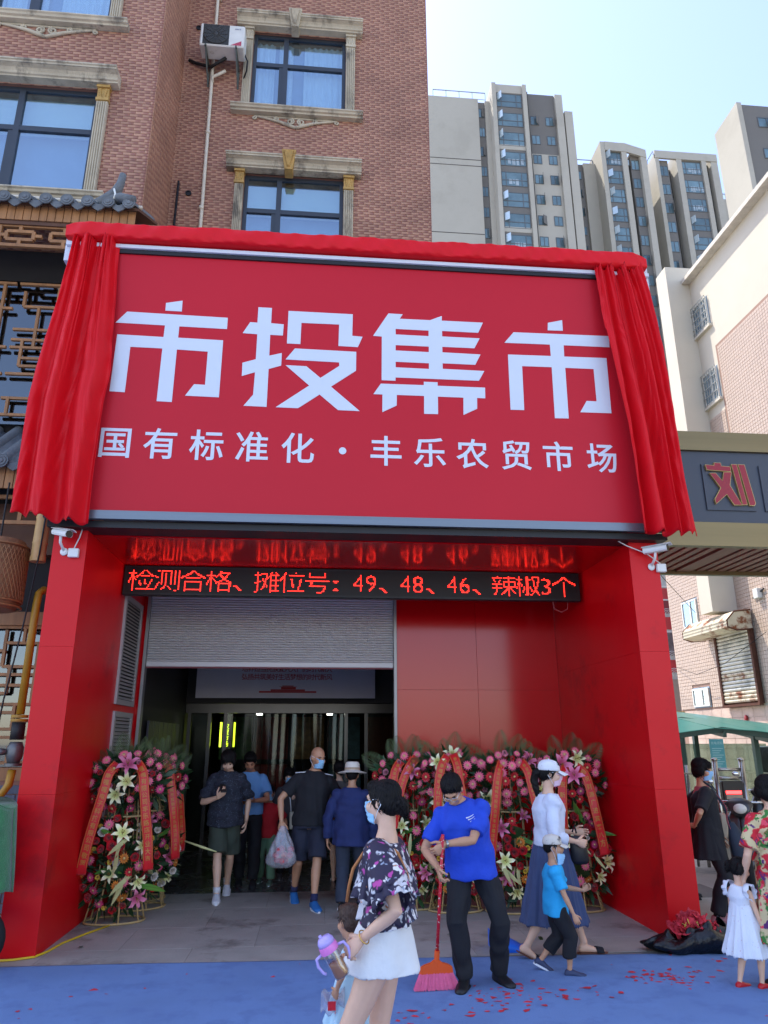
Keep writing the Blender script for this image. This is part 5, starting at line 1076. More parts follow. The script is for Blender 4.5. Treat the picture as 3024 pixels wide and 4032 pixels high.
# flowers face -Y, unit radius 1
def gerbera(c, c2, nm):
    mb = MB(); n = 13
    for lay, (R0, dz, off) in enumerate(((1.0, 0, 0), (.72, -.12, .5))):
        for k in range(n):
            a = (k + off) / n * 2 * math.pi; w = .115 * R0; ca, sa = math.cos(a), math.sin(a)
            f = lambda r, s, y: (r * ca - s * sa, y + dz, r * sa + s * ca)
            mb.add([f(.12, 0, -.02), f(.62 * R0, w, -.14), f(R0, 0, .0), f(.62 * R0, -w, -.14)], [(0, 1, 2), (0, 2, 3)])
    mb.cm = 1; mb.lathe([(.22, -.02), (.2, .1), (.0, .14)], (0, -.1, 0), 8, Matrix.Rotation(R_(90), 3, 'X'), False)
    return mb.mesh(nm, [petal_mat(nm + '_petal', c, c2), mat('flower_heart', srgb(214, 190, 120), .8, var=.2, vs=3)], True, False)
def rose(c, c2, nm):
    mb = MB()
    for r0, r1, h, off, n in ((.95, .75, .25, 0, 5), (.72, .62, .5, .5, 5), (.48, .42, .66, .2, 4), (.26, .2, .74, .6, 3)):
        for k in range(n):
            a0 = (k + off) / n * 2 * math.pi; a1 = a0 + 2 * math.pi / n * 1.25; am = (a0 + a1) / 2
            p = lambda r, a, y: (r * math.cos(a), y, r * math.sin(a))
            mb.add([p(r1 * .5, a0, .3), p(r1 * .5, a1, .3), p(r0 * .96, a1, -h + .12), p(r0 * 1.04, am, -h), p(r0 * .96, a0, -h + .12)], [(0, 1, 2, 3, 4)])
    return mb.mesh(nm, petal_mat(nm + '_petal', c, c2), True, False)
def lily(c, c2, nm):
    mb = MB()
    for k in range(6):
        a = k / 6 * 2 * math.pi; ca, sa = math.cos(a), math.sin(a); f = lambda r, s, y: (r * ca - s * sa, y, r * sa + s * ca); w = .22 if k % 2 else .17
        mb.add([f(.04, .03, .35), f(.04, -.03, .35), f(.3, -w, -.05), f(.34, 0, .03), f(.3, w, -.05), f(.68, -w * .8, -.3), f(.7, 0, -.24), f(.68, w * .8, -.3), f(1.0, 0, -.08)],
               [(0, 1, 2, 3), (0, 3, 4), (3, 2, 5, 6), (4, 3, 6, 7), (6, 5, 8), (7, 6, 8)])
    mb.cm = 1
    for k in range(5): a = k / 5 * 6.28; mb.bar((0, .2, 0), (.13 * math.cos(a), -.5, .13 * math.sin(a)), .025, .025); mb.ell((.13 * math.cos(a), -.5, .13 * math.sin(a)), (.05, .03, .03), nu=5, nv=3)
    return mb.mesh(nm, [petal_mat(nm + '_petal', c, c2), mat('lily_anther', srgb(150, 110, 40), .8, var=.1)], True, False)
G_PINK = gerbera(srgb(250, 100, 140), srgb(250, 170, 165), 'pink_gerbera'); G_HOT = gerbera(srgb(206, 40, 110), srgb(230, 120, 150), 'magenta_gerbera'); G_OR = gerbera(srgb(236, 140, 30), srgb(190, 100, 30), 'orange_gerbera'); G_RED = gerbera(srgb(220, 20, 34), srgb(160, 10, 24), 'red_gerbera')
RS_R = rose(srgb(212, 14, 34), srgb(130, 4, 14), 'red_rose'); RS_P = rose(srgb(230, 150, 170), srgb(220, 120, 150), 'pink_rose'); RS_Y = rose(srgb(236, 206, 70), srgb(220, 170, 40), 'yellow_rose'); RS_W = rose(srgb(236, 226, 214), srgb(214, 200, 170), 'white_rose')
LI_C = lily(srgb(252, 246, 200), srgb(214, 220, 110), 'cream_lily'); LI_P = lily(srgb(222, 130, 160), srgb(190, 60, 110), 'pink_lily')
LEAF = mat('dark_leaf', srgb(40, 72, 38), .4, var=.25, vs=3, objrand=.3); PALM = mat('palm_leaf', srgb(76, 92, 52), .5, var=.2, objrand=.3); PALE = mat('pale_stem', srgb(206, 206, 140), .5, var=.1)
def leaf_mesh(nm, wd, curve, m):
    mb = MB(); n = 6; vs = []
    for i in range(n + 1):
        t = i / n; w = wd * math.sin(math.pi * min(1, .08 + t * .95)) ** .8; z = t; y = -curve * t * t
        vs += [(-w, y + .25 * w, z), (0, y, z), (w, y + .25 * w, z)]
    return mb.add(vs, [f for i in range(n) for f in ((i * 3, i * 3 + 1, i * 3 + 4, i * 3 + 3), (i * 3 + 1, i * 3 + 2, i * 3 + 5, i * 3 + 4))]).mesh(nm, m, True, False)
LF_B = leaf_mesh('broad_leaf', .2, .4, LEAF); LF_L = leaf_mesh('striped_leaf', .09, .5, mat('striped_leaf_green', srgb(96, 150, 60), .4, var=.4, vs=2, stretch=(30, 1, .3), objrand=.2)); LF_S = leaf_mesh('curled_stem', .06, .9, PALE)
def palm_mesh():
    mb = MB(); mb.tube([(0, 0, 0), (0, -.02, .5), (0, -.1, 1)], [.012, .009, .004], 4)
    for i in range(15):
        t = .2 + i * .055; y = -.1 * t * t
        for s in (-1, 1):
            l = .34 * math.sin(math.pi * min(.97, .25 + t * .72)); mb.add([(0, y, t), (s * l * .5 + .0, y - .03, t + l * .55 + .014), (s * l * .75, y - .05, t + l * .85), (s * l * .5, y - .03, t + l * .55 - .02)], [(0, 1, 2), (0, 2, 3)])
    return mb.mesh('palm_frond', PALM, False, False)
PF = palm_mesh()
BAMB = mat('split_bamboo', srgb(184, 156, 104), .6, var=.2, vs=8)
RIB = mat('red_ribbon', srgb(210, 12, 24), .4, var=.08, vs=8, sheen=.2); GLD = mat('gold_print', srgb(196, 136, 50), .5, .0, var=.1)
def ribbon(t, pts, text, w=.1, skip=0.0):
    """pts: local polyline of the ribbon's centre, from top to bottom; the face looks to -Y"""
    P = [Vector(p) for p in pts]; seg = [(P[i + 1] - P[i]).length for i in range(len(P) - 1)]; L = sum(seg)
    def at(s):
        s = max(0, min(L - 1e-6, s)); i = 0
        while i < len(seg) - 1 and s > seg[i]: s -= seg[i]; i += 1
        f = s / seg[i]; f2 = f
        p0, p1, p2, p3 = P[max(i - 1, 0)], P[i], P[i + 1], P[min(i + 2, len(P) - 1)]
        return .5 * ((2 * p1) + (p2 - p0) * f + (2 * p0 - 5 * p1 + 4 * p2 - p3) * f * f + (3 * p1 - p0 - 3 * p2 + p3) * f ** 3)
    def frame(s):
        p = at(s); d = (at(s + .01) - at(s - .01)).normalized(); side = Vector((0, -1, 0)).cross(d); side = side.normalized() if side.length > .1 else Vector((1, 0, 0)); 
        if side.x < 0: side = -side
        return p, side, side.cross(d).normalized() * (1 if (side.cross(d)).y < 0 else -1)
    def fn(u, v, d):
        p, side, nrm = frame(v); return p + side * (u * (1 - .0)) + nrm * (d + .006 * math.sin(v * 14 + u * 20))
    g = MB(); g.grid(lambda a, b: fn((a - .5) * w, b * L, 0), 4, 30); o = solid(g, .0015).build('ribbon', RIB, t, True, False)
    m = MB()
    for u in (-w * .42, w * .42): m.grid(lambda a, b: fn(u + (a - .5) * .004, .02 + b * (L - .1), .003), 1, 30)
    n = len(text); size = min(w * .52, (L - .16) / max(n, 1) * .74); pitch = (L - .16) / max(n, 1)
    for i, ch in enumerate(text): glyph(m, ch, lambda u, v, d: fn(u - size / 2, .06 + (i + 1) * pitch - v, .003), 0, 0, 0, size)
    m.build('lettering', GLD, o, False, False, False)
def basket(label, x, y, rz, seed, ribs, scale=1.0, dens=1.0):
    rn = random.Random(seed); t = thing('flower_basket', label, 'flower basket', (x, y, 0), rz, 'opening ceremony flower baskets'); t.scale = (scale,) * 3
    # bamboo stand
    s = MB()
    for z, a, b in ((.02, .30, .2), (.42, .2, .13), (1.02, .2, .12)): s.tube([(a * math.cos(k * math.pi / 14), b * math.sin(k * math.pi / 14), z) for k in range(29)], .011, 6, False)
    for k in range(8):
        a = k * math.pi / 4 + .2; s.tube([(.3 * math.cos(a), .2 * math.sin(a), .0), (.2 * math.cos(a), .13 * math.sin(a), .42), (.17 * math.cos(a), .1 * math.sin(a) + .02, 1.05), (.12 * math.cos(a), .08 * math.sin(a) + .04, 1.5)], .009, 5)
    s.build('bamboo_stand', BAMB, t, True, False)
    # loose greenery filling the tiers
    g = MB()
    for k in range(int(640 * dens)):
        tier = rn.random() < .5; zc, rz_, rx = (1.36, .26, .38) if tier else (.56, .44, .37)
        a = rn.uniform(0, 6.28); r = rn.random() ** .5; px = rx * r * math.cos(a); pz = zc + rz_ * r * math.sin(a); py = rn.uniform(-.12, .1) - .06 * (1 - r)
        d = Vector((px * 2 + rn.uniform(-.6, .6), rn.uniform(-1, .1), (pz - zc) * 2 + rn.uniform(-.7, .7))).normalized() * rn.uniform(.08, .2); sd_ = d.cross(Vector((rn.uniform(-1, 1), rn.uniform(-1, 1), rn.uniform(-1, 1)))).normalized() * rn.uniform(.012, .03)
        p = Vector((px, py, pz)); g.add([p, p + d * .5 + sd_, p + d, p + d * .5 - sd_], [(0, 1, 2), (0, 2, 3)])
    tag(g.build('greenery', LEAF, t, False, False, False), kind='stuff')
    for k in range(11):
        a = R_(-62 + k * 12.4 + rn.uniform(-6, 6)); l = rn.uniform(.28, .46); inst('palm_frond', PF, t, (.2 * math.sin(a), .06 + rn.uniform(-.03, .03), 1.32 + .12 * math.cos(a)), (rn.uniform(-.15, .15), a, rn.uniform(-.4, .4)), (l, l, l))
    for k in range(9):
        a = R_(rn.choice((-1, 1)) * rn.uniform(30, 130)); l = rn.uniform(.2, .34); inst('leaf', LF_B if k % 2 else LF_L, t, (rn.uniform(-.2, .2), -.12, rn.uniform(.35, .9)), (rn.uniform(.1, .6), a, 0), (l, l, l))
    for k in range(5): a = R_(rn.uniform(110, 250)); l = rn.uniform(.25, .4); inst('curled_stem', LF_S, t, (rn.uniform(-.2, .2), -.2, rn.uniform(.45, .85)), (.4, a, 0), (l, l, l))
    def put(me, nm, px, pz, R0):
        zc, rr, rx = (1.37, .29, .42) if pz > 1.06 else (.58, .46, .40); q = min(1, math.hypot(px / rx, (pz - zc) / rr)); py = -.2 * math.sqrt(max(.05, 1 - q * q)) - .07
        tl = (R_((pz - zc) * -70 + rn.uniform(-18, 18)), rn.uniform(0, 6), R_(px * 90 + rn.uniform(-18, 18)))
        M = Matrix.Rotation(tl[2], 4, 'Z') @ Matrix.Rotation(tl[0], 4, 'X') @ Matrix.Rotation(tl[1], 4, 'Y'); inst(nm, me, t, (px, py, pz), M.to_euler(), (R0,) * 3)
    pts = []
    def spot(z0, z1, r):
        zc, rr, rx = (1.37, .28, .41) if z0 > 1.05 else (.58, .44, .39)
        for _ in range(60):
            a = rn.uniform(0, 6.28); q = rn.random() ** .55; px = rx * q * math.cos(a); pz = zc + rr * q * math.sin(a)
            if all((px - a_) ** 2 + (pz - b_) ** 2 > (r + c_) ** 2 * .62 for a_, b_, c_ in pts): break
        pts.append((px, pz, r)); return px, pz
    up, lo = (1.1, 1.7), (.3, 1.0)
    for _ in range(3): px, pz = spot(*up, .1); put(LI_C if rn.random() < .8 else LI_P, 'lily', px, pz, rn.uniform(.1, .14))
    for _ in range(5): px, pz = spot(*lo, .1); put(LI_C if rn.random() < .6 else LI_P, 'lily', px, pz, rn.uniform(.09, .12))
    for k in range(6): a = R_(-60 + k * 24 + rn.uniform(-6, 6)); px = .38 * math.sin(a); pz = 1.36 + .27 * math.cos(a) + rn.uniform(-.02, .04); pts.append((px, pz, .05)); put(G_PINK, 'gerbera', px, pz, rn.uniform(.046, .066))
    for _ in range(int(15 * dens)): px, pz = spot(*up, .052); put(rn.choice((G_PINK, G_PINK, G_PINK, G_RED, G_HOT)), 'gerbera', px, pz, rn.uniform(.046, .066))
    for _ in range(int(5 * dens)): px, pz = spot(*up, .04); put(RS_P if rn.random() < .3 else RS_R, 'rose', px, pz, rn.uniform(.03, .042))
    for _ in range(int(14 * dens)): px, pz = spot(*lo, .05); put(rn.choice((G_PINK, G_PINK, G_HOT, G_OR, G_RED)), 'gerbera', px, pz, rn.uniform(.05, .062))
    for _ in range(int(17 * dens)): px, pz = spot(*lo, .045); put(RS_R if rn.random() < .8 else RS_W, 'rose', px, pz, rn.uniform(.042, .058))
    for _ in range(int(6 * dens)): px, pz = spot(*lo, .025); put(RS_Y if rn.random() < .75 else RS_W, 'rose', px, pz, rn.uniform(.02, .034))
    for pl, txt in ribs: ribbon(t, pl, txt)
    return t
RA = [(-.10, -.2, 1.56), (-.17, -.27, 1.46), (-.2, -.31, 1.3), (-.25, -.33, 1.05), (-.3, -.33, .8), (-.33, -.31, .6), (-.34, -.29, .5)]
RBn = [(.10, -.2, 1.56), (.17, -.27, 1.46), (.2, -.31, 1.3), (.24, -.33, 1.05), (.28, -.33, .82), (.3, -.32, .62), (.31, -.3, .52)]
LT = '恭祝梁记嘎嘎鸭市投新农贸丰乐路店开业大吉'; LT2 = '恭祝郑州市投新农贸丰乐路店开业大吉'
basket('flower basket nearest the left red pillar, ribbon hanging at its left', -2.02, 8.62, R_(8), 3, [(RA, '河南嘎嘎电子科技有限公司敬贺'), (RBn, '嘎嘎有限公司丰乐路店开业大吉')])
basket('flower basket second from the left pillar, partly behind the first one', -1.93, 9.25, R_(22), 11, [(RA, LT), (RBn, LT)])
basket('flower basket farthest inside on the left, mostly hidden behind two others', -2.0, 9.7, R_(40), 23, [(RBn, LT2)], 1.0, .7)
basket('flower basket beside the shutter opening, left of the sweeping man', 1.12, 8.98, R_(-6), 31, [([(.08, -.2, 1.6), (-.02, -.27, 1.48), (-.1, -.31, 1.3), (-.16, -.33, 1.05), (-.2, -.33, .86)], LT2), (RA, LT)])
basket('flower basket directly behind the sweeping man', 1.58, 8.78, R_(-4), 47, [([(-.06, -.2, 1.62), (-.14, -.27, 1.5), (-.18, -.31, 1.3), (-.2, -.33, 1.05), (-.22, -.33, .7)], '河南嘎嘎电子科技有限公司敬贺'), ([(.0, -.2, 1.64), (.04, -.29, 1.5), (.06, -.32, 1.3), (.1, -.33, 1.05), (.12, -.32, .7)], LT2)])
basket('flower basket between the sweeping man and the woman in the white cap', 2.20, 8.68, R_(-2), 58, [([(-.08, -.2, 1.56), (-.14, -.28, 1.46), (-.18, -.32, 1.3), (-.22, -.33, 1.0), (-.26, -.32, .72), (-.29, -.3, .5)], LT), ([(.12, -.2, 1.56), (.18, -.28, 1.46), (.22, -.32, 1.25), (.26, -.33, 1.0), (.3, -.32, .75), (.33, -.3, .55)], LT)])
basket('flower basket nearest the right red pillar, behind the woman in the white cap', 2.92, 8.68, R_(-8), 77, [([(-.04, -.2, 1.52), (-.1, -.28, 1.4), (-.13, -.32, 1.2), (-.14, -.33, 1.0), (-.14, -.32, .75)], '恭祝新店开业'), ([(.06, -.22, 1.5), (.14, -.29, 1.42), (.18, -.33, 1.25), (.22, -.34, 1.0), (.26, -.34, .75), (.28, -.32, .6)], '恭祝财源广进宾客八方')])
tag(MB().tube([(-1.42, 8.98, .72), (-1.2, 8.9, .66), (-1.05, 8.86, .62)], [.008, .014, .006], 6).build('leaf_stalk', PALE, None, True), 'pale loose stalk sticking out of the left flower baskets', 'stalk')
# ================================================================ people
JOBS = []; GARM = []
def skin_mat(nm, c): return mat(nm, c, .5, var=.06, vs=12, sss=.06, bump=.04, bs=160)
SK1 = skin_mat('skin_tan', srgb(196, 146, 112)); SK2 = skin_mat('skin_light', srgb(222, 178, 148)); SK3 = skin_mat('skin_ruddy', srgb(186, 126, 94))
HAIR = mat('black_hair', srgb(20, 17, 16), .55, var=.3, vs=60, stretch=(1, 1, .15), bump=.5, bs=110, spec=.2); HAIRB = mat('brown_hair', srgb(70, 48, 34), .5, var=.3, vs=60, bump=.5, bs=110)
MASK = mat('blue_mask', srgb(150, 200, 232), .75, var=.05, vs=30); MASKP = mat('pink_mask', srgb(222, 190, 206), .75, var=.05, vs=30); WHITE_C = mat('white_cloth', srgb(226, 228, 232), .85, var=.04, vs=6, bump=.1, bs=60)
EYE = mat('eye_dark', (.01, .008, .007), .25, var=0); LIP = mat('lip', srgb(176, 100, 90), .5, var=.05)
def V3(*a): return Vector(a)
def ik(s, w, a, b, pole):
    d = w - s; l = d.length
    if l > (a + b) * .999: w = s + d * ((a + b) * .999 / l); d = w - s; l = d.length
    d.normalize(); ca = max(-1, min(1, (a * a + l * l - b * b) / (2 * a * l))); p = Vector(pole); p = p - d * p.dot(d)
    if p.length < 1e-4: p = Vector((1, 0, 0)) - d * d.x
    p.normalize(); return s + d * (a * ca) + p * (a * math.sqrt(max(0, 1 - ca * ca))), w
def wrinkle(P, N, amp, seed, fx=9.0, fz=9.0):
    rs = np.random.RandomState(seed); o = np.zeros(len(P))
    for k in range(7):
        d = rs.normal(size=3); d /= np.linalg.norm(d); f = rs.uniform(.6, 2.4)
        o += np.sin((P * np.array([fx, fx, fz])) @ d * f * 3 + rs.uniform(0, 6) + 1.5 * np.sin(P @ rs.normal(size=3) * 9)) / (1 + .5 * k)
    return P + N * (o * amp * .75)[:, None]
def remesh_job(mb, name, m, parent, vox, smooth=3, amp=0.0, seed=1, extra=None, fx=9, fz=9, mats=None, disp=None):
    me = bpy.data.meshes.new(name); me.from_pydata([tuple(v) for v in mb.v], [], mb.f)
    bm = bmesh.new(); bm.from_mesh(me); bmesh.ops.recalc_face_normals(bm, faces=bm.faces[:]); bmesh.ops.triangulate(bm, faces=bm.faces[:]); bm.to_mesh(me); bm.free()
    o = bpy.data.objects.new(name, me); COL.objects.link(o); o.parent = parent
    r = o.modifiers.new('r', 'REMESH'); r.mode = 'VOXEL'; r.voxel_size = vox
    if smooth: s = o.modifiers.new('s', 'SMOOTH'); s.factor = .5; s.iterations = smooth
    JOBS.append((o, m, amp, seed, extra, fx, fz, disp)); return o
def run_jobs():
    bpy.context.view_layer.update(); dg = bpy.context.evaluated_depsgraph_get()
    for o, m, amp, seed, extra, fx, fz, disp in JOBS:
        me = bpy.data.meshes.new_from_object(o.evaluated_get(dg)); o.modifiers.clear(); old = o.data
        n = len(me.vertices); P = np.empty(n * 3); me.vertices.foreach_get('co', P); P = P.reshape(-1, 3); N = np.empty(n * 3); me.vertices.foreach_get('normal', N); N = N.reshape(-1, 3)
        if amp: P = wrinkle(P, N, amp, seed, fx, fz)
        if disp: P = disp(P, N)
        me.vertices.foreach_set('co', P.ravel())
        if extra is not None:
            bm = bmesh.new(); bm.from_mesh(me); ex = bpy.data.meshes.new('x'); ex.from_pydata([tuple(v) for v in extra.v], [], extra.f); bm.from_mesh(ex); bmesh.ops.recalc_face_normals(bm, faces=bm.faces[:]); bm.to_mesh(me); bm.free(); bpy.data.meshes.remove(ex)
        me.materials.clear(); me.materials.append(m); me.polygons.foreach_set('use_smooth', [True] * len(me.polygons)); me.name = o.name; o.data = me; bpy.data.meshes.remove(old); me.update()

class Person:
    def __init__(s, label, loc, yaw, H=1.7, female=False, child=False, hip=None, lean=(0, 0), hy=0, ty=0, head=(0, 0, 0), rh=None, lh=None, rpole=(-.4, .6, -.3), lpole=(.4, .6, -.3),
                 rf=(-.09, 0, 0), lf=(.09, 0, 0), rtoe=0, ltoe=0, rlift=0, llift=0, skin=None, vox=.011, bw=1.0, belly=0.0, cat='person', bare=False, rhand=None, lhand=None, seed=1, headk=1.0):
        s.t = thing('person', label, cat, (loc[0], loc[1], 0), R_(yaw)); s.H = H; k = s.k = H / 1.7; s.vox = vox; s.skin = skin or SK1; s.seed = seed
        s.body = MB(); s.hands = MB(); s.female = female
        legk = .92 if child else 1.0
        s.hip = V3(*(hip or (0, 0, .895 * k * legk)))
        lf_, ls_ = R_(lean[0]), R_(lean[1]); s.up = V3(math.sin(ls_), -math.sin(lf_), math.cos(lf_) * math.cos(ls_)).normalized()
        s.lx = V3(math.cos(R_(hy)), math.sin(R_(hy)), 0); a = R_(hy + ty); s.cx = V3(math.cos(a), math.sin(a), 0); s.cx = (s.cx - s.up * s.cx.dot(s.up)).normalized()
        up0 = (s.up * .45 + V3(0, 0, .55)).normalized()
        s.L = .535 * k * (.98 if child else 1)
        def sp(t):   # point on the spine at t metres (scaled) above the hip
            t *= k; q = max(0, min(1, t / s.L)); return s.hip + up0 * t * (1 - q) + (up0 * .35 + s.up * .65) * t * q if t > 0 else s.hip + V3(0, 0, t)
        s.sp = sp
        w = bw
        if female: s.secs = [(-.10, .09, .075), (-.05, .155, .105), (.03, .168, .115), (.11, .15, .10), (.2, .125, .088), (.3, .138, .105), (.36, .145, .118), (.405, .142, .10), (.45, .115, .08), (.485, .085, .066), (.52, .06, .056), (.54, .052, .052)]
        else: s.secs = [(-.10, .09, .08), (-.05, .15, .105), (.03, .162, .115), (.11, .155, .112), (.2, .15, .11), (.3, .16, .118), (.37, .170, .12), (.42, .158, .105), (.465, .132, .09), (.5, .102, .077), (.53, .074, .066), (.55, .06, .058)]
        s.secs = [(t, a_ * w, b_ * (w ** .7) + belly * math.exp(-((t - .12) / .12) ** 2)) for t, a_, b_ in s.secs]
        s.sh = (.158 if female else .178) * w * k
        nk = sp(.54); hyaw, hp, hr = [R_(v) for v in head]
        s.HM = Matrix.Rotation(R_(hy + ty) + hyaw, 3, 'Z') @ Matrix.Rotation(hp, 3, 'X') @ Matrix.Rotation(hr, 3, 'Y')   # +hp looks down
        s.hk = k * headk * (1.0 if not child else 1.0)
        if child: s.hk = k ** .55 * .98
        fwd = s.HM @ V3(0, -1, 0); s.hc = nk + s.up * .02 * k + s.HM @ V3(0, -.02 * k, .128 * s.hk)
        s.shl = {}; s.elb = {}; s.wri = {}; s.hipj = {}; s.knee = {}; s.ank = {}; s.hd = {}
        A, B = .285 * k, .25 * k
        for sd_, sg_, tgt, pole in (('r', -1, rh, rpole), ('l', 1, lh, lpole)):
            sj = sp(.424) + s.cx * sg_ * s.sh; s.shl[sd_] = sj
            if tgt is None: tgt = sj + V3(sg_ * .06 * k, -.05 * k, -.52 * k)
            e, wv_ = ik(sj, V3(*tgt), A, B, pole); s.elb[sd_] = e; s.wri[sd_] = wv_
        T, C = .43 * k * legk, .415 * k * legk
        for sd_, sg_, ft, toe, lift in (('r', -1, rf, rtoe, rlift), ('l', 1, lf, ltoe, llift)):
            hj = s.hip + s.lx * sg_ * .088 * k * w; s.hipj[sd_] = hj; td = V3(math.sin(R_(toe)), -math.cos(R_(toe)), 0)
            an = V3(ft[0], ft[1], ft[2] + .085 * k) ; kn, an = ik(hj, an, T, C, td + V3(sg_ * .08, 0, 0)); s.knee[sd_] = kn; s.ank[sd_] = (an, td, R_(lift))
        s.bare = bare; s.flesh(rhand, lhand)
    def limb(s, mb, pts, n=12): mb.tube([p for p, r in pts], [r for p, r in pts], n)
    def flesh(s, rhand, lhand):
        k, b = s.k, s.body; fx = s.cx
        def sec(t, w, d): c = s.sp(t); q = max(0, min(1, (t + .02) / .3)); ax = (s.lx * (1 - q) + s.cx * q).normalized(); f = s.up.cross(ax) if t > .05 else V3(0, 0, 1).cross(ax); return (c, ax * w * k, f.normalized() * d * k)
        s.sec = sec
        b.eloft([sec(*q) for q in s.secs], 20)
        if s.female:
            for sg_ in (-1, 1): c = s.sp(.345) + s.cx * sg_ * .065 * k - s.up.cross(s.cx).normalized() * -1 * 0; f = s.cx.cross(s.up).normalized(); b.ell(c + (f if f.y < 0 else -f) * .07 * k, .06 * k)
        for q in ('r', 'l'):
            sj, e, w = s.shl[q], s.elb[q], s.wri[q]; fk = .9 if s.female else 1.0
            s.limb(b, [(sj + (s.sp(.46) - sj) * .35, .054 * k), (sj, .054 * k * fk), (sj.lerp(e, .35), .047 * k * fk), (sj.lerp(e, .8), .040 * k * fk), (e, .037 * k * fk), (e.lerp(w, .25), .039 * k * fk), (e.lerp(w, .7), .03 * k * fk), (w, .024 * k * fk), (w + (w - e).normalized() * .02 * k, .024 * k * fk)])
            hj, kn, (an, td, lift) = s.hipj[q], s.knee[q], s.ank[q]; bk = -td
            s.limb(b, [(hj + V3(0, 0, .04 * k), .085 * k), (hj.lerp(kn, .2), .083 * k), (hj.lerp(kn, .6), .066 * k), (kn + V3(0, 0, .03 * k), .053 * k), (kn - V3(0, 0, .03 * k), .05 * k), (kn.lerp(an, .3) + bk * .012 * k, .055 * k), (kn.lerp(an, .6) + bk * .006 * k, .045 * k), (kn.lerp(an, .88), .034 * k), (an, .036 * k)])
            M = s.footM(q)
            b.eloft([(an + M @ V3(0, y * k, z * k), M @ V3(wd * k, 0, 0), M @ V3(0, 0, h * k)) for y, z, wd, h in ((.055, -.045, .02, .02), (.04, -.045, .032, .034), (0, -.04, .035, .04), (-.06, -.05, .038, .03), (-.12, -.062, .044, .02), (-.165, -.066, .042, .015), (-.19, -.068, .025, .01))], 12)
        # neck and head
        h, M, c = s.hk, s.HM, s.hc; nb = s.sp(.50); b.tube([nb, s.sp(.545), c + M @ V3(0, .02 * h, -.07 * h), c + M @ V3(0, .02 * h, -.02 * h)], [.062 * k, .054 * k * (.9 if s.female else 1), .052 * h, .05 * h], 14)
        E = lambda p, r: b.ell(c + M @ V3(*[x * h for x in p]), tuple(x * h for x in r), M, 16, 12)
        E((0, .012, .03), (.076, .094, .088)); E((0, -.02, -.03), (.064, .076, .085)); E((0, -.045, -.09), (.036, .036, .028)); E((0, -.078, .028), (.052, .02, .016))
        for sg_ in (-1, 1): E((sg_ * .038, -.062, -.028), (.028, .03, .03)); E((sg_ * .078, .012, -.005), (.011, .022, .033))
        b.tube([c + M @ V3(0, -.088 * h, .012 * h), c + M @ V3(0, -.106 * h, -.018 * h), c + M @ V3(0, -.108 * h, -.032 * h), c + M @ V3(0, -.09 * h, -.038 * h)], [.010 * h, .012 * h, .017 * h, .012 * h], 10)
        E((0, -.086, -.06), (.024, .016, .012))
        for q, sp_ in (('r', rhand), ('l', lhand)): s.hand(q, **(sp_ or {}))
    def footM(s, q):
        an, td, lift = s.ank[q]; yaw = math.atan2(td.x, -td.y); return Matrix.Rotation(yaw, 3, 'Z') @ Matrix.Rotation(lift, 3, 'X')
    def hand(s, q, d=None, palm=None, curl=.5, spread=.18):
        k = s.k; w, e = s.wri[q], s.elb[q]; sg_ = -1 if q == 'r' else 1
        d = V3(*d).normalized() if d else (w - e).normalized(); n = V3(*palm) if palm else V3(-sg_, 0, 0); n = (n - d * n.dot(d)).normalized(); t = n.cross(d) * sg_
        if palm is None and t.y > 0: pass
        # t points to the thumb side
        s.hd[q] = (w + d * .085 * k + n * .03 * k, d, n, t); m = s.hands
        m.eloft([(w + d * (x * k), t * (a * k), n * (b_ * k)) for x, a, b_ in ((-.015, .024, .02), (.0, .026, .019), (.03, .036, .018), (.06, .041, .016), (.085, .04, .014), (.096, .034, .01))], 12)
        for i, (off, L, f0) in enumerate(((.029, .07, .0), (.0105, .078, .004), (-.009, .072, .0), (-.028, .056, -.008))):
            p = w + d * ((.088 + f0) * k) + t * (off * k); dd = (d + t * (off * spread * 8)).normalized(); pts = [p - dd * .02 * k]; rr = [.0095 * k]
            for j, l in enumerate((.45, .32, .23)):
                a = curl * (.7, 1.0, .8)[j] * (1 + .08 * i); dd = (dd * math.cos(a) + (n - dd * n.dot(dd)).normalized() * math.sin(a)).normalized(); pts.append(p); rr.append((.0095, .009, .008)[j] * k); p = p + dd * (L * l * k)
            pts.append(p); rr.append(.0065 * k); m.tube(pts, rr, 8)
        p = w + d * .02 * k + t * .03 * k; td = (d * .75 + t * .75 + n * .25).normalized(); q2 = p + td * .04 * k; td2 = (d * .9 + t * .15 + n * (.3 + curl * .5)).normalized(); q3 = q2 + td2 * .03 * k; q4 = q3 + (td2 + n * .3 * curl).normalized() * .024 * k
        m.tube([p - td * .02 * k, p, q2, q3, q4], [.012 * k, .013 * k, .0105 * k, .009 * k, .0065 * k], 8)
    def finish(s):
        s.bo = remesh_job(s.body, 'body', s.skin, s.t, s.vox, 4, extra=s.hands)
        c, M, h = s.hc, s.HM, s.hk
        for sg_ in (-1, 1):
            MB().ell(c + M @ V3(sg_ * .031 * h, -.0865 * h, .008 * h), (.012 * h, .006 * h, .0055 * h), M, 10, 6).build('eye', EYE, s.t, True, False)
            MB().tube([c + M @ V3(sg_ * .017 * h, -.095 * h, .026 * h), c + M @ V3(sg_ * .033 * h, -.094 * h, .031 * h), c + M @ V3(sg_ * .048 * h, -.083 * h, .027 * h)], .0035 * h, 6).build('eyebrow', HAIR, s.t, True, False)
        return s
    # ------------------------------------------------ clothing
    def torso_secs(s, t0, t1, inf, flare=0.0, hem=None):
        out = []; ts = [t0] + [q[0] for q in s.secs if t0 < q[0] < t1] + [t1]
        for t in ts:
            a, b = s.dims(t); f = inf + flare * max(0, 1 - (t - t0) / max(.01, t1 - t0)) ; out.append(s.sec(t, a + f, b + f))
        return out
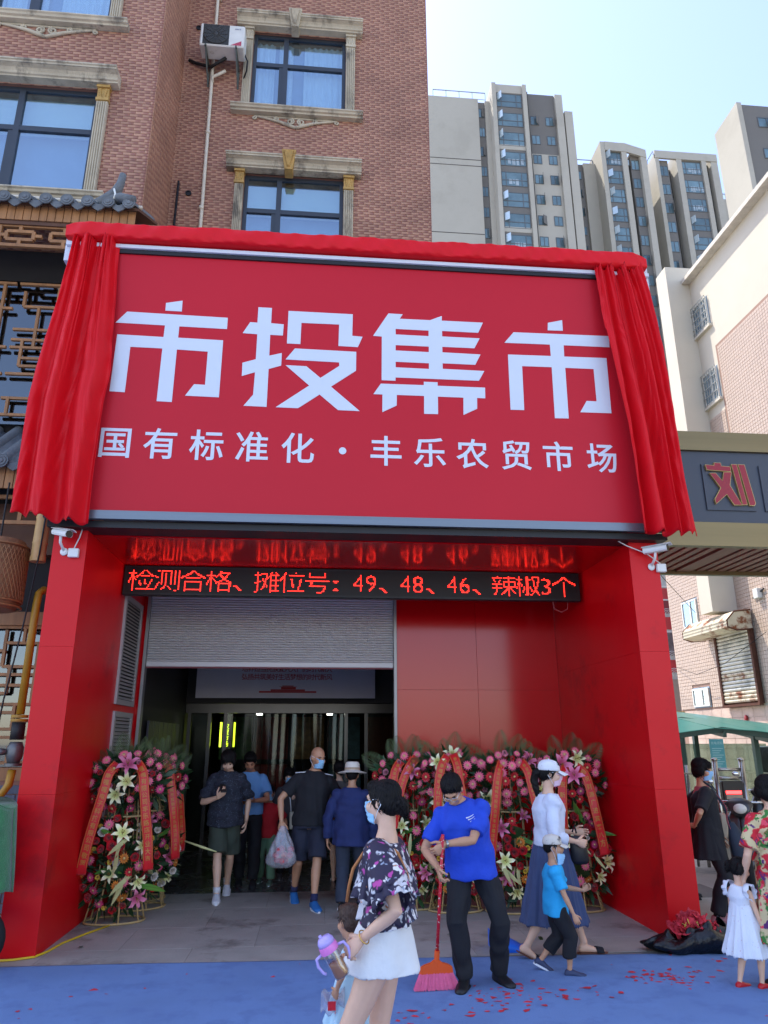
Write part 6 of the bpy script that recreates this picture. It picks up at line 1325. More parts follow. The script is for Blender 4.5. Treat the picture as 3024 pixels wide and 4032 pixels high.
    def dims(s, t):
        S = s.secs
        if t <= S[2][0]: return S[2][1], S[2][2]
        for i in range(len(S) - 1):
            if S[i][0] <= t <= S[i + 1][0]: f = (t - S[i][0]) / (S[i + 1][0] - S[i][0]); return S[i][1] + (S[i + 1][1] - S[i][1]) * f, S[i][2] + (S[i + 1][2] - S[i][2]) * f
        return S[-1][1], S[-1][2]
    def shirt(s, m, t0=-.04, t1=.525, inf=.018, flare=.012, sleeve=.62, sw=.026, name='shirt', amp=.005, fz=9):
        mb = MB(); k = s.k; mb.eloft(s.torso_secs(t0, t1, inf, flare), 24)
        for q in ('r', 'l'):
            sj, e, w = s.shl[q], s.elb[q], s.wri[q]; inn = sj + (s.sp(.45) - sj) * .45
            if sleeve is None: continue
            if sleeve <= 1: pts = [(inn, .058 * k), (sj, .054 * k + sw * .4 * k), (sj.lerp(e, sleeve * .6), .05 * k + sw * k), (sj.lerp(e, sleeve), .048 * k + sw * 1.15 * k)]
            else: f = sleeve - 1; pts = [(inn, .058 * k), (sj, .054 * k + sw * .4 * k), (sj.lerp(e, .6), .046 * k + sw * .8 * k), (e, .042 * k + sw * .8 * k), (e.lerp(w, f * .6), .038 * k + sw * .8 * k), (e.lerp(w, f), .03 * k + sw * .8 * k)]
            mb.tube([p for p, r in pts], [r for p, r in pts], 16); mb.ell(sj.lerp(s.sp(.44), .12), .054 * k + inf)
        return remesh_job(mb, name, m, s.t, max(.008, s.vox * .85), 3, amp, s.seed, fz=fz)
    def trousers(s, m, frac=1.0, inf=.022, flare=.0, t1=.1, name='trousers', amp=.005):
        """frac 0..1 thigh, 1..2 down to the ankle"""
        mb = MB(); k = s.k; mb.eloft(s.torso_secs(-.085, t1, inf * .6), 22)
        for q in ('r', 'l'):
            hj, kn, (an, td, lift) = s.hipj[q], s.knee[q], s.ank[q]; fl = flare * k
            pts = [(hj + V3(0, 0, .03 * k), .093 * k), (hj.lerp(kn, .25), .088 * k + inf * .5 * k)]
            if frac <= 1: pts += [(hj.lerp(kn, frac * .7), .074 * k + inf * k + fl * .6), (hj.lerp(kn, frac), .068 * k + inf * k + fl)]
            else: f = frac - 1; pts += [(hj.lerp(kn, .65), .07 * k + inf * k), (kn, .056 * k + inf * k), (kn.lerp(an, f * .5) - td * .012 * k, .054 * k + inf * k), (kn.lerp(an, f), .042 * k + inf * k + fl)]
            mb.tube([p for p, r in pts], [r for p, r in pts], 16)
        return remesh_job(mb, name, m, s.t, max(.008, s.vox * .85), 3, amp, s.seed + 5, fz=7)
    def skirt(s, m, t1, zhem, rx, ry, c=None, name='skirt', folds=9, depth=.018, inf=.015, amp=.003, top=None):
        mb = MB(); k = s.k; a, b = s.dims(t1); s0 = s.sec(t1, a + inf, b + inf); c0 = s0[0]; ch = V3(*(c or (s.hip.x, s.hip.y, 0))); n = 8; secs = []
        a2, b2 = s.dims(.02)
        for i in range(n + 1):
            f = i / n; z = c0.z + (zhem - c0.z) * f; ctr = V3(c0.x + (ch.x - c0.x) * f, c0.y + (ch.y - c0.y) * f, z)
            w = (a + inf) * k * (1 - f) + rx * f; d = (b + inf) * k * (1 - f) + ry * f
            hipf = math.exp(-((z - s.hip.z) / (.14 * k)) ** 2); w = max(w, (a2 + inf) * k * hipf); d = max(d, (b2 + inf) * k * hipf)
            secs.append((ctr, s.lx * w, V3(0, 0, 1).cross(s.lx) * d))
        mb.eloft(secs, 40); zt = c0.z; sd_ = s.seed
        def disp(P, N):
            ang = np.arctan2(P[:, 1] - ch.y, P[:, 0] - ch.x); f = np.clip((zt - P[:, 2]) / (zt - zhem), 0, 1); return P + N * (depth * f * (np.sin(ang * folds + 1.3 * np.sin(ang * 2 + sd_) + 2 * f) + .4 * np.sin(ang * folds * 2.3 + sd_)))[:, None] * (np.abs(N[:, 2:3]) < .8)
        return remesh_job(mb, name, m, s.t, max(.009, s.vox * .85), 3, amp, s.seed + 9, disp=disp)
    def hair(s, style='short', m=None, amp=.003, g0=1.05):
        mb = MB(); c, M, h = s.hc, s.HM, s.hk; els = []
        def E(p, r): els.append((p, r)); mb.ell(c + M @ V3(*[x * h for x in p]), tuple(x * h * g0 for x in r), M, 16, 10)
        if style in ('short', 'boy', 'crop'):
            g = 1.0 if style != 'crop' else .96
            E((0, .02, .05), (.083 * g, .098 * g, .078 * g)); E((0, .05, .0), (.078 * g, .066 * g, .07 * g)); E((0, -.042, .088), (.062 * g, .045 * g, .032 * g))
            for sg_ in (-1, 1): E((sg_ * .066, .01, .03), (.018, .05, .04))
        if style == 'fringe':
            E((0, .015, .05), (.09, .104, .082)); E((0, .05, .0), (.082, .068, .075)); E((0, -.07, .06), (.06, .032, .036))
            for sg_ in (-1, 1): E((sg_ * .07, -.01, .02), (.022, .06, .05))
        if style == 'bob':
            E((0, .015, .05), (.092, .108, .085)); E((0, .05, -.01), (.088, .07, .085)); E((0, -.06, .075), (.06, .04, .035))
            for sg_ in (-1, 1): E((sg_ * .078, .0, -.005), (.022, .05, .06))
        if style in ('bun', 'pony', 'pigtail'):
            E((0, .018, .042), (.083, .1, .084)); E((0, .055, .0), (.076, .058, .075)); E((0, -.045, .085), (.06, .045, .032))
            for sg_ in (-1, 1): E((sg_ * .07, .015, .01), (.016, .05, .05))
            if style == 'bun': E((0, .115, -.02), (.05, .045, .05)); E((.02, .13, -.005), (.035, .03, .035)); E((-.015, .125, -.05), (.035, .035, .03))
            if style == 'pony':
                mb.tube([c + M @ V3(*[x * h for x in p]) for p in ((0, .1, .02), (0, .14, .0), (.01, .15, -.07), (.0, .13, -.16), (0, .12, -.22))], [.03 * h, .036 * h, .036 * h, .03 * h, .012 * h], 10)
            if style == 'pigtail':
                for sg_ in (-1, 1): E((sg_ * .1, .07, .02), (.04, .045, .05)); E((sg_ * .105, .08, -.02), (.03, .035, .04))
        cs = np.array(c)
        def disp(P, N): 
            q = P - cs; an = np.arctan2(q[:, 0], q[:, 1]); return P + N * (.0038 * h * np.sin(an * 38 + 6 * np.sin(q[:, 2] * 30)))[:, None]
        st = MB(); rq = random.Random(s.seed * 7 + 3)
        for _ in range(330):   # loose strands lying over the hair mass
            pc, rc = rq.choice(els); n = V3(rq.gauss(0, 1), rq.gauss(0, 1), rq.gauss(0, 1)).normalized(); q0 = V3(*[pc[i] + n[i] * rc[i] * g0 * .97 for i in range(3)])
            if any(sum(((q0[i] - e[i]) / (r_[i] * g0)) ** 2 for i in range(3)) < .9 for e, r_ in els): continue
            nn = V3(*[n[i] / rc[i] for i in range(3)]).normalized(); tv = V3(rq.uniform(-.5, .5), .5 if q0.y > -.03 else -.25, -1); tv = (tv - nn * tv.dot(nn)).normalized(); sv = nn.cross(tv) * .0022
            P0, P1, P2 = q0, q0 + tv * .028 + nn * .002, q0 + tv * rq.uniform(.04, .062) + nn * rq.uniform(-.008, .009) - nn * .004
            T = lambda x: c + M @ (x * h)
            st.add([T(P0 - sv), T(P0 + sv), T(P1 + sv), T(P1 - sv), T(P2)], [(0, 1, 2, 3), (3, 2, 4)])
        remesh_job(mb, 'hair', m or HAIR, s.t, .0065, 2, amp * .6, s.seed + 2, disp=disp, extra=st)
    def mask(s, m=None, low=0.0):
        m = m or MASK; c, M, h = s.hc, s.HM, s.hk
        def f(u, v):
            a = (u - .5) * R_(150); z = .002 - .104 * v - low; bul = math.sin(math.pi * min(1, .15 + v * .8)); nose = math.exp(-(a / .35) ** 2) * .02 * math.exp(-((v - .15) / .4) ** 2)
            r = .079 + .013 * bul * math.cos(a * .9) + nose - .012 * (abs(a) / 1.3) ** 2; pl = .0025 * math.sin(v * 30)
            return c + M @ V3((r * .80 + pl) * math.sin(a) * h, (-.014 - (r + pl) * math.cos(a)) * h, (z + .014 * (abs(u - .5) * 2) ** 2 * (v - .5) * -2) * h)
        g = MB(); g.grid(f, 20, 14); o = solid(g, .002).build('face_mask', m, s.t, True, False)
        for sg_, u in ((-1, 0.0), (1, 1.0)):
            e = c + M @ V3(sg_ * .082 * h, .02 * h, .02 * h); MB().tube([f(u, .05), c + M @ V3(sg_ * .083 * h, -.02 * h, .016 * h), e, c + M @ V3(sg_ * .086 * h, .035 * h, -.01 * h), c + M @ V3(sg_ * .082 * h, .01 * h, -.045 * h), f(u, .92)], .0022 * h, 5).build('ear_loop', WHITE_C, o, True, False)
    def shoes(s, m, sole=None, style='shoe', sock=None, soleh=.02):
        k = s.k
        for q in ('r', 'l'):
            an = s.ank[q][0]; M = s.footM(q); P = lambda y, z, w, hh: (an + M @ V3(0, y * k, z * k), M @ V3(w * k, 0, 0), M @ V3(0, 0, hh * k))
            mb = MB(); g = 1.0
            if style == 'sandal':
                o = MB(); o.eloft([P(y, -.083, w, .006) for y, w in ((.07, .02), (.05, .036), (0, .038), (-.08, .043), (-.15, .048), (-.2, .036), (-.215, .01))], 14); so_ = o.build('sandal', sole or m, s.t, True, False)
                b = MB(); b.grid(lambda u, v: an + M @ V3((.05 * math.cos(math.pi * u)) * k, (-.10 - .07 * v) * k, (-.078 + .044 * math.sin(math.pi * u) * (1 - .25 * v)) * k), 12, 4); solid(b, .006).build('strap', m, so_, True, False); continue
            secs = [P(.068, -.055, .018, .026), P(.055, -.045, .036, .042), P(.02, -.035, .04, .05), P(-.03, -.036, .043, .048), P(-.08, -.047, .047, .036), P(-.13, -.056, .05, .028), P(-.18, -.06, .044, .024), P(-.21, -.064, .022, .016)]
            mb.eloft(secs, 16)
            if style in ('shoe', 'hightop'): mb.eloft([P(.012, -.02, .042, .05), (an + M @ V3(0, .008 * k, (.02 if style == 'shoe' else .045) * k), M @ V3(.042 * k, 0, 0), M @ V3(0, .05 * k, 0)), (an + M @ V3(0, .006 * k, (.03 if style == 'shoe' else .075) * k), M @ V3(.043 * k, 0, 0), M @ V3(0, .05 * k, 0))], 14)
            so_ = mb.build('shoe', m, s.t, True, False)
            b = MB(); n = 18; out = [(.035 * math.cos(a) * (1.0 if math.sin(a) > 0 else 1.32), .075 * math.sin(a) if math.sin(a) > 0 else .218 * math.sin(a)) for a in [2 * math.pi * i / n for i in range(n)]]
            b.loft([[an + M @ V3(x * k * 1.12, y * k, z * k) for x, y in out] for z in (-.086, -.086 + soleh)]); b.build('sole', sole or m, so_, False, False)
            if style == 'hightop':
                l = MB()
                for i in range(5): y = -.03 - i * .022; l.bar(an + M @ V3(-.02 * k, y * k, (.004 - i * .009) * k), an + M @ V3(.02 * k, (y - .008) * k, (.004 - i * .009) * k), .006, .004)
                l.build('laces', WHITE_C, so_, False, False)
            if sock: c = MB(); c.tube([an + V3(0, 0, -.01 * k), an.lerp(s.knee[q], .17)], [.042 * k, .041 * k], 14); c.build('sock', sock, s.t, True, False)
    def cap(s, m, print_m=None):
        c, M, h = s.hc, s.HM, s.hk
        d = MB(); d.loft([[c + M @ V3(.088 * r * math.cos(a) * h, (.012 + .106 * r * math.sin(a)) * h, (.035 + .088 * z) * h) for a in [2 * math.pi * i / 24 for i in range(24)]] for r, z in ((1.0, -.05), (1.02, .1), (1.0, .4), (.9, .72), (.68, .95), (.35, 1.08), (.05, 1.12))]); o = d.build('cap', m, s.t, True, False)
        b = MB(); b.grid(lambda u, v: c + M @ V3(.078 * math.sin((u - .5) * 2.6) * h * (1 - .12 * v), (-.06 - .03 * math.cos((u - .5) * 2.6) - .085 * v * math.cos((u - .5) * 1.5)) * h, (.04 - .03 * v - .02 * (abs(u - .5) * 2) ** 2) * h), 14, 6); solid(b, .005).build('brim', m, o, True, False)
        MB().ell(c + M @ V3(0, .012 * h, .134 * h), .007 * h, None, 8, 6).build('button', m, o, True, False)
        return o
    def collar(s, m, r=.07):
        k = s.k
        def f(u, v): a = u * 2 * math.pi; rr = (r + .014 * v) * k; p = s.sp(.525 - .03 * v); f2 = s.up.cross(s.cx).normalized(); return p + s.cx * rr * math.cos(a) * 1.05 + f2 * rr * math.sin(a) + V3(0, 0, (-.02 * v + (.012 if math.sin(a) > 0 else -.016)) * k * (1))
        g = MB(); g.grid(f, 26, 3); solid(g, .004).build('collar', m, s.t, True, False)
# ================================================================ the people in the photograph
BLKC = mat('black_cotton', srgb(24, 25, 30), .85, var=.12, vs=8, bump=.1, bs=60); NAVY = mat('navy_cotton', srgb(34, 38, 54), .85, var=.12, vs=8); BLKT = mat('black_trouser', srgb(20, 21, 27), .8, var=.12, vs=8)
def Lc(loc, yaw, X, Y, z): a = R_(-yaw); x, y = X - loc[0], Y - loc[1]; return (x * math.cos(a) - y * math.sin(a), x * math.sin(a) + y * math.cos(a), z)

# bald man walking out with a carrier bag
loc, yw = (-.03, 9.22), 10
p = Person('bald man in black t-shirt and blue shoes walking out with a carrier bag', loc, yw, 1.72, bw=1.1, belly=.03, head=(22, 14, 0), lean=(3, 5), rh=Lc(loc, yw, -.36, 9.05, .90), lh=(.3, .12, .86), rpole=(-.8, .3, 0), lpole=(.8, .3, 0), rf=(-.13, .26, .03), lf=(.02, -.24, 0), rlift=20, ltoe=6, skin=SK1, rhand=dict(d=(0, -.1, -1), palm=(.5, .85, 0), curl=1.0), lhand=dict(curl=.6), seed=3)
p.shirt(BLKC, -.06, .532, .024, .014, .7, .024, 't_shirt'); p.trousers(NAVY, .98, .03, .012, .09, 'shorts'); p.mask(); p.shoes(mat('blue_knit_shoe', srgb(40, 110, 176), .7, var=.1, vs=20), WHITE_C, 'low', mat('navy_sock', srgb(40, 44, 80), .9)); 
for sg_ in (-1, 1): MB().tube([p.sp(.515) + p.cx * sg_ * .085, p.sp(.485) + p.cx * sg_ * .14 + V3(0, -.01, .022), p.shl['l' if sg_ > 0 else 'r'] + V3(sg_ * .03, -.01, .072)], .006, 6).build('white_piping', WHITE_C, p.t, True, False)
p.finish()
# carrier bag of red produce in his hand
hx, hy, hz = -.37, 9.02, .80
bg_ = thing('carrier_bag', 'thin white plastic carrier bag of red produce hanging from the bald man\'s hand', 'bag', (hx + .03, hy, .42))
BAGM = glass_mat('thin_white_plastic', (.86, .86, .9), (.9, .9, .95), .25, .1)
nt_ = BAGM.node_tree; df = nt_.nodes.new('ShaderNodeBsdfDiffuse'); df.inputs[0].default_value = (.82, .83, .88, 1); mx2 = nt_.nodes.new('ShaderNodeMixShader'); mx2.inputs[0].default_value = .22
om = [n for n in nt_.nodes if n.type == 'OUTPUT_MATERIAL'][0]; src = om.inputs[0].links[0].from_socket; nt_.links.new(src, mx2.inputs[1]); nt_.links.new(df.outputs[0], mx2.inputs[2]); nt_.links.new(mx2.outputs[0], om.inputs[0])
def bagf(u, v):
    a = u * 2 * math.pi; r = (.02 + .108 * min(1, v * 1.4) ** .9) * (1 if v < .9 else (1 - (v - .9) * 3.5)); r *= 1 + .08 * math.sin(a * 5 + v * 6) + .05 * math.sin(a * 9 - v * 9)
    return (hx + .03 + r * 1.25 * math.cos(a), hy + r * .75 * math.sin(a), hz + .06 - .43 * v)
g = MB(); g.grid(bagf, 36, 18); g.build('bag_film', BAGM, bg_, True)
RFR = mat('red_produce', srgb(200, 30, 44), .35, var=.2, vs=12)
for k in range(9): a = k * 2.4; MB().ell((hx + .03 + .085 * math.cos(a) * (k % 3 + 1) / 3 * 1.2, hy + .05 * math.sin(a), .50 + .055 * (k // 3)), (.042, .04, .036), nu=10, nv=7).build('produce', RFR, bg_, True)

# young man in patterned shirt
loc, yw = (-1.07, 9.74), 6
PAT = print_mat('dark_leaf_print', srgb(38, 42, 54), [(srgb(84, 92, 108), 2.2, .2), (srgb(20, 22, 30), 1.6, .25), (srgb(120, 128, 140), 3.5, .13)], 11, .85, .6)
p = Person('young man in dark patterned shirt and olive shorts looking at his phone', loc, yw, 1.70, bw=.98, head=(-4, 34, 0), lean=(4, 0), rh=(-.1, -.27, 1.14), lh=(.25, .04, .84), rpole=(-.7, .3, -.6), rf=(-.05, -.24, 0), lf=(.06, .26, .02), llift=14, skin=SK2, rhand=dict(d=(.5, -.3, .5), palm=(.2, .6, .7), curl=.75), seed=5)
p.shirt(PAT, -.1, .53, .034, .03, .88, .03, 'open_shirt', .008); p.trousers(mat('olive_shorts', srgb(58, 66, 54), .85, var=.15, vs=8), .96, .035, .02, .06, 'shorts'); p.hair('fringe'); p.shoes(mat('white_canvas', srgb(218, 218, 220), .8, var=.06, vs=20), WHITE_C, 'hightop', None, .026); p.collar(PAT, .072); p.finish()
def phone(pr, q, label, off=(0, 0, 0), tilt=(60, 0, 0)):
    c, d, n, t = pr.hd[q]; M = pr.t.matrix_basis if False else Matrix.Rotation(pr.t.rotation_euler.z, 3, 'Z'); wpos = Vector((pr.t.location.x, pr.t.location.y, 0)) + M @ (c + V3(*off)); o = MB().bbox(-.036, .036, -.005, .005, -.075, .075, .004).build('mobile_phone', SCB); o.location = wpos; o.rotation_euler = (R_(tilt[0]), R_(tilt[1]), pr.t.rotation_euler.z + R_(tilt[2])); tag(o, label, 'phone')
    s_ = MB().box(-.032, .032, .0052, .006, -.068, .068).build('screen', mat('dark_screen', srgb(60, 70, 84), .1, var=.1), o, False, False)
phone(p, 'r', 'dark mobile phone held up by the young man in the patterned shirt', (0, -.02, .03), (-55, 0, 10))

# man in pale blue shirt behind him
BLS = mat('pale_blue_shirt', srgb(108, 156, 206), .8, var=.06, vs=6, bump=.05, bs=60)
p = Person('man in pale blue short-sleeved shirt and black trousers reading a phone in the doorway', (-.86, 10.5), 4, 1.66, bw=1.04, belly=.02, head=(-4, 32, 0), lean=(3, 0), rh=(-.07, -.3, 1.02), lh=(.06, -.3, 1.04), rpole=(-.8, .3, -.5), lpole=(.8, .3, -.5), rf=(-.08, .05, 0), lf=(.1, -.12, 0), skin=SK3, rhand=dict(d=(.5, -.6, .1), palm=(.3, .2, .9), curl=.7), lhand=dict(d=(-.5, -.6, .1), palm=(-.3, .2, .9), curl=.7), vox=.012, seed=7)
p.shirt(BLS, -.02, .532, .024, .008, .72, .032); p.trousers(BLKT, 1.97, .028, .0, .1); p.hair('short'); p.shoes(BLKC, BLKC, 'low'); p.collar(BLS); p.finish(); phone(p, 'l', 'dark mobile phone held by the man in the pale blue shirt', (-.06, -.03, .03), (-60, 0, 0))

# boy in red t-shirt
p = Person('boy in red t-shirt, green trousers and blue face mask standing in the doorway', (-.6, 10.62), -4, 1.24, child=True, head=(6, 6, 0), lh=(.22, -.02, .6), rh=(-.2, -.05, .62), rf=(-.09, .08, 0), lf=(.07, -.1, 0), skin=SK3, vox=.012, seed=9)
p.shirt(mat('red_t_shirt', srgb(170, 20, 30), .85, var=.06, vs=6), -.06, .532, .024, .012, .7, .03, 't_shirt'); p.trousers(mat('sage_trousers', srgb(96, 128, 100), .85, var=.1, vs=8), 1.96, .026, .004); p.hair('short'); p.mask(); p.shoes(mat('grey_green_shoe', srgb(90, 110, 96), .7, var=.1), WHITE_C, 'low'); p.finish()
# woman in grey with a pale shoulder bag
GRT = mat('charcoal_top', srgb(74, 70, 72), .85, var=.1, vs=6)
p = Person('woman in charcoal top with pale shoulder bag and blue mask behind the bald man', (-.35, 10.95), 0, 1.42, True, head=(0, 14, 0), rh=(-.2, -.05, .72), lh=(.2, -.08, .72), rf=(-.08, .0, 0), lf=(.09, -.1, 0), skin=SK2, vox=.012, seed=13)
p.shirt(GRT, -.08, .52, .022, .014, .8, .03, 'top'); p.trousers(BLKT, 1.96, .02); p.hair('bob'); p.mask(); p.shoes(GRT, WHITE_C, 'low'); p.finish()
sb = thing('shoulder_bag', 'small cream shoulder bag of the woman in the charcoal top', 'bag', (-.2, 10.74, .64))
MB().bbox(-.32, -.1, 10.72, 10.78, .64, .86, .012).build('bag_body', mat('cream_leather', srgb(196, 188, 168), .6, var=.06), sb); MB().tube([(-.3, 10.75, .85), (-.32, 10.76, 1.02), (-.38, 10.8, 1.18)], .007, 6).build('strap', WHITE_C, sb, True)

# woman seen from behind in grey and black
p = Person('woman in grey top and short black skirt walking in, seen from behind', (.34, 10.45), 174, 1.52, True, head=(10, 0, 0), lean=(2, 0), rf=(-.07, .22, .02), lf=(.07, -.18, 0), rlift=22, rh=(-.24, .1, .78), lh=(.22, -.1, .76), skin=SK2, vox=.012, seed=15)
p.shirt(mat('warm_grey_top', srgb(92, 88, 84), .85, var=.08, vs=6), -.02, .52, .024, .014, .75, .03, 'top'); p.skirt(BLKC, .07, .50, .17, .14, folds=5, depth=.008); p.hair('bun'); p.shoes(WHITE_C, WHITE_C, 'sandal'); p.finish()

# man with white sun hat walking in
loc, yw = (.44, 9.02), 172
NJ = mat('navy_jacket', srgb(36, 48, 96), .85, var=.1, vs=5, bump=.55, bs=13)
p = Person('man in navy jacket and white sun hat walking into the market, seen from behind', loc, yw, 1.50, bw=1.12, belly=.02, head=(0, 6, 0), lean=(4, 0), rf=(-.09, -.12, 0), lf=(.09, .12, .0), rh=(-.27, -.03, .72), lh=(.27, .02, .72), rpole=(-.7, .6, 0), lpole=(.7, .6, 0), skin=SK1, seed=17)
p.shirt(NJ, -.16, .535, .04, .022, 1.96, .036, 'jacket', .008); p.trousers(mat('dark_denim', srgb(50, 58, 74), .85, var=.15, vs=8), 1.98, .03); p.hair('crop', None, .002, .98); p.shoes(BLKC, WHITE_C, 'low', None, .03)
c, M, h = p.hc, p.HM, p.hk; SUNH = mat('white_straw', srgb(224, 218, 204), .8, var=.06, vs=30, bump=.3, bs=150)
ht = MB(); ht.lathe([(.17, -.022), (.172, -.016), (.13, -.004), (.094, .006), (.09, .02), (.086, .075), (.074, .1), (.06, .106), (.03, .098), (0, .096)], c + M @ V3(0, .01, .045), 30, M, False); ho = ht.build('sun_hat', SUNH, p.t, 40, False); MB().lathe([(.0925, .012), (.0915, .04)], c + M @ V3(0, .01, .045), 30, M, False).build('hat_band', mat('tan_band', srgb(176, 152, 126), .7), ho, True, False); p.finish()

# sweeping man in blue polo
loc, yw = (1.30, 6.24), -10
POLO = mat('royal_blue_polo', srgb(30, 72, 196), .8, var=.06, vs=6, bump=.55, bs=13)
p = Person('man in royal blue polo shirt and black trousers sweeping the carpet', loc, yw, 1.62, bw=1.06, belly=.015, hip=(-.04, .02, .835), lean=(17, -13), ty=-6, head=(-6, 48, -6), rh=Lc(loc, yw, .955, 5.98, .86), lh=Lc(loc, yw, 1.00, 5.95, 1.03), rpole=(-.8, .5, -.2), lpole=(.75, -.1, -.75), rf=Lc(loc, yw, 1.17, 6.2, 0), lf=Lc(loc, yw, 1.46, 6.3, 0), rtoe=-12, ltoe=28, skin=SK1, vox=.0085, rhand=dict(d=(.2, -.45, -.85), palm=(.85, .2, .1), curl=1.15), lhand=dict(d=(-.75, -.25, -.6), palm=(-.4, .9, .1), curl=1.1), seed=21)
p.shirt(POLO, -.09, .535, .03, .016, .76, .02, 'polo_shirt', .008); p.trousers(BLKT, 2.0, .024, .006, .05, amp=.007); p.hair('short'); p.shoes(mat('black_shoe', srgb(22, 22, 24), .5, var=.2, vs=20), BLKC, 'shoe', None, .028); p.collar(POLO, .075)
c, M, h = p.hc, p.HM, p.hk; gl = MB()
for sg_ in (-1, 1):
    x = sg_ * .032; pts = [(x - .026, .018), (x + .026, .018), (x + .024, -.018), (x - .024, -.018), (x - .026, .018)]
    gl.tube([c + M @ V3(a * h, (-.112 + .012 * abs(a) / .05) * h, (b + .004) * h) for a, b in pts], .0022, 6); gl.tube([c + M @ V3(sg_ * .058 * h, -.096 * h, .016 * h), c + M @ V3(sg_ * .08 * h, .01 * h, .012 * h)], .002, 5)
gl.tube([c + M @ V3(-.007 * h, -.114 * h, .012 * h), c + M @ V3(.007 * h, -.114 * h, .012 * h)], .002, 5); gl.build('glasses', mat('steel_rim', srgb(206, 206, 206), .25, .9, var=.02), p.t, True, False)
wv_ = (p.wri['l'] - p.elb['l']).normalized(); MB().tube([p.wri['l'] - wv_ * .025, p.wri['l'] - wv_ * .007], .032, 16).build('wrist_watch', STN, p.t, 40, False)
# chest print
f_ = lambda u, v, d: p.sp(.34) + p.cx * (.045 + u) * 1.0 + p.up * v + V3(0, -1, 0) * (.176 - .35 * max(0, .02 + u) ** 1.0 * .6) 
mb = MB()
for i, ch in enumerate('巨风软'): glyph(mb, ch, f_, 0, -.01 + i * .032, -.03, .028)
for k in range(3): mb.grid(lambda u, v: f_(.01 + .045 * u - .012 * k + .01 * k * u, .02 + .016 * k + .02 * u * u + (.007 + .002 * k) * v * (1 - u * .6), 0), 8, 1)
mb.build('chest_print', WHITE_C, p.t, False, False); p.finish(); SWP = p
# broom
br = thing('broom', 'broom with red patterned handle and pink bristles held by the sweeping man', 'broom', (.955, 6.1, 0))
B0 = Vector((.95, 6.14, .19)); B1 = Vector((.985, 5.92, 1.1))
HND = print_mat('red_wrapped_handle', srgb(200, 28, 48), [(srgb(226, 214, 190), 1.6, .22), (srgb(220, 170, 60), 2.1, .16)], 26, .35, .1)
MB().tube([B0, B1], .0125, 12).build('handle', HND, br, True); ORG = mat('orange_plastic', srgb(240, 96, 36), .4, var=.04)
hd_ = MB(); ax = Vector((1, .08, 0)).normalized(); dp_ = Vector((-.08, 1, .0)); upb = (B1 - B0).normalized()
prof = [(-.02, .03), (.02, .03), (.04, .012), (.085, -.002), (.108, -.018), (.118, -.065), (-.118, -.065), (-.108, -.018), (-.085, -.002), (-.04, .012)]
hd_.prism(prof, lambda u, v, d: B0 + ax * u * 1.1 + upb * (v - .01) + dp_ * d, -.018, .018); hd_.tube([B0 - upb * .04, B0 + upb * .09], .02, 12); hd_.build('broom_head', ORG, br)
bs_ = MB(); r2 = random.Random(4)
for k in range(700):
    u = r2.uniform(-1, 1); d = r2.uniform(-.016, .016); a = B0 + ax * u * .125 + dp_ * d - upb * .065; e = B0 + ax * (u * .175 + r2.uniform(-.008, .008)) + dp_ * (d * 1.8) ; e.z = .014 + r2.uniform(0, .012); bs_.add([a + ax * .0022, a - ax * .0022, e - ax * .0022, e + ax * .0022], [(0, 1, 2, 3)]); bs_.add([a + dp_ * .0022, a - dp_ * .0022, e - dp_ * .0022, e + dp_ * .0022], [(0, 1, 2, 3)])
tag(bs_.build('bristles', mat('pink_bristle', srgb(255, 120, 165), .5, var=.15, vs=40), br, False, True, False), kind='stuff')

# woman in white cap
loc, yw = (2.12, 6.92), 88
CARD = mat('white_cardigan', srgb(216, 222, 236), .85, var=.04, vs=5, bump=.55, bs=13); NDR = mat('slate_navy_dress', srgb(66, 78, 112), .85, var=.1, vs=10)
p = Person('woman in white cap, white cardigan and long navy dress walking to the right', loc, yw, 1.60, True, head=(-6, 4, 0), lean=(2, 0), rf=(-.06, .27, .035), lf=(.07, -.27, 0), rlift=26, rh=(-.16, -.2, .93), lh=(.1, -.26, .98), rpole=(-.4, .9, -.2), skin=SK2, vox=.0095, seed=25, rhand=dict(curl=.8))
p.skirt(NDR, .28, .27, .21, .30, c=(0, .0, 0), name='dress', folds=13, depth=.016, inf=.006); p.shirt(CARD, .05, .505, .038, .018, 1.55, .026, 'cardigan', .005)
MB().eloft([(p.sp(.30) + V3(0, -.105, 0), V3(.06, 0, 0), V3(0, .05, 0)), (p.sp(.40) + V3(0, -.10, 0), V3(.07, 0, 0), V3(0, .045, 0)), (p.sp(.47) + V3(0, -.07, 0), V3(.05, 0, 0), V3(0, .03, 0))], 14).build('dress_front', NDR, p.t, True, False)
p.hair('pony', None, .002, .97); p.cap(WHITE_C); p.mask(MASKP); p.shoes(BLKC, mat('brown_sole', srgb(110, 66, 50), .7, var=.1), 'sandal'); p.finish()
hb = thing('black_handbag', 'black handbag carried in front of the woman in the white cap', 'bag', (2.38, 6.84, .72))
MB().eloft([((2.36, 6.84, .74), (.06, 0, 0), (0, .03, 0)), ((2.36, 6.84, .77), (.085, 0, 0), (0, .04, 0)), ((2.35, 6.84, .9), (.075, 0, 0), (0, .035, 0)), ((2.34, 6.84, .97), (.05, 0, 0), (0, .02, 0))], 18).build('bag_body', mat('black_leather', srgb(20, 20, 24), .4, var=.1), hb, True); MB().tube([(2.34, 6.83, .99), (2.33, 6.84, 1.06), (2.31, 6.85, 1.0)], .008, 6).build('handle', BLKC, hb, True)

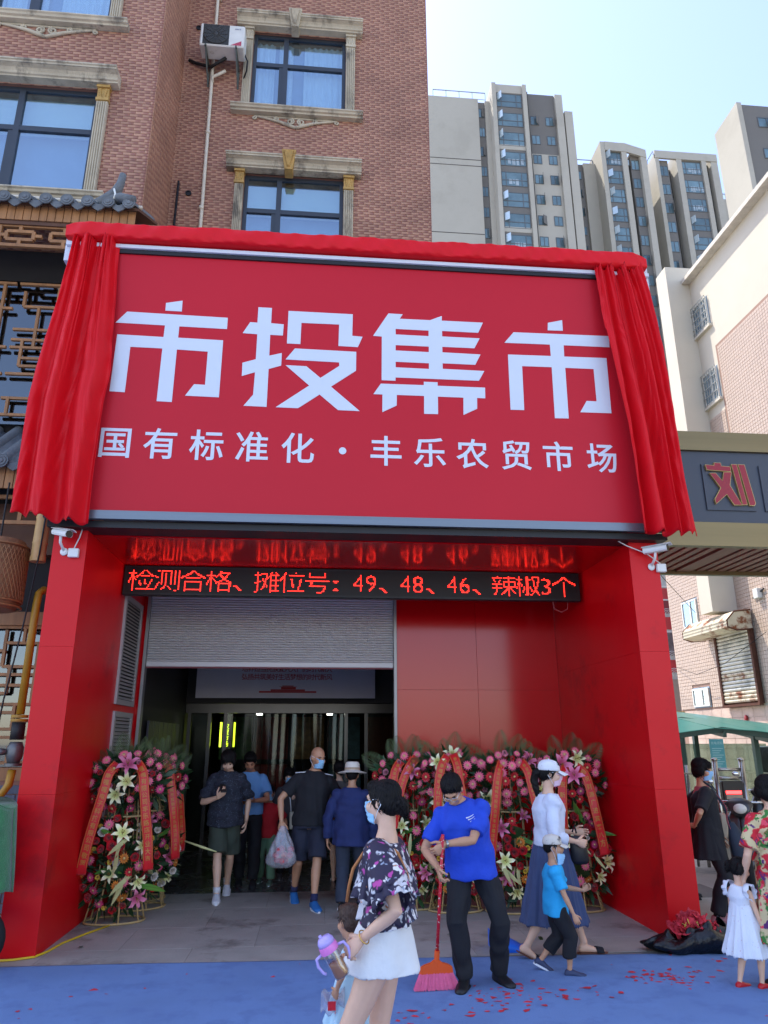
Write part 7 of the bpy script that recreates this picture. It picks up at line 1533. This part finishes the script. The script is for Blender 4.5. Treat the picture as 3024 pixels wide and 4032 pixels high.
# small boy in cyan t-shirt
loc, yw = (1.99, 6.45), 80
CY = mat('cyan_t_shirt', srgb(40, 168, 222), .85, var=.06, vs=6, bump=.55, bs=13); CRM = print_mat('cream_cap', srgb(214, 206, 192), [(srgb(90, 86, 84), 1.1, .10)], 30, .85, .1)
p = Person('small boy in cyan t-shirt, cream cap and black trousers walking to the right', loc, yw, 1.03, child=True, head=(-2, 0, 0), rf=(-.05, -.07, 0), lf=(.06, .14, .04), llift=24, rh=(-.17, -.13, .43), lh=(.06, -.24, .60), lpole=(.3, .4, -.8), skin=SK1, vox=.0085, seed=27, rhand=dict(curl=.9), lhand=dict(d=(0, -.8, .5), curl=1.1))
p.shirt(CY, -.12, .51, .028, .02, .78, .03, 't_shirt', .006); p.trousers(BLKC, 1.62, .036, .01, .06); p.hair('crop', None, .002, .97); p.cap(CRM); p.mask(None, .07); p.shoes(mat('navy_sandal', srgb(52, 62, 92), .6, var=.1), WHITE_C, 'low', None, .024); p.finish()

# woman in black by the right pillar
loc, yw = (4.2, 8.02), 74
p = Person('woman in black cardigan and blue mask standing with hand on hip right of the pillar', loc, yw, 1.58, True, bw=1.06, belly=.02, head=(-30, 6, 0), lean=(-3, 0), rf=(-.12, .05, 0), lf=(.1, -.08, 0), rh=(-.13, .16, .93), lh=(.2, -.12, .78), rpole=(-.9, .35, -.3), rtoe=-15, ltoe=14, skin=SK1, vox=.0095, seed=29, rhand=dict(d=(.55, .7, -.2), palm=(.3, -.5, .7), curl=.5))
p.shirt(mat('pink_striped_top', srgb(176, 92, 100), .85, var=.3, vs=1.0, stretch=(.2, .2, 36)), -.0, .515, .014, .0, None, 0, 'striped_top', .002); p.skirt(BLKC, .30, .60, .235, .19, c=(0, .05, 0), name='long_cardigan', folds=7, depth=.01, inf=.012); p.trousers(BLKT, 1.95, .028, .01)
mb = MB(); k = p.k
for sg_ in (-1, 1): mb.eloft([p.sec(t, .07, .1)[:1] + (p.cx * .075 * k, V3(0, 1, 0) * .105 * k) if False else (p.sp(t) + p.cx * sg_ * .095 * k + V3(0, .02, 0), p.cx * .09 * k, p.up.cross(p.cx).normalized() * .15 * k) for t in (.0, .1, .2, .3, .4)] + [(p.sp(.47) + p.cx * sg_ * .09 * k, p.cx * .075 * k, p.up.cross(p.cx).normalized() * .09 * k)], 16)
for q in ('r', 'l'): mb.tube([p.shl[q] + (p.sp(.45) - p.shl[q]) * .5, p.shl[q], p.shl[q].lerp(p.elb[q], .45), p.shl[q].lerp(p.elb[q], .85)], [.072, .07, .064, .062], 14)
remesh_job(mb, 'cardigan', BLKC, p.t, .0085, 3, .005, 31)
g = MB(); g.grid(lambda u, v: p.sp(.46 - .56 * v) + p.cx * (-.06 + .05 * u) + V3(0, -(.105 + .1 * min(1, v * 3) + .012 * math.sin(v * 9)), 0), 3, 20); solid(g, .005).build('striped_scarf', MATS['pink_striped_top'], p.t, True, False)
p.hair('bob'); p.mask(); p.shoes(mat('dusty_pink_shoe', srgb(170, 120, 124), .7, var=.1), WHITE_C, 'low', BLKC); p.finish()
nb_ = thing('shoulder_bag', 'dark blue cloth shoulder bag at the side of the woman in black', 'bag', (4.46, 7.93, .55)); BB = mat('blue_black_cloth', srgb(38, 48, 62), .8, var=.15, vs=8)
MB().eloft([((4.48, 7.92, .56), (.06, .03, 0), (-.02, .04, 0)), ((4.49, 7.92, .62), (.13, .05, 0), (-.03, .07, 0)), ((4.46, 7.93, .78), (.1, .04, 0), (-.03, .06, 0)), ((4.41, 7.94, .95), (.03, .01, 0), (-.01, .03, 0))], 16).build('bag_body', BB, nb_, True); MB().tube([(4.41, 7.94, .93), (4.34, 7.93, 1.12), (4.25, 7.95, 1.3), (4.18, 7.99, 1.36)], .011, 6).build('strap', BB, nb_, True)

# person in white behind the pillar
p = Person('person in white shirt mostly hidden behind the right red pillar', (4.4, 9.2), 60, 1.6, True, head=(0, 20, 0), rh=(-.1, -.25, 1.02), lh=(.1, -.25, 1.05), skin=SK2, vox=.012, seed=33)
p.shirt(WHITE_C, -.25, .52, .03, .03, 1.5, .035); p.trousers(NAVY, 1.95, .025); p.hair('bob'); p.shoes(BLKC, BLKC, 'low'); p.finish(); phone(p, 'r', 'dark red phone held by the person in white behind the pillar', (0, -.03, .03), (-50, 0, 0))

# little girl in white dress
loc, yw = (3.31, 5.97), 112
WDR = print_mat('white_sprig_dress', srgb(224, 228, 236), [(srgb(206, 176, 178), 1.3, .1), (srgb(170, 190, 200), 1.7, .08)], 22, .85, .1)
p = Person('little girl in white dress and red shoes standing at the right edge of the carpet', loc, yw, .90, True, child=True, head=(-16, 14, 0), rf=(-.05, -.05, 0), lf=(.05, .07, 0), rh=(-.15, -.05, .36), lh=(.16, -.12, .42), skin=SK2, vox=.0085, seed=35)
p.skirt(WDR, .30, .23, .165, .15, c=(0, .01, 0), name='dress', folds=11, depth=.012, inf=.02); p.shirt(WDR, .2, .505, .026, .004, None, 0, 'bodice', .004)
fr = MB()
for q in ('r', 'l'):
    sj = p.shl[q]; o = (sj - p.sp(.45)).normalized(); 
    g = MB(); g.grid(lambda u, v: sj + o * (-.015 + .045 * v) + V3(0, 1, 0) * .055 * math.cos(u * 6.283) * (1 + .15 * v * math.sin(u * 44)) + V3(0, 0, 1) * (.055 * math.sin(u * 6.283) * (1 + .15 * v * math.sin(u * 44)) + .01), 48, 3); solid(g, .003).build('sleeve_frill', WDR, p.t, True, False)
p.hair('pigtail', None); p.shoes(mat('red_shoe', srgb(196, 20, 30), .4, var=.06), mat('red_shoe', srgb(196, 20, 30), .4), 'low'); 
for sg_ in (-1, 1): MB().ell(p.hc + p.HM @ V3(sg_ * .085 * p.hk, .055 * p.hk, .035 * p.hk), .014).build('hair_bobble', RFR, p.t, True, False)
p.finish()

# woman in floral dress at the right edge, from behind
loc, yw = (3.60, 5.86), 176
FLD = print_mat('bright_floral_dress', srgb(206, 186, 140), [(srgb(56, 120, 50), .8, .46), (srgb(196, 26, 44), .75, .5), (srgb(206, 186, 140), 1.1, .3), (srgb(90, 40, 100), 1.0, .3), (srgb(220, 70, 90), 1.6, .28), (srgb(26, 30, 44), 1.5, .14)], 11, .8, .35)
p = Person('woman in bright red and green floral dress at the right edge, seen from behind', loc, yw, 1.5, True, bw=1.16, belly=.02, rf=(-.1, .02, 0), lf=(.1, -.05, 0), rh=(-.22, -.12, .72), lh=(.27, -.06, .74), skin=SK2, vox=.0095, seed=37)
p.skirt(FLD, .24, .33, .23, .2, c=(0, .0, 0), name='dress', folds=7, depth=.01, inf=.03); p.shirt(FLD, .1, .52, .03, .012, .8, .03, 'bodice', .006); p.hair('bob'); p.shoes(BLKC, BLKC, 'sandal'); p.finish()

# woman nearest the camera in floral blouse
loc, yw = (.36, 3.96), -108
FLB = print_mat('floral_chiffon', srgb(42, 36, 60), [(srgb(206, 204, 206), 1.0, .36), (srgb(226, 222, 220), 1.7, .3), (srgb(150, 160, 178), 2.2, .2), (srgb(186, 70, 150), 1.25, .17), (srgb(40, 34, 56), 2.6, .2), (srgb(190, 120, 70), 1.4, .07)], 11, .7, .3)
p = Person('woman in floral ruffled blouse and white shorts walking left, nearest the camera', loc, yw, 1.60, True, bw=.88, headk=.95, head=(-14, 2, 0), lean=(-2, 0), ty=-4, rf=(-.08, .16, .03), lf=(.08, -.12, 0), rlift=20, lh=Lc(loc, yw, .235, 3.78, .905), rh=(-.2, -.1, .8), lpole=(.5, .9, .1), skin=SK2, vox=.0075, seed=41, lhand=dict(d=(-.1, -.75, -.65), palm=(-.75, .2, -.4), curl=.95))
WSH = mat('white_shorts', srgb(228, 228, 224), .8, var=.04, vs=5, bump=.55, bs=13)
p.skirt(WSH, .13, .735, .182, .19, c=(0, -.02, 0), name='shorts', folds=4, depth=.006, inf=.03, amp=.003)
p.shirt(FLB, .10, .485, .03, .02, .72, .05, 'blouse', .007, 5)
def ruffle(z0, z1, r0, r1, ctr, n, amp, nm, sq=.8, ang0=0):
    def f(u, v): a = u * 2 * math.pi; r = (r0 + (r1 - r0) * v) * (1 + amp * (.3 + v) * (math.sin(a * n + 1.5 * math.sin(a * 3)) + .5 * math.sin(a * n * 1.9 + 2))); return ctr + V3(r * math.cos(a), r * sq * math.sin(a), z0 + (z1 - z0) * v + .012 * math.sin(a * 5) * v)
    g = MB(); g.grid(f, 150, 10); solid(g, .003).build(nm, FLB, p.t, True, False)
c0 = p.sp(.25)
ruffle(1.19, 1.05, .14, .185, V3(c0.x, c0.y, 0), 17, .05, 'upper_ruffle', .88); ruffle(1.08, .95, .14, .165, V3(c0.x, c0.y + .01, 0), 15, .06, 'lower_ruffle', .85)
se = p.shl['l'].lerp(p.elb['l'], .5); ax_ = (p.elb['l'] - p.shl['l']).normalized(); sx = ax_.cross(V3(0, 1, 0)).normalized(); sy = ax_.cross(sx)
g = MB(); g.grid(lambda u, v: se + ax_ * (-.05 + .16 * v) + (sx * math.cos(u * 6.283) + sy * math.sin(u * 6.283)) * (.074 + .024 * v) * (1 + .09 * v * math.sin(u * 69)), 120, 8); solid(g, .003).build('sleeve_ruffle', FLB, p.t, True, False)
p.hair('bun', None, .004, 1.0); p.mask(); p.shoes(WHITE_C, WHITE_C, 'sandal')
BRN = mat('tan_leather', srgb(176, 112, 58), .55, var=.1, vs=10)
MB().tube([p.sp(.2) + V3(.06, -.18, 0), p.sp(.28) + V3(.08, -.165, 0), p.sp(.36) + V3(.09, -.145, 0), p.sp(.44) + V3(.09, -.09, .005), p.sp(.48) + V3(.08, -.0, .02), p.sp(.44) + V3(.08, .075, 0), p.sp(.34) + V3(.06, .118, 0), p.sp(.24) + V3(.03, .14, 0)], .008, 8).build('bag_strap', BRN, p.t, True, False)
wv_ = (p.wri['l'] - p.elb['l']).normalized(); b1 = wv_.cross(V3(1, 0, 0)).normalized(); b2 = wv_.cross(b1); MB().tube([p.wri['l'] - wv_ * .02 + (b1 * math.cos(a * math.pi / 12) + b2 * math.sin(a * math.pi / 12)) * .031 for a in range(25)], .003, 6).build('gold_bracelet', mat('gold', srgb(226, 180, 90), .25, .9, var=.02), p.t, True, False)
p.finish(); FW = p
# sippy bottle in her hand
M = Matrix.Rotation(R_(yw), 3, 'Z'); hp = Vector((loc[0], loc[1], 0)) + M @ p.hd['l'][0]
bt = thing('sippy_bottle', 'child\'s drinking bottle with lilac lid and amber drink in the front woman\'s hand', 'bottle', hp)
d = Vector((-.5, -.05, .86)).normalized(); s1 = d.cross(Vector((0, 1, 0))).normalized(); MBt = Matrix((s1, d.cross(s1), d)).transposed(); o0 = hp + Vector((-.045, -.035, -.085))
PLB = glass_mat('clear_plastic', (.86, .86, .85), (1, 1, 1), .1, .16); AMB = mat('amber_drink', srgb(178, 116, 40), .2, var=.05); LIL = mat('lilac_plastic', srgb(186, 168, 226), .35, var=.03); PNK = mat('pink_plastic', srgb(232, 130, 200), .35, var=.03)
MB().lathe([(.0, 0), (.034, 0), (.038, .01), (.036, .05), (.04, .1), (.04, .12)], o0, 22, MBt, False).build('bottle_body', PLB, bt, True)
MB().lathe([(.0, .004), (.031, .004), (.035, .012), (.033, .05), (.0345, .07), (0, .072)], o0, 20, MBt, False).build('drink', AMB, bt, True)
MB().lathe([(.042, .118), (.045, .13), (.042, .15), (.02, .152)], o0, 22, MBt).build('lid_ring', PNK, bt, 40); MB().lathe([(.04, .15), (.039, .168), (.028, .185), (0, .19)], o0, 20, MBt).build('lid_dome', LIL, bt, True); MB().tube([o0 + MBt @ V3(.01, 0, .18), o0 + MBt @ V3(.012, 0, .2)], .008, 8).build('spout', LIL, bt, True)
for sg_ in (-1, 1): MB().tube([o0 + MBt @ V3(sg_ * x, 0, z) for x, z in ((.042, .125), (.07, .12), (.078, .09), (.07, .055), (.06, .045))], .007, 8).build('bottle_handle', LIL, bt, True)

# child in pale blue dress, half hidden behind her
loc, yw = (.22, 4.36), -128
PDR = print_mat('pale_blue_dress', srgb(178, 212, 226), [(srgb(190, 60, 80), .7, .11), (srgb(80, 130, 150), .8, .1), (srgb(230, 236, 238), 1.5, .16)], 15, .85, .2)
p = Person('toddler in pale blue dress half hidden behind the woman in the floral blouse', loc, yw, .94, True, child=True, head=(-20, 8, 0), lh=Lc(loc, yw, .14, 4.22, .58), rh=(-.14, -.05, .42), lpole=(.6, .5, 0), skin=SK1, vox=.0085, seed=43, lhand=dict(curl=.9))
p.skirt(PDR, .3, .40, .15, .14, c=(0, 0, 0), name='dress', folds=9, depth=.012, inf=.022); p.shirt(PDR, .2, .5, .024, .004, None, 0, 'bodice', .004); p.hair('crop', HAIRB); p.shoes(WHITE_C, WHITE_C, 'low'); p.finish()
M = Matrix.Rotation(R_(yw), 3, 'Z'); hp = Vector((loc[0], loc[1], 0)) + M @ p.hd['l'][0]
pk = thing('plastic_packet', 'crinkled clear plastic packet in the toddler\'s hand', 'packet', hp); g = MB(); g.grid(lambda u, v: hp + Vector((-.08 + .12 * u, -.01 + .02 * math.sin(u * 9 + v * 5), -.08 + .1 * v + .012 * math.sin(u * 14))), 12, 8)
solid(g, .002).build('film', BAGM, pk, True); MB().box(hp.x - .045, hp.x - .005, hp.y - .035, hp.y - .032, hp.z - .06, hp.z - .02).build('printed_label', RFR, pk)
run_jobs()
# ================================================================ small things on the ground
BBG = mat('black_bin_bag', srgb(16, 17, 19), .28, var=.3, vs=12, bump=.6, bs=26); SCR = mat('red_scrap_paper', srgb(206, 48, 62), .7, var=.25, vs=9, objrand=.2)
tb_ = thing('rubbish_bag', 'black rubbish bag lying open beside the right pillar, full of red paper scraps', 'rubbish bag', (3.36, 6.98, 0))
mb = MB()
def rb(u, v):
    a = u * 2 * math.pi; k = 1 + .14 * math.sin(a * 5 + 2 * v) + .08 * math.sin(a * 11 - 3 * v); r = (.24 + .14 * math.sin(math.pi * min(1, v * 1.25)) ** .8) * k * (1.0 if v < .8 else 1 - (v - .8) * .8)
    return (3.38 + r * 1.0 * math.cos(a) + .06 * math.cos(a), 6.97 + r * .52 * math.sin(a), .012 + .17 * v ** .8 * (1 + .25 * math.sin(a * 1.0 + 2.2) + .2 * math.sin(a * 4 + 1)) + (v > .85) * .03 * math.sin(a * 9))
mb.grid(rb, 84, 16); mb.add([rb(i / 84, 0) for i in range(84)], [tuple(range(84))]); solid(mb, .004).build('bag_film', BBG, tb_, True)
rr = random.Random(12)
sc_me = []
for k in range(4):
    g = MB(); g.grid(lambda u, v: ((u - .5) * (.07 + .02 * k), (v - .5) * .05, .012 * math.sin(u * 5 + k) + .01 * math.sin(v * 6 + k * 2)), 4, 3); sc_me.append(solid(g, .0015).mesh('paper_scrap', SCR, True))
for k in range(110): a = rr.uniform(0, 6.28); r = rr.random() ** .6; inst('paper_scrap', sc_me[k % 4], tb_, (.02 + .24 * r * math.cos(a), -.01 + .11 * r * math.sin(a), .15 + .13 * (1 - r) + rr.uniform(-.02, .04)), (rr.uniform(-1.2, 1.2), rr.uniform(-1.2, 1.2), rr.uniform(0, 6)))
for k in range(4): inst('gift_label', MB().box(-.025, .025, -.02, .02, 0, .002).mesh('gift_label', mat('yellow_label', srgb(220, 200, 90), .6, var=.3, vs=40)), tb_, (rr.uniform(-.15, .15), -.06, .2 + rr.uniform(-.03, .05)), (rr.uniform(.3, 1.2), rr.uniform(-.6, .6), rr.uniform(0, 6)))
# confetti scraps scattered over carpet and pavement
V = []; Fc = []
for k in range(200):
    if k < 165: ck = k % 11; x = 3.5 - .28 * ck + .2 * math.sin(ck * 5) + rr.gauss(0, .13); y = 6.72 - .5 * abs(math.sin(ck * 2.3)) - .06 * ck + rr.gauss(0, .1)
    else: x = rr.uniform(-2.2, 3.6); y = rr.uniform(4.2, 6.95)
    if y < 3.9 or x > 3.5: continue
    s = rr.uniform(.008, .034); a = rr.uniform(0, 6.28); n = rr.choice((4, 5, 6)); i0 = len(V)
    for q in range(n): b = a + q / n * 6.283; r = s * rr.uniform(.6, 1.1) * (1.5 if q % 2 else .8); V.append((x + r * math.cos(b), y + r * .8 * math.sin(b), .0142 + rr.uniform(0, .005)))
    Fc.append(tuple(range(i0, i0 + n)))
me = bpy.data.meshes.new('paper_confetti'); me.from_pydata(V, [], Fc); me.materials.append(SCR); tag(link('paper_confetti', me), 'red paper scraps scattered over the blue carpet', 'scraps', None, 'stuff')
# dustpan
BLU = mat('blue_plastic', srgb(36, 110, 220), .4, var=.05)
dpn = thing('dustpan', 'blue plastic dustpan on the pavement behind the sweeping man', 'dustpan', (1.74, 7.2, 0))
g = MB(); g.grid(lambda u, v: (1.62 + .30 * v, 7.08 + .26 * u, .014 + .15 * math.sin(math.pi * min(1, max(0, u))) ** .5 * (1 - v) ** .8), 16, 8); solid(g, .005).build('pan', BLU, dpn, True); MB().box(1.62, 1.94, 7.07, 7.35, .008, .013).build('base', BLU, dpn); MB().box(1.615, 1.62, 7.08, 7.34, .01, .15).build('back', BLU, dpn)
# yellow cable along the left pillar foot
MB_ = MB().tube([(-1.98, 8.5, .016), (-2.15, 8.1, .016), (-2.27, 7.75, .016), (-2.3, 7.5, .016), (-2.36, 7.33, .016), (-2.5, 7.24, .02), (-2.8, 7.2, .02), (-3.4, 7.16, .02)], .009, 8)
tag(MB_.build('yellow_cable', mat('yellow_rubber', srgb(226, 190, 40), .5, var=.05), None, True), 'yellow power cable on the ground round the foot of the left pillar', 'cable')
# fallen leaves
for k, (x, y) in enumerate(((2.15, 7.55), (1.3, 7.7), (-2.05, 7.6))):
    o = inst('fallen_leaf', LF_B, None, (x, y, .012), (R_(88), 0, k * 1.3), (.1, .1, .1)) if False else bpy.data.objects.new('fallen_leaf', LF_B)
    COL.objects.link(o); o.location = (x, y, .02); o.rotation_euler = (R_(86), 0, k * 1.7); o.scale = (.1, .1, .1); tag(o, ['dark fallen leaf on the pavement before the right flower baskets', 'dark fallen leaf on the pavement behind the broom', 'dark fallen leaf on the pavement by the left pillar'][k], 'leaf')
